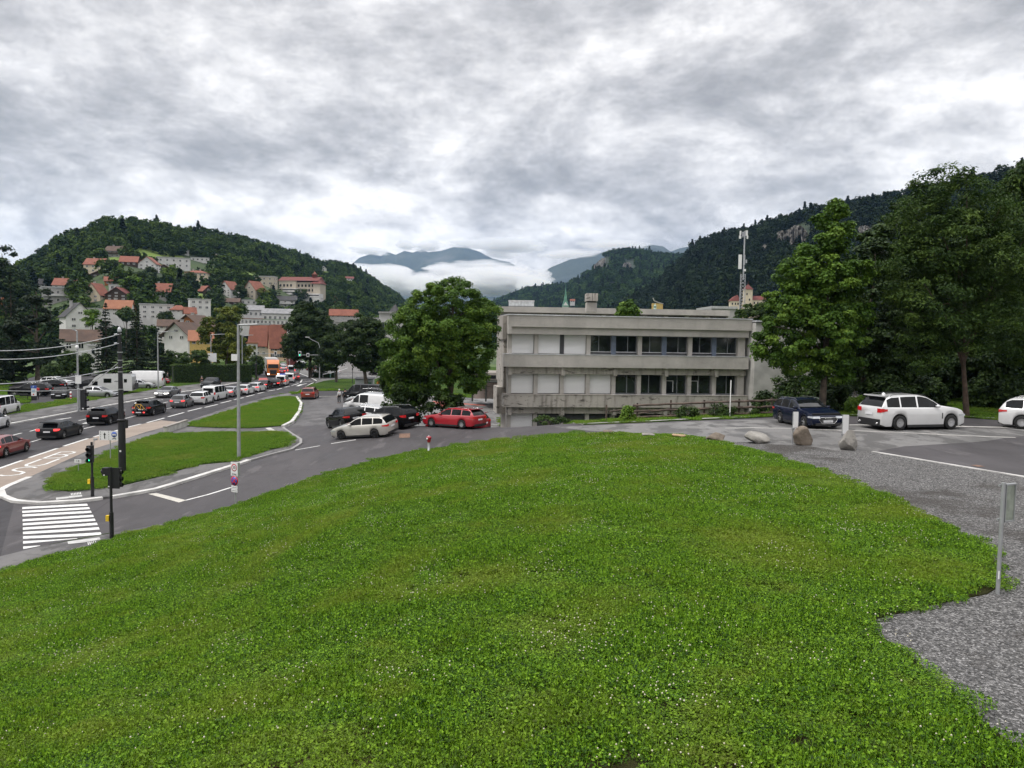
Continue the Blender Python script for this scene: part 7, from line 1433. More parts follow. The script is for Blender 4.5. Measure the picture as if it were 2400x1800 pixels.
boulder('small stone on the kerb of the grass patch near the lot', 697, 951, 9, 5, K3, 31); boulder('brown stone lying on the grass near the clipped hedge', 421, 896, 15, 8, K3, 33); boulder('stone slab end by the path into the lot', 660, 1021, 10, 5, K1, 35)
# ------------------------------------------------------------------ wooden fence
M_fw = mat('weathered fence wood', (.085,.062,.05), .9, var=.35, vs=2.2, bump=.5, bs=12)
fo_ = thing('wooden_fence', 'weathered rail fence along the kerb between the road and the school', 'fence', gp(1500, 986))
base = fo_.location
def fpt(u, v, dd=.35): q = gp(u, v); return Vector((q.x, q.y+dd, q.z))-Vector(base)
def fz(u, vb): q = fpt(u, vb); return q
R1_, R2_, R3_ = [], [], []
posts = [(1355,991),(1422,989),(1495,986),(1574,983),(1653,980),(1735,978),(1812,976),(1842,975)]
for u, v in posts: q = fz(u, v); R1_.append(q)
for i, (u, v) in enumerate(posts[1:-1]):
    q = R1_[i+1]; mb = MB(); mb.box(-.05,.05,-.05,.05,-.4,1.12 if i != 2 else 1.2); w_ = mb.obj('post', M_fw, fo_); w_.location = q
def rail(a, b, za, zb, th=.07): mb = MB(); d = b-a; n = 5; rr = random.Random(int(a.x*100)); pts = [a.lerp(b, i/n)+Vector((0,-.08,za+(zb-za)*i/n+rr.uniform(-.02,.02))) for i in range(n+1)]; mb.tube(pts, [th*rr.uniform(.85,1.1) for _ in pts], 7); mb.obj('rail', M_fw, fo_)
rail(R1_[0], R1_[3], .05, .62); rail(R1_[0]+Vector((.6,0,0)), R1_[2], .75, .85); 
for i in range(2, 7):
    rail(R1_[i]-Vector((.3,0,0)), R1_[i+1]+Vector((.3,0,0)), .95, .98)
    rail(R1_[i]-Vector((.3,0,.02)), R1_[i+1]+Vector((.25,0,0)), .58, .6)
    rail(R1_[i]-Vector((.2,0,0)), R1_[i+1]+Vector((.3,0,0)), .2, .22)
for lab, u, v, w_ in (('pale green weeds growing through the fence near its left end', 1475, 962, 18), ('leafy weeds behind the middle of the fence', 1690, 958, 34), ('creeper leaves over the right half of the fence', 1610, 962, 24), ('nettles behind the right end of the fence', 1770, 957, 28), ('low weeds at the foot of the school wall left of the fence', 1290, 985, 50)):
    q = at_y(u, v+14, 47.5 if u > 1350 else 53); bush(lab, u, v+4, 47.5 if u > 1350 else 53.5, w_, 13, M_lime if 'pale' in lab else M_bush, 24, 70, .12, .25, 'weeds along the wooden fence', name='weeds', z0=float(H(np.array([q.x]), np.array([q.y]))[0]))
# ------------------------------------------------------------------ people
M_skin = mat('skin', (.45,.27,.19), .6); M_hair = mat('dark hair', (.02,.014,.01), .7)
CL = {k: mat('cloth '+k, c, .85) for k, c in dict(white=(.6,.6,.6), black=(.012,.012,.014), red=(.5,.02,.03), grey=(.2,.2,.21), jeans=(.03,.04,.07), beige=(.35,.3,.22)).items()}
def skin_obj(name, verts, edges, rad, m_, parent):
    me = bpy.data.meshes.new(name); me.from_pydata(verts, edges, []); o = bpy.data.objects.new(name, me); COL.objects.link(o); md = o.modifiers.new('skin', 'SKIN'); md.use_smooth_shade = True
    for i, r in enumerate(rad): me.skin_vertices[0].data[i].radius = (r, r) if isinstance(r, float) else r
    me.skin_vertices[0].data[0].use_root = True; s = o.modifiers.new('sub', 'SUBSURF'); s.levels = 1; s.render_levels = 1; me.materials.append(m_); o.parent = parent; return o
def person(label, pos, rz, top, legs, hair=None, armf=(.12,.12), stride=.08, bag=None, sc=1.0, lean=0):
    o = thing('person', label, 'person', pos, rz); o.scale = (sc,)*3; o.rotation_euler[1] = lean
    J = [(0,0,.95),(0,0,1.15),(0,0,1.38),(0,0,1.50),(.01,0,1.60),(.02,0,1.70), (stride,.10,.90),(stride*1.2+.03,.11,.50),(stride,.11,.09),(stride+.14,.12,.04), (-stride,-.10,.90),(-stride+.04,-.11,.50),(-stride*1.4,-.11,.09),(-stride*1.4+.14,-.12,.04), (0,.19,1.40),(-.03,.24,1.13),(armf[0],.22,.90), (0,-.19,1.40),(-.03,-.24,1.13),(armf[1],-.22,.90)]
    E = [(0,1),(1,2),(2,3),(3,4),(4,5),(0,6),(6,7),(7,8),(8,9),(0,10),(10,11),(11,12),(12,13),(2,14),(14,15),(15,16),(2,17),(17,18),(18,19)]
    Rr = [.13,.12,.15,.055,.085,.08,.085,.06,.04,.035,.085,.06,.04,.035,.06,.045,.03,.06,.045,.03]; body = skin_obj('body', J, E, Rr, M_skin, o)
    for s, k in ((1, 16), (-1, 19)):
        x, y, z = J[k]; mb = MB(); mb.tube([(x,y,z),(x+.01,y,z-.09)], [.028,.035], 8)
        for f in range(4): mb.tube([(x-.025+.018*f,y,z-.08),(x-.025+.018*f,y-s*.005,z-.13-.01*(f in (1,2))),(x-.015+.018*f,y-s*.02,z-.165-.01*(f in (1,2)))], [.010,.009,.007], 5)
        mb.tube([(x+.03,y,z-.03),(x+.06,y-s*.01,z-.07),(x+.06,y-s*.015,z-.105)], [.012,.010,.008], 5); mb.obj('hand', M_skin, body)
    mb = MB(); mb.tube([(.095,0,1.655),(.125,0,1.635),(.10,0,1.625)], [.008,.016,.01], 6); mb.box(.10,.108,-.028,.028,1.595,1.603)
    for s in (1, -1): mb.lathe((.095,s*.032,1.665), [(.001,-.009),(.010,0),(.001,.009)], 6); mb.lathe((.015,s*.088,1.645), [(.01,-.03),(.018,0),(.01,.03)], 6)
    mb.obj('face_features', M_skin, body)
    up = lambda t: tuple(t); T = [0,1,2,14,15,16,17,18,19]; mp = {a: i for i, a in enumerate(T)}; skin_obj('jacket', [J[a] for a in T], [(mp[a], mp[b]) for a, b in E if a in mp and b in mp], [.155,.145,.175,.08,.062,.045,.08,.062,.045], CL[top], o)
    T = [0,6,7,8,10,11,12]; mp = {a: i for i, a in enumerate(T)}; skin_obj('trousers', [J[a] for a in T], [(mp[a], mp[b]) for a, b in E if a in mp and b in mp], [.15,.105,.08,.06,.105,.08,.06], CL[legs], o)
    T = [8,9,12,13]; skin_obj('shoes', [J[a] for a in T], [(0,1),(2,3)], [.05,.045,.05,.045], CL['black'], o) if False else None
    mb = MB(); 
    for k in (8, 12): x, y, z = J[k]; mb.lathe((x+.06, y, .05), [(.001,-.05),(.06,-.045),(.055,.02),(.001,.05)], 8); mb.v = mb.v
    mb.obj('shoes', CL['black'], o); mb = MB(); mb.lathe((-.01,0,1.69), [(.095,-.09),(.108,-.02),(.10,.05),(.06,.095),(.001,.105)], 12); mb.obj('hat' if hair else 'hair', CL[hair] if hair else M_hair, o)
    if bag: mb = MB(); mb.box(-.32,-.14,-.16,.16,.95,1.38); mb.obj('rucksack', CL[bag], o)
    return o
def at_ground(u, v): p = gp(u, v); return (p.x, p.y, float(hnear(np.array([p.x]), np.array([p.y]))[0]))
person('person in white shirt, white cap and black trousers standing in the lot', at_ground(795, 945), 2.6, 'white', 'black', 'white', stride=.05); person('person in black carrying a dark bag beside the one in white', at_ground(809, 944), 2.2, 'black', 'black', None, bag='black', stride=.1)
person('person in red jacket at the ticket pillar', at_ground(88, 936), 2.8, 'red', 'black', stride=.03); person('person in dark clothes with white cap near the clipped hedge', at_ground(382, 894), 1.0, 'black', 'black', 'white'); person('person in grey top beside the one with the white cap near the hedge', at_ground(393, 895), .3, 'grey', 'black')
person('pedestrian in dark clothes far off at the right kerb', at_ground(709, 867), 1.5, 'black', 'black'); person('person in white shirt beside the yellow post at the square', at_ground(739, 880), 3.0, 'white', 'black'); person('person in black beside the one in white shirt at the square', at_ground(734, 880), 3.1, 'black', 'jeans')
# rider on a bicycle coming along the left pavement
pr = at_ground(473, 909); bicycle('city bicycle ridden along the left pavement by a person in dark clothes', (pr[0], pr[1], pr[2]+.12), -1.25, (.05,.05,.05)); 
person('person in dark clothes and helmet riding a bicycle on the left pavement', (pr[0], pr[1], pr[2]+.12), -1.25, 'black', 'black', 'grey', armf=(.30,.30), stride=.12, sc=1.0)
# ------------------------------------------------------------------ small things around the car parks
p = gp(80, 938); o = thing('ticket_pillar', 'parking ticket pillar with blue head and white panel on black base', 'ticket machine', p, .1); Hh = htop(80, 938, 904); mb = MB(); mb.box(-.28,.28,-.12,.12,-.1,Hh*.30); mb.obj('base', M_blk, o); mb = MB(); mb.box(-.26,.26,-.13,.11,Hh*.30,Hh*.82); s_ = mb.obj('panel', M_sign, o); mb = MB(); mb.box(-.28,.28,-.14,.12,Hh*.82,Hh); h_ = mb.obj('head', M_bluS, o); text(h_, 'P', .36, (0,-.145,Hh*.91), M_white); mb = MB(); mb.box(-.08,.08,-.136,-.131,Hh*.36,Hh*.45); mb.obj('red_logo', M_redS, s_); mb = MB(); mb.box(-.18,.18,-.136,-.131,Hh*.55,Hh*.74); mb.obj('screen', mat('pale blue screen', (.3,.45,.6), .4), s_)
p = gp(166, 937); o = thing('bollard', 'red and white banded bollard at the car park edge', 'bollard', p); Hh = htop(166, 937, 918)
for i, m_ in enumerate((M_sign, M_redS, M_sign, M_redS, M_sign)): mb = MB(); mb.lathe((0,0,0), [(.11,Hh*i/5-(.1 if i == 0 else 0)),(.11,Hh*(i+1)/5)]+([(.001,Hh*1.03)] if i == 4 else []), 12); mb.obj('band', m_, o)
a, b = gp(24, 938), gp(66, 938); o = thing('bike_rail', 'low black rail beside the ticket pillar', 'rail', a, math.atan2(b.y-a.y, b.x-a.x)); L_ = (b-a).length; mb = MB(); mb.tube([(0,0,.75),(L_,0,.75)], .045, 8); mb.obj('rail', M_blk, o)
for x in (0, L_*.98): mb = MB(); mb.tube([(x,0,-.2),(x,0,.75)], .05, 8); mb.obj('post', M_blk, o)
mb = MB(); mb.tube([(0,0,.35),(L_,0,.35)], .03, 8); mb.obj('rail', M_blk, o)
# low concrete wall beside the path of the island
a, b = gp(387, 1019), gp(437, 1001); o = thing('low_concrete_wall', 'low pale concrete wall ending the footpath on the traffic island', 'wall', a, math.atan2(b.y-a.y, b.x-a.x)); L_ = (b-a).length; mb = MB(); mb.box(0,L_,-.12,.12,-.2,.62); mb.obj('wall_body', M_concL, o); mb = MB(); mb.box(-.03,L_+.03,-.16,.16,.622,.70); mb.obj('coping', M_conc, o)
mb = MB(); quad_mb(mb, PX([(622,1007),(634,1006),(653,1017),(640,1019)]), .135, 3); struct(mb.obj('ramp_plate', M_concL))
def hut(label, u0, u1, vb, vt, m_, bin_=None):
    p = gp((u0+u1)/2, vb); k = p.y/FPX; w_ = (u1-u0)*k; Hh = htop((u0+u1)/2, vb, vt); o = thing('litter_hut', label, 'bin shelter', p, -.05); mb = MB()
    for x in (-w_/2, w_/2-.08): mb.box(x,x+.08,-.6,.6,0,Hh*.84)
    mb.box(-w_/2+.08,w_/2-.08,.5,.58,0,Hh*.8); mb.box(-w_/2+.08,w_/2-.08,-.6,-.54,.15,Hh*.74); mb.obj('side_panel', m_, o); mb = MB(); mb.add([(-w_/2-.1,-.75,Hh*.84),(w_/2+.1,-.75,Hh*.84),(w_/2+.1,.7,Hh),(-w_/2-.1,.7,Hh),(-w_/2-.1,-.75,Hh*.79),(w_/2+.1,-.75,Hh*.79),(w_/2+.1,.7,Hh*.95),(-w_/2-.1,.7,Hh*.95)], [(0,1,2,3),(7,6,5,4),(0,4,5,1),(2,6,7,3),(0,3,7,4),(1,5,6,2)]); mb.obj('roof', M_blk, o)
    if bin_: mb = MB(); mb.box(-.3,.3,-.85,-.62,.05,Hh*.45); mb.obj('bin', bin_, o)
hut('grey bin shelter with sloping black roof left of the tree trunk', 834, 858, 905, 884, mat('grey shelter panel', (.33,.35,.37), .5)); hut('narrow grey bin shelter with green bin right of the tree trunk', 861, 876, 905, 884, MATS['grey shelter panel'], mat('green bin plastic', (.03,.12,.05), .5))
def small_post(label, u, vb, vt, wpx, m_, cat='post', head=None, name='post'):
    p = gp(u, vb); k = p.y/FPX; o = thing(name, label, cat, p); Hh = htop(u, vb, vt); mb = MB(); w_ = wpx*k/2; mb.lathe((0,0,0), [(w_,-.1),(w_,Hh*.6)], 8); mb.obj('stem', m_, o); mb = MB(); q = w_*(1.9 if head else 1.0); mb.box(-q,q,-q*.6,q*.6,Hh*.6,Hh); mb.obj('head', head or m_, o)
M_opl = mat('orange box paint', (.6,.2,.04), .5)
small_post('orange box on a post beside the narrow bin shelter', 886, 910, 892, 3.2, M_opl, 'box post', M_opl); small_post('yellow post in front of the white car near the square', 729, 879, 859, 2.4, M_yelb); small_post('green post with white head beside the ramp rail', 774, 887, 868, 2.2, mat('green post paint', (.02,.13,.07), .5), 'post', M_sign)
a, b = gp(776, 880), gp(812, 878); o = thing('ramp_barrier', 'raised white barrier rail under the trees by the square', 'barrier', a); mb = MB(); d_ = b-a; mb.tube([(0,0,.9),(d_.x,d_.y,3.0)], .07, 6); mb.obj('barrier_arm', M_sign, o); mb = MB(); mb.box(-.2,.2,-.2,.2,-.1,1.1); mb.obj('housing', M_gal2, o)
a, b = gp(757, 888), gp(815, 884); o = thing('handrail', 'long low white handrail in front of the shaded square', 'rail', a); d_ = b-a; mb = MB(); mb.tube([(0,0,1.0),(d_.x*.6,d_.y*.6,1.3),(d_.x,d_.y,1.9)], .05, 6); mb.obj('rail', M_sign, o)
for t in (0,.3,.6,1): mb = MB(); mb.tube([(d_.x*t,d_.y*t,-.1),(d_.x*t,d_.y*t,1.0+.5*t)], .035, 6); mb.obj('post', M_gal2, o)
# stepped white wall by the lamp
p = gp(529, 892); k = p.y/FPX; o = thing('stepped_white_wall', 'white stepped garden wall at the end of the clipped hedge', 'wall', p); mb = MB()
for x0, x1, hh in ((0,10,19),(10,18,13),(18,24,16),(24,30,20)): mb.box(x0*k,x1*k-.002,-.15,.15,-.2,hh*k)
mb.obj('wall_body', W_white, o); mb = MB(); mb.box(-.05,10*k+.05,-.2,.2,19*k,19*k+.1); mb.obj('coping', W_grey, o)
def mesh_fence(label, pts, hgt=1.2):
    P_ = [gp(*q) for q in pts]; o = thing('mesh_fence', label, 'fence', P_[0]); 
    for i in range(len(P_)-1):
        a, b = P_[i]-P_[0], P_[i+1]-P_[0]; n = max(2, int((b-a).length/2))
        for j in range(n): q = a.lerp(b, j/n); mb = MB(); mb.tube([(q.x,q.y,q.z-.3),(q.x,q.y,q.z+hgt)], .035, 6); mb.obj('post', M_blk, o)
        mb = MB()
        for zz in np.linspace(.1, hgt-.05, 6): mb.tube([(a.x,a.y,a.z+zz),(b.x,b.y,b.z+zz)], .008 if .1 < zz < hgt-.1 else .02, 4)
        mb.obj('wire_mesh', M_gal2, o)
mesh_fence('thin wire fence along the right edge of the lot', [(968,990),(935,968),(915,945),(903,922)]); 
p1, p2 = gp(1139, 999), None
mf = thing('yard_fence', 'dark wire fence running down beside the school yard', 'fence', p1)
for i in range(6):
    q = Vector((-.35*i, 3.0*i+.5, -.42*i)); mb = MB(); mb.tube([(q.x,q.y,q.z-1.2),(q.x,q.y,q.z+1.25)], .04, 6); mb.obj('post', M_blk, mf)
mb = MB()
for zz in np.linspace(.05, 1.2, 7): mb.tube([(0,.5,zz),(-.35*5,15.5,zz-.42*5)], .012, 4)
mb.obj('wire_mesh', M_blk, mf); mb = MB(); mb.box(-.15,.15,-.3,.25,-.1,.12); mb.obj('plinth', M_concL, mf)

# ------------------------------------------------------------------ garden trees between the houses on the left slope
for lab, u, vb, w_, hh, mt, nm in (
 ('lime green round tree in the middle of the slope above the black chalet', 307, 692, 52, 46, M_lime, 0), ('dark conifer left of the square house with pyramid roof', 336, 705, 24, 60, M_conif, 1), ('dark green trees between the square house and the flat white apartments', 325, 712, 40, 34, M_maple2, 0),
 ('big dark green tree right of the square house with pyramid roof', 415, 712, 54, 50, M_maple2, 0), ('slim dark conifer right of the big dark tree on the slope', 455, 704, 22, 46, M_conif, 1), ('round green tree below the left steep gabled house', 500, 722, 48, 38, M_bush, 0),
 ('dark tree between the two steep gabled houses', 562, 706, 30, 42, M_maple2, 0), ('dark columnar conifer beside the grey modern house', 636, 708, 20, 46, M_conif, 1), ('second columnar conifer beside the first near the institute', 654, 706, 18, 40, M_conif, 1),
 ('round tree in front of the institute terraces', 706, 704, 36, 30, M_maple2, 0), ('olive green tree right of the second steep gabled house', 616, 706, 30, 32, M_yel, 0), ('green tree before the cream house with the sweeping red roof', 190, 722, 34, 34, M_bush, 0),
 ('dark tree between the white house with half red roof and the dark chalet', 262, 645, 24, 40, M_maple2, 0), ('green tree right of the arched gable house', 330, 668, 40, 32, M_bush, 0), ('dark tree above the lime green tree on the slope', 352, 660, 26, 36, M_maple2, 0), ('green tree hiding the cream villa with shallow red roof', 445, 668, 24, 32, M_bush, 0),
 ('dark tree left of the cream sweeping roof house', 172, 700, 34, 44, M_maple2, 0), ('shrubby tree between the low garage row and the grey terraces', 560, 735, 26, 20, M_bush, 0), ('round tree before the white house with stacked balconies', 636, 730, 26, 22, M_maple2, 0), ('green tree at the corner of the flat white apartments', 296, 752, 26, 28, M_bush, 0), ('dark tree between the brown roofed chalets and the flat apartments', 388, 757, 22, 24, M_maple2, 0),
 ('tree above the right grey terrace block below the villa', 702, 728, 30, 24, M_maple2, 0), ('dark conifer left of the white gabled house with the round attic window', 118, 745, 22, 60, M_conif, 1), ('dark tree in front of the office building beside the pyramid roof', 760, 775, 30, 36, M_maple2, 0)):
    D_ = G(u, vb).y if vb < 732 else 290.
    if nm: conifer(lab, (u, vb), D_-3, w_*.5, vb-hh, size=1.0, gap=1.3, dens_=.5, group='garden trees on the left slope')
    else: tree(lab, (u, vb), D_-3, [(u, vb-hh*.55, w_*.42, hh*.40), (u-w_*.22, vb-hh*.45, w_*.28, hh*.3), (u+w_*.24, vb-hh*.42, w_*.27, hh*.3)], mt, 40, 60, .95, 1.9, .3, group='garden trees on the left slope', nl=4)
hill_forest('hill_left', -420, 1040, 8.0, TD, 9, 16, .03, MEADOW)
CLF_ = [[(1389,612),(1402,606),(1424,600),(1424,634),(1389,634)], [(1454,610),(1484,608),(1484,638),(1454,638)]]
hill_forest('hill_middle', 1090, 1780, 13.0, TM, 14, 22, .12, CLF_)
hill_forest('hill_right', 1400, 2500, 8.0, TR, 11, 17, .13, [[(1815,540),(1840,534),(1862,522),(1884,522),(1898,550),(1890,574),(1850,584),(1818,580)], [(1784,572),(1800,568),(1800,590),(1784,590)], [(2006,532),(2030,522),(2050,545),(2046,572),(2010,568)], [(2060,524),(2080,504),(2108,506),(2108,560),(2070,560)]])
# ------------------------------------------------------------------ clover lawn and short turf
def clover_patch(seed, mt, n=400, size=.034, R_=.27, blades=60, hgt=.05):
    rng = np.random.default_rng(seed); a = rng.uniform(0, 2*PI, n); r = R_*np.sqrt(rng.uniform(0, 1, n)); hz = hgt*(.35+.9*rng.uniform(0, 1, n))*(1-.25*(r/R_)**2)
    C = np.stack([r*np.cos(a), r*np.sin(a), hz], -1); N = np.stack([rng.normal(0, .5, n), rng.normal(0, .5, n), np.ones(n)], -1)
    V, F, T = leaf_quads(C, N, size, rng, rng.uniform(0, 1, n), .9)
    Vb = []; m = blades
    ab = rng.uniform(0, 2*PI, m); rb = R_*np.sqrt(rng.uniform(0, 1, m)); th = rng.uniform(0, 2*PI, m); L = rng.uniform(.05, .11, m)
    x, y = rb*np.cos(ab), rb*np.sin(ab); dx, dy = np.cos(th), np.sin(th); wd = .0035
    Vb = np.stack([np.stack([x-dy*wd, y+dx*wd, 0*x], -1), np.stack([x+dy*wd, y-dx*wd, 0*x], -1), np.stack([x+dx*L*.5+dy*wd*.5, y+dy*L*.5, L], -1), np.stack([x+dx*L*.5-dy*wd*.5, y+dy*L*.5, L*1.02], -1)], 1).reshape(-1, 3)
    V2 = np.r_[V, Vb]; F2 = np.r_[F, np.arange(4*m).reshape(-1, 4)+len(V)]; me = npmesh('patch', V2, F2, mt); set_tone(me, np.r_[T, rng.uniform(.6, 1, 4*m)]); return me
def m_clover(name, cols, pat=.25, trans=.3):
    t = NT(name); a = t.node('ShaderNodeAttribute', attribute_name='tone'); big = t.noise(pat, 6, .62); c = t.ramp(a.outputs['Fac'], [(.0, cols[0]), (.5, cols[1]), (1., cols[2])])
    c = t.mix(t.ramp(big, [(.49, 0.), (.66, .65)]), c, cols[3]); c = t.mix(t.ramp(t.noise(1.1, 5, .6), [(.56, 0.), (.7, .45)]), c, cols[3])
    t.col(c); t.rough(.6); t.P.inputs['Specular IOR Level'].default_value = .25
    tr = t.node('ShaderNodeBsdfTranslucent'); t.L.new(c, tr.inputs[0]); mx = t.node('ShaderNodeMixShader'); mx.inputs[0].default_value = trans
    out = [n for n in t.nt.nodes if n.type == 'OUTPUT_MATERIAL'][0]; t.L.new(t.P.outputs[0], mx.inputs[1]); t.L.new(tr.outputs[0], mx.inputs[2]); t.L.new(mx.outputs[0], out.inputs[0]); return t.m
M_clo = m_clover('clover leaves', ((.009,.030,.003),(.076,.182,.008),(.23,.41,.02),(.20,.25,.025)))
M_tuf = m_clover('short grass', ((.03,.08,.007),(.08,.18,.012),(.18,.31,.022),(.20,.25,.035)))
M_flo = mat('clover flower heads', (.48,.44,.30), .8, var=.1, vs=40, col2=(.62,.57,.50))
PC = [tmpl('clover_patch', clover_patch(s, M_clo)) for s in (1,2,3)]
PT = [tmpl('turf_tuft', clover_patch(s, M_tuf, 260, .05, .42, 260, .05)) for s in (5,6)]
def flower_tmpl(seed, R_=.5, n=9):
    rng = np.random.default_rng(seed); mb = MB()
    for _ in range(n):
        r, a = R_*math.sqrt(rng.random()), rng.uniform(0, 6.28); x, y, z, s = r*math.cos(a), r*math.sin(a), rng.uniform(.05, .085), rng.uniform(.008, .0125)
        mb.lathe((x, y, z), [(.001,-s),(s*.8,-s*.6),(s,0),(s*.75,s*.7),(.001,s)], 6)
    me = bpy.data.meshes.new('fl'); me.from_pydata(mb.v, [], mb.f); me.materials.append(M_flo); me.update(); return me
FL = [tmpl('clover_flowers', flower_tmpl(s, n=k)) for s, k in ((1,6),(2,11),(3,3))]
def tri_pts(T, n, rng):
    a, b, c = T[:, 0], T[:, 1], T[:, 2]; ar = np.linalg.norm(np.cross(b-a, c-a), axis=1)*.5; idx = rng.choice(len(T), n, p=ar/ar.sum()); r1, r2 = np.sqrt(rng.random(n)), rng.random(n)
    return a[idx]*(1-r1)[:, None]+b[idx]*(r1*(1-r2))[:, None]+c[idx]*(r1*r2)[:, None], ar.sum()
def lawn():
    rng = np.random.default_rng(3); T = REGT['lawn_ground']; T = T[T[:, :, 1].mean(1) > 5.0]; _, A = tri_pts(T, 10, rng); g = .27
    gx, gy = np.meshgrid(np.arange(-36, 14, g), np.arange(4.6, 50, g)); gx, gy = gx.ravel(), gy.ravel(); gx = gx+rng.uniform(-.12, .12, len(gx)); gy = gy+rng.uniform(-.12, .12, len(gy)); k = inside(P_lawn, gx, gy); gx, gy = gx[k], gy[k]
    P = np.stack([gx, gy, hnear(gx, gy)+.02], -1); n = len(P); print('clover patches', n)
    s = rng.uniform(.85, 1.35, n); bare = np.array([noise.noise(Vector((p[0]*.55, p[1]*.9, 3.3)))+.35*noise.noise(Vector((p[0]*2.1, p[1]*2.6, 7))) for p in P]); near = np.clip((11.0-P[:, 1])/3.5, 0, 1)
    k = (bare < 1.2-.83*near); P, s = P[k], s[k]; n = len(P); hv = np.array([1+.75*noise.noise(Vector((p[0]*.8, p[1]*.8, 1.3))) for p in P])
    scatter('clover_lawn', PC, P, np.c_[rng.uniform(-.15, .15, (n, 2)), rng.uniform(0, 6.28, n)], np.c_[s, s, s*hv*1.15])
    n = int(A*2.6); P, _ = tri_pts(T, n, rng); dn = np.array([noise.noise(Vector((p[0]*.35, p[1]*.35, 5)))+.6*noise.noise(Vector((p[0]*1.3, p[1]*1.3, 9))) for p in P]); k = dn > rng.uniform(-.5, .45, n); P = P[k]; n = len(P)
    scatter('clover_flowers', FL, P+[[0,0,.035]], np.c_[np.zeros((n, 2)), rng.uniform(0, 6.28, n)], np.ones((n, 3)))
    PP = []
    for nm, dn in (('turf_strip', 7), ('turf_patch', 7)):
        _, A = tri_pts(REGT[nm], 10, rng); P, _ = tri_pts(REGT[nm], int(A*dn), rng); PP.append(P)
    T = REGT['verge']; c = T.mean(1); T = T[(c[:, 1] < 125) & (c[:, 1] > 40) & (c[:, 0] > -85)]; _, A = tri_pts(T, 10, rng); P, _ = tri_pts(T, int(A*1.6), rng); PP.append(P)
    P = np.concatenate(PP); n = len(P); s = rng.uniform(.8, 1.6, n); scatter('short_grass', PT, P, np.c_[rng.uniform(-.1, .1, (n, 2)), rng.uniform(0, 6.28, n)], np.c_[s, s, s*1.1])
lawn()
print('OBJECTS', len(bpy.data.objects), 'faces', sum(len(m.polygons) for m in bpy.data.meshes))
# cliffs on the middle and right hills: craggy rock walls standing out of the wood
def cliff(label, pts, hill, dy=-14, dep=30, sd=0):
    fn = HILLS[hill][0]; mb = MB(); us = [p[0] for p in pts]; n = int((us[-1]-us[0])/1.3)+2; top = []; rows = 9
    V = []
    for i in range(n):
        u = us[0]+(us[-1]-us[0])*i/(n-1); v0 = np.interp(u, us, [p[1] for p in pts]); v1 = np.interp(u, us, [p[2] for p in pts])
        j0 = 3*noise.noise(Vector((u*.23, sd, 0))); j1 = 4*noise.noise(Vector((u*.31, sd, 7)))
        D_ = float(np.atleast_1d(fn(u)[1])[0]); p = G(u, v1+j1, lambda x, y: hill_h(hill, x, y)); y0 = min(p.y, D_)-16
        for r in range(rows):
            f = r/(rows-1); v = (v1+j1)*(1-f)+(v0+j0)*f; y = y0+f*8+7*noise.noise(Vector((u*.18, v*.12, sd+3)))+3*noise.noise(Vector((u*.7, v*.5, sd)))
            V.append(at_y(u, v, y))
        V.append(at_y(u, v0+j0+1, y0+40))
    k = rows+1; fs = [(i*k+j, (i+1)*k+j, (i+1)*k+j+1, i*k+j+1) for i in range(n-1) for j in range(k-1)]
    mb.add(V, fs); o = mb.obj('cliff', M_cliff); o['kind'] = 'structure'; return o
cliff('', [(1819,548,566),(1826,542,580),(1845,540,578),(1862,528,568),(1880,530,566),(1893,545,560)], 'hill_right', sd=1)
cliff('', [(1786,578,584),(1792,572,586),(1798,576,582)], 'hill_right', sd=2)
cliff('', [(2010,535,552),(2020,528,565),(2036,530,566),(2046,545,560)], 'hill_right', sd=3)
cliff('', [(2062,528,538),(2076,510,552),(2092,505,556),(2104,518,548)], 'hill_right', sd=4)
cliff('', [(1392,622,630),(1402,612,630),(1410,606,626),(1419,604,618)], 'hill_middle', sd=5)
cliff('', [(1458,622,628),(1464,616,634),(1474,614,634),(1480,620,630)], 'hill_middle', sd=6)
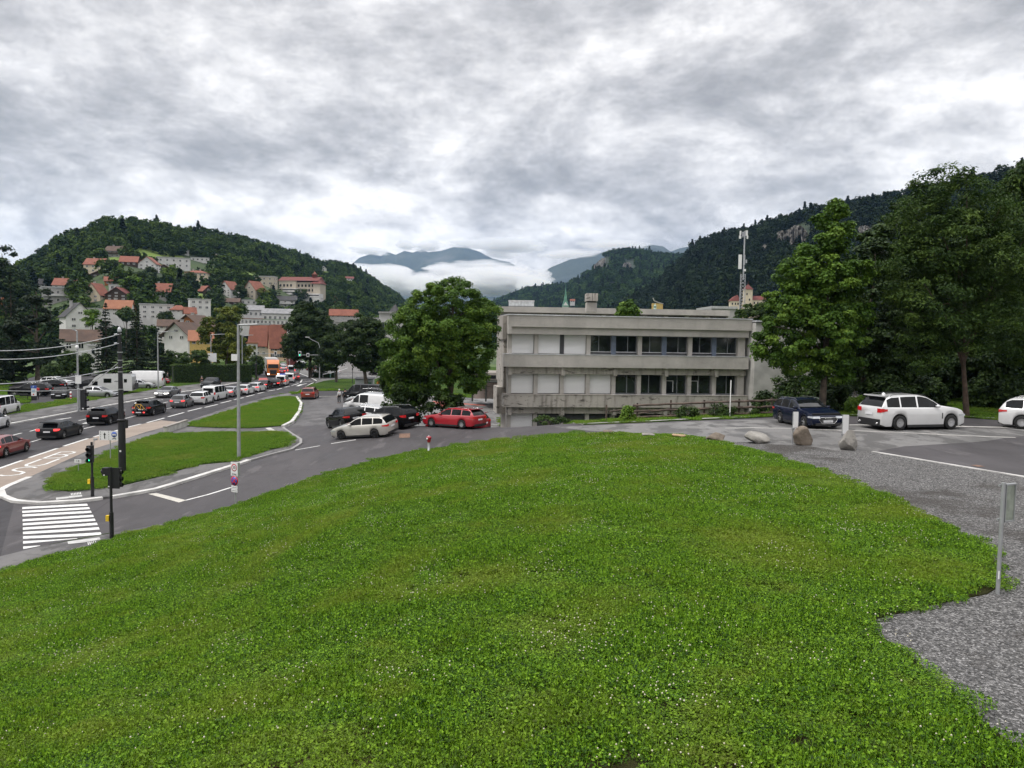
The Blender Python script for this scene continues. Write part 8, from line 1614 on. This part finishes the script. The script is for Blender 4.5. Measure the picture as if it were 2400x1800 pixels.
# fog banks lying in the valley between the hills: soft edged masses of real depth
def m_fog():
    m = bpy.data.materials.new('fog vapour'); m.use_nodes = True; nt = m.node_tree; N = nt.nodes; L = nt.links; N.clear()
    out = N.new('ShaderNodeOutputMaterial'); tc = N.new('ShaderNodeTexCoord'); n = N.new('ShaderNodeTexNoise'); n.inputs['Scale'].default_value = 1.6; n.inputs['Detail'].default_value = 7; n.inputs['Roughness'].default_value = .6
    mp = N.new('ShaderNodeMapping'); mp.inputs['Scale'].default_value = (1, 1, 1.8); L.new(tc.outputs['Object'], mp.inputs[0]); L.new(mp.outputs[0], n.inputs[0])
    ln = N.new('ShaderNodeVectorMath'); ln.operation = 'LENGTH'; L.new(tc.outputs['Object'], ln.inputs[0])
    s = N.new('ShaderNodeMath'); s.operation = 'SUBTRACT'; s.inputs[0].default_value = 1.0; L.new(ln.outputs['Value'], s.inputs[1])
    a = N.new('ShaderNodeMath'); a.operation = 'MULTIPLY_ADD'; L.new(n.outputs[0], a.inputs[0]); a.inputs[1].default_value = 2.4; a.inputs[2].default_value = -1.25
    b = N.new('ShaderNodeMath'); b.operation = 'ADD'; L.new(a.outputs[0], b.inputs[0]); L.new(s.outputs[0], b.inputs[1])
    c = N.new('ShaderNodeMath'); c.operation = 'MULTIPLY'; c.use_clamp = True; L.new(b.outputs[0], c.inputs[0]); c.inputs[1].default_value = 1.7
    d = N.new('ShaderNodeMath'); d.operation = 'MULTIPLY'; L.new(c.outputs[0], d.inputs[0]); d.inputs[1].default_value = .022
    v = N.new('ShaderNodeVolumePrincipled'); v.inputs['Color'].default_value = (1, 1, 1, 1); v.inputs['Anisotropy'].default_value = .3; L.new(d.outputs[0], v.inputs['Density'])
    L.new(v.outputs[0], out.inputs['Volume']); m.cycles.volume_step_rate = 1.0; return m
M_fog = None
M_fog = m_fog()
def fog(u, v, d, ru, rv, rd):
    p = at_y(u, v, d); k = d/FPX; bm_ = __import__('bmesh').new(); import bmesh as _b; _b.ops.create_icosphere(bm_, subdivisions=3, radius=1); me = bpy.data.meshes.new('fog_bank'); bm_.to_mesh(me); bm_.free(); me.materials.append(M_fog)
    o = bpy.data.objects.new('fog_bank', me); COL.objects.link(o); o.location = p; o.scale = (ru*k, rd, rv*k); o['kind'] = 'stuff'; o.rotation_euler[2] = u*.01; return o
for a in ((890,668,5200,120,26,400),(1000,672,5000,130,26,400),(1110,668,4700,110,28,450),(1190,655,4700,90,30,400),(1250,668,4400,50,22,300),(838,640,5600,40,26,350),(905,640,5300,70,18,350),(1150,628,5600,46,20,350),(1060,648,5300,60,14,300),(1190,575,7000,100,16,400),(1330,596,5600,60,10,300),(1440,574,5800,80,9,300)): fog(*a)
rf = random.Random(4)
for _ in range(20):
    u = rf.uniform(845, 1270); fog(u, 622+rf.random()**.7*36+abs(u-1050)*.05, rf.uniform(4700, 6000), rf.uniform(18, 48), rf.uniform(9, 20), rf.uniform(140, 260))
for u, v in ((868,588),(950,575),(1000,577),(1105,572),(1175,596)): fog(u, v, 7300, rf.uniform(24, 42), rf.uniform(9, 15), 250)
# ------------------------------------------------------------------ air
def haze():
    mb = MB(); mb.box(-6000, 6000, -60, 9300, -70, 1150); m = bpy.data.materials.new('haze air'); m.use_nodes = True; nt = m.node_tree; nt.nodes.remove(nt.nodes['Principled BSDF']); v = nt.nodes.new('ShaderNodeVolumePrincipled')
    v.inputs['Color'].default_value = (.36,.58,.95,1); v.inputs['Density'].default_value = 4.2e-5; nt.links.new(v.outputs[0], nt.nodes['Material Output'].inputs['Volume']); o = mb.obj('haze', m); o['kind'] = 'stuff'
haze()
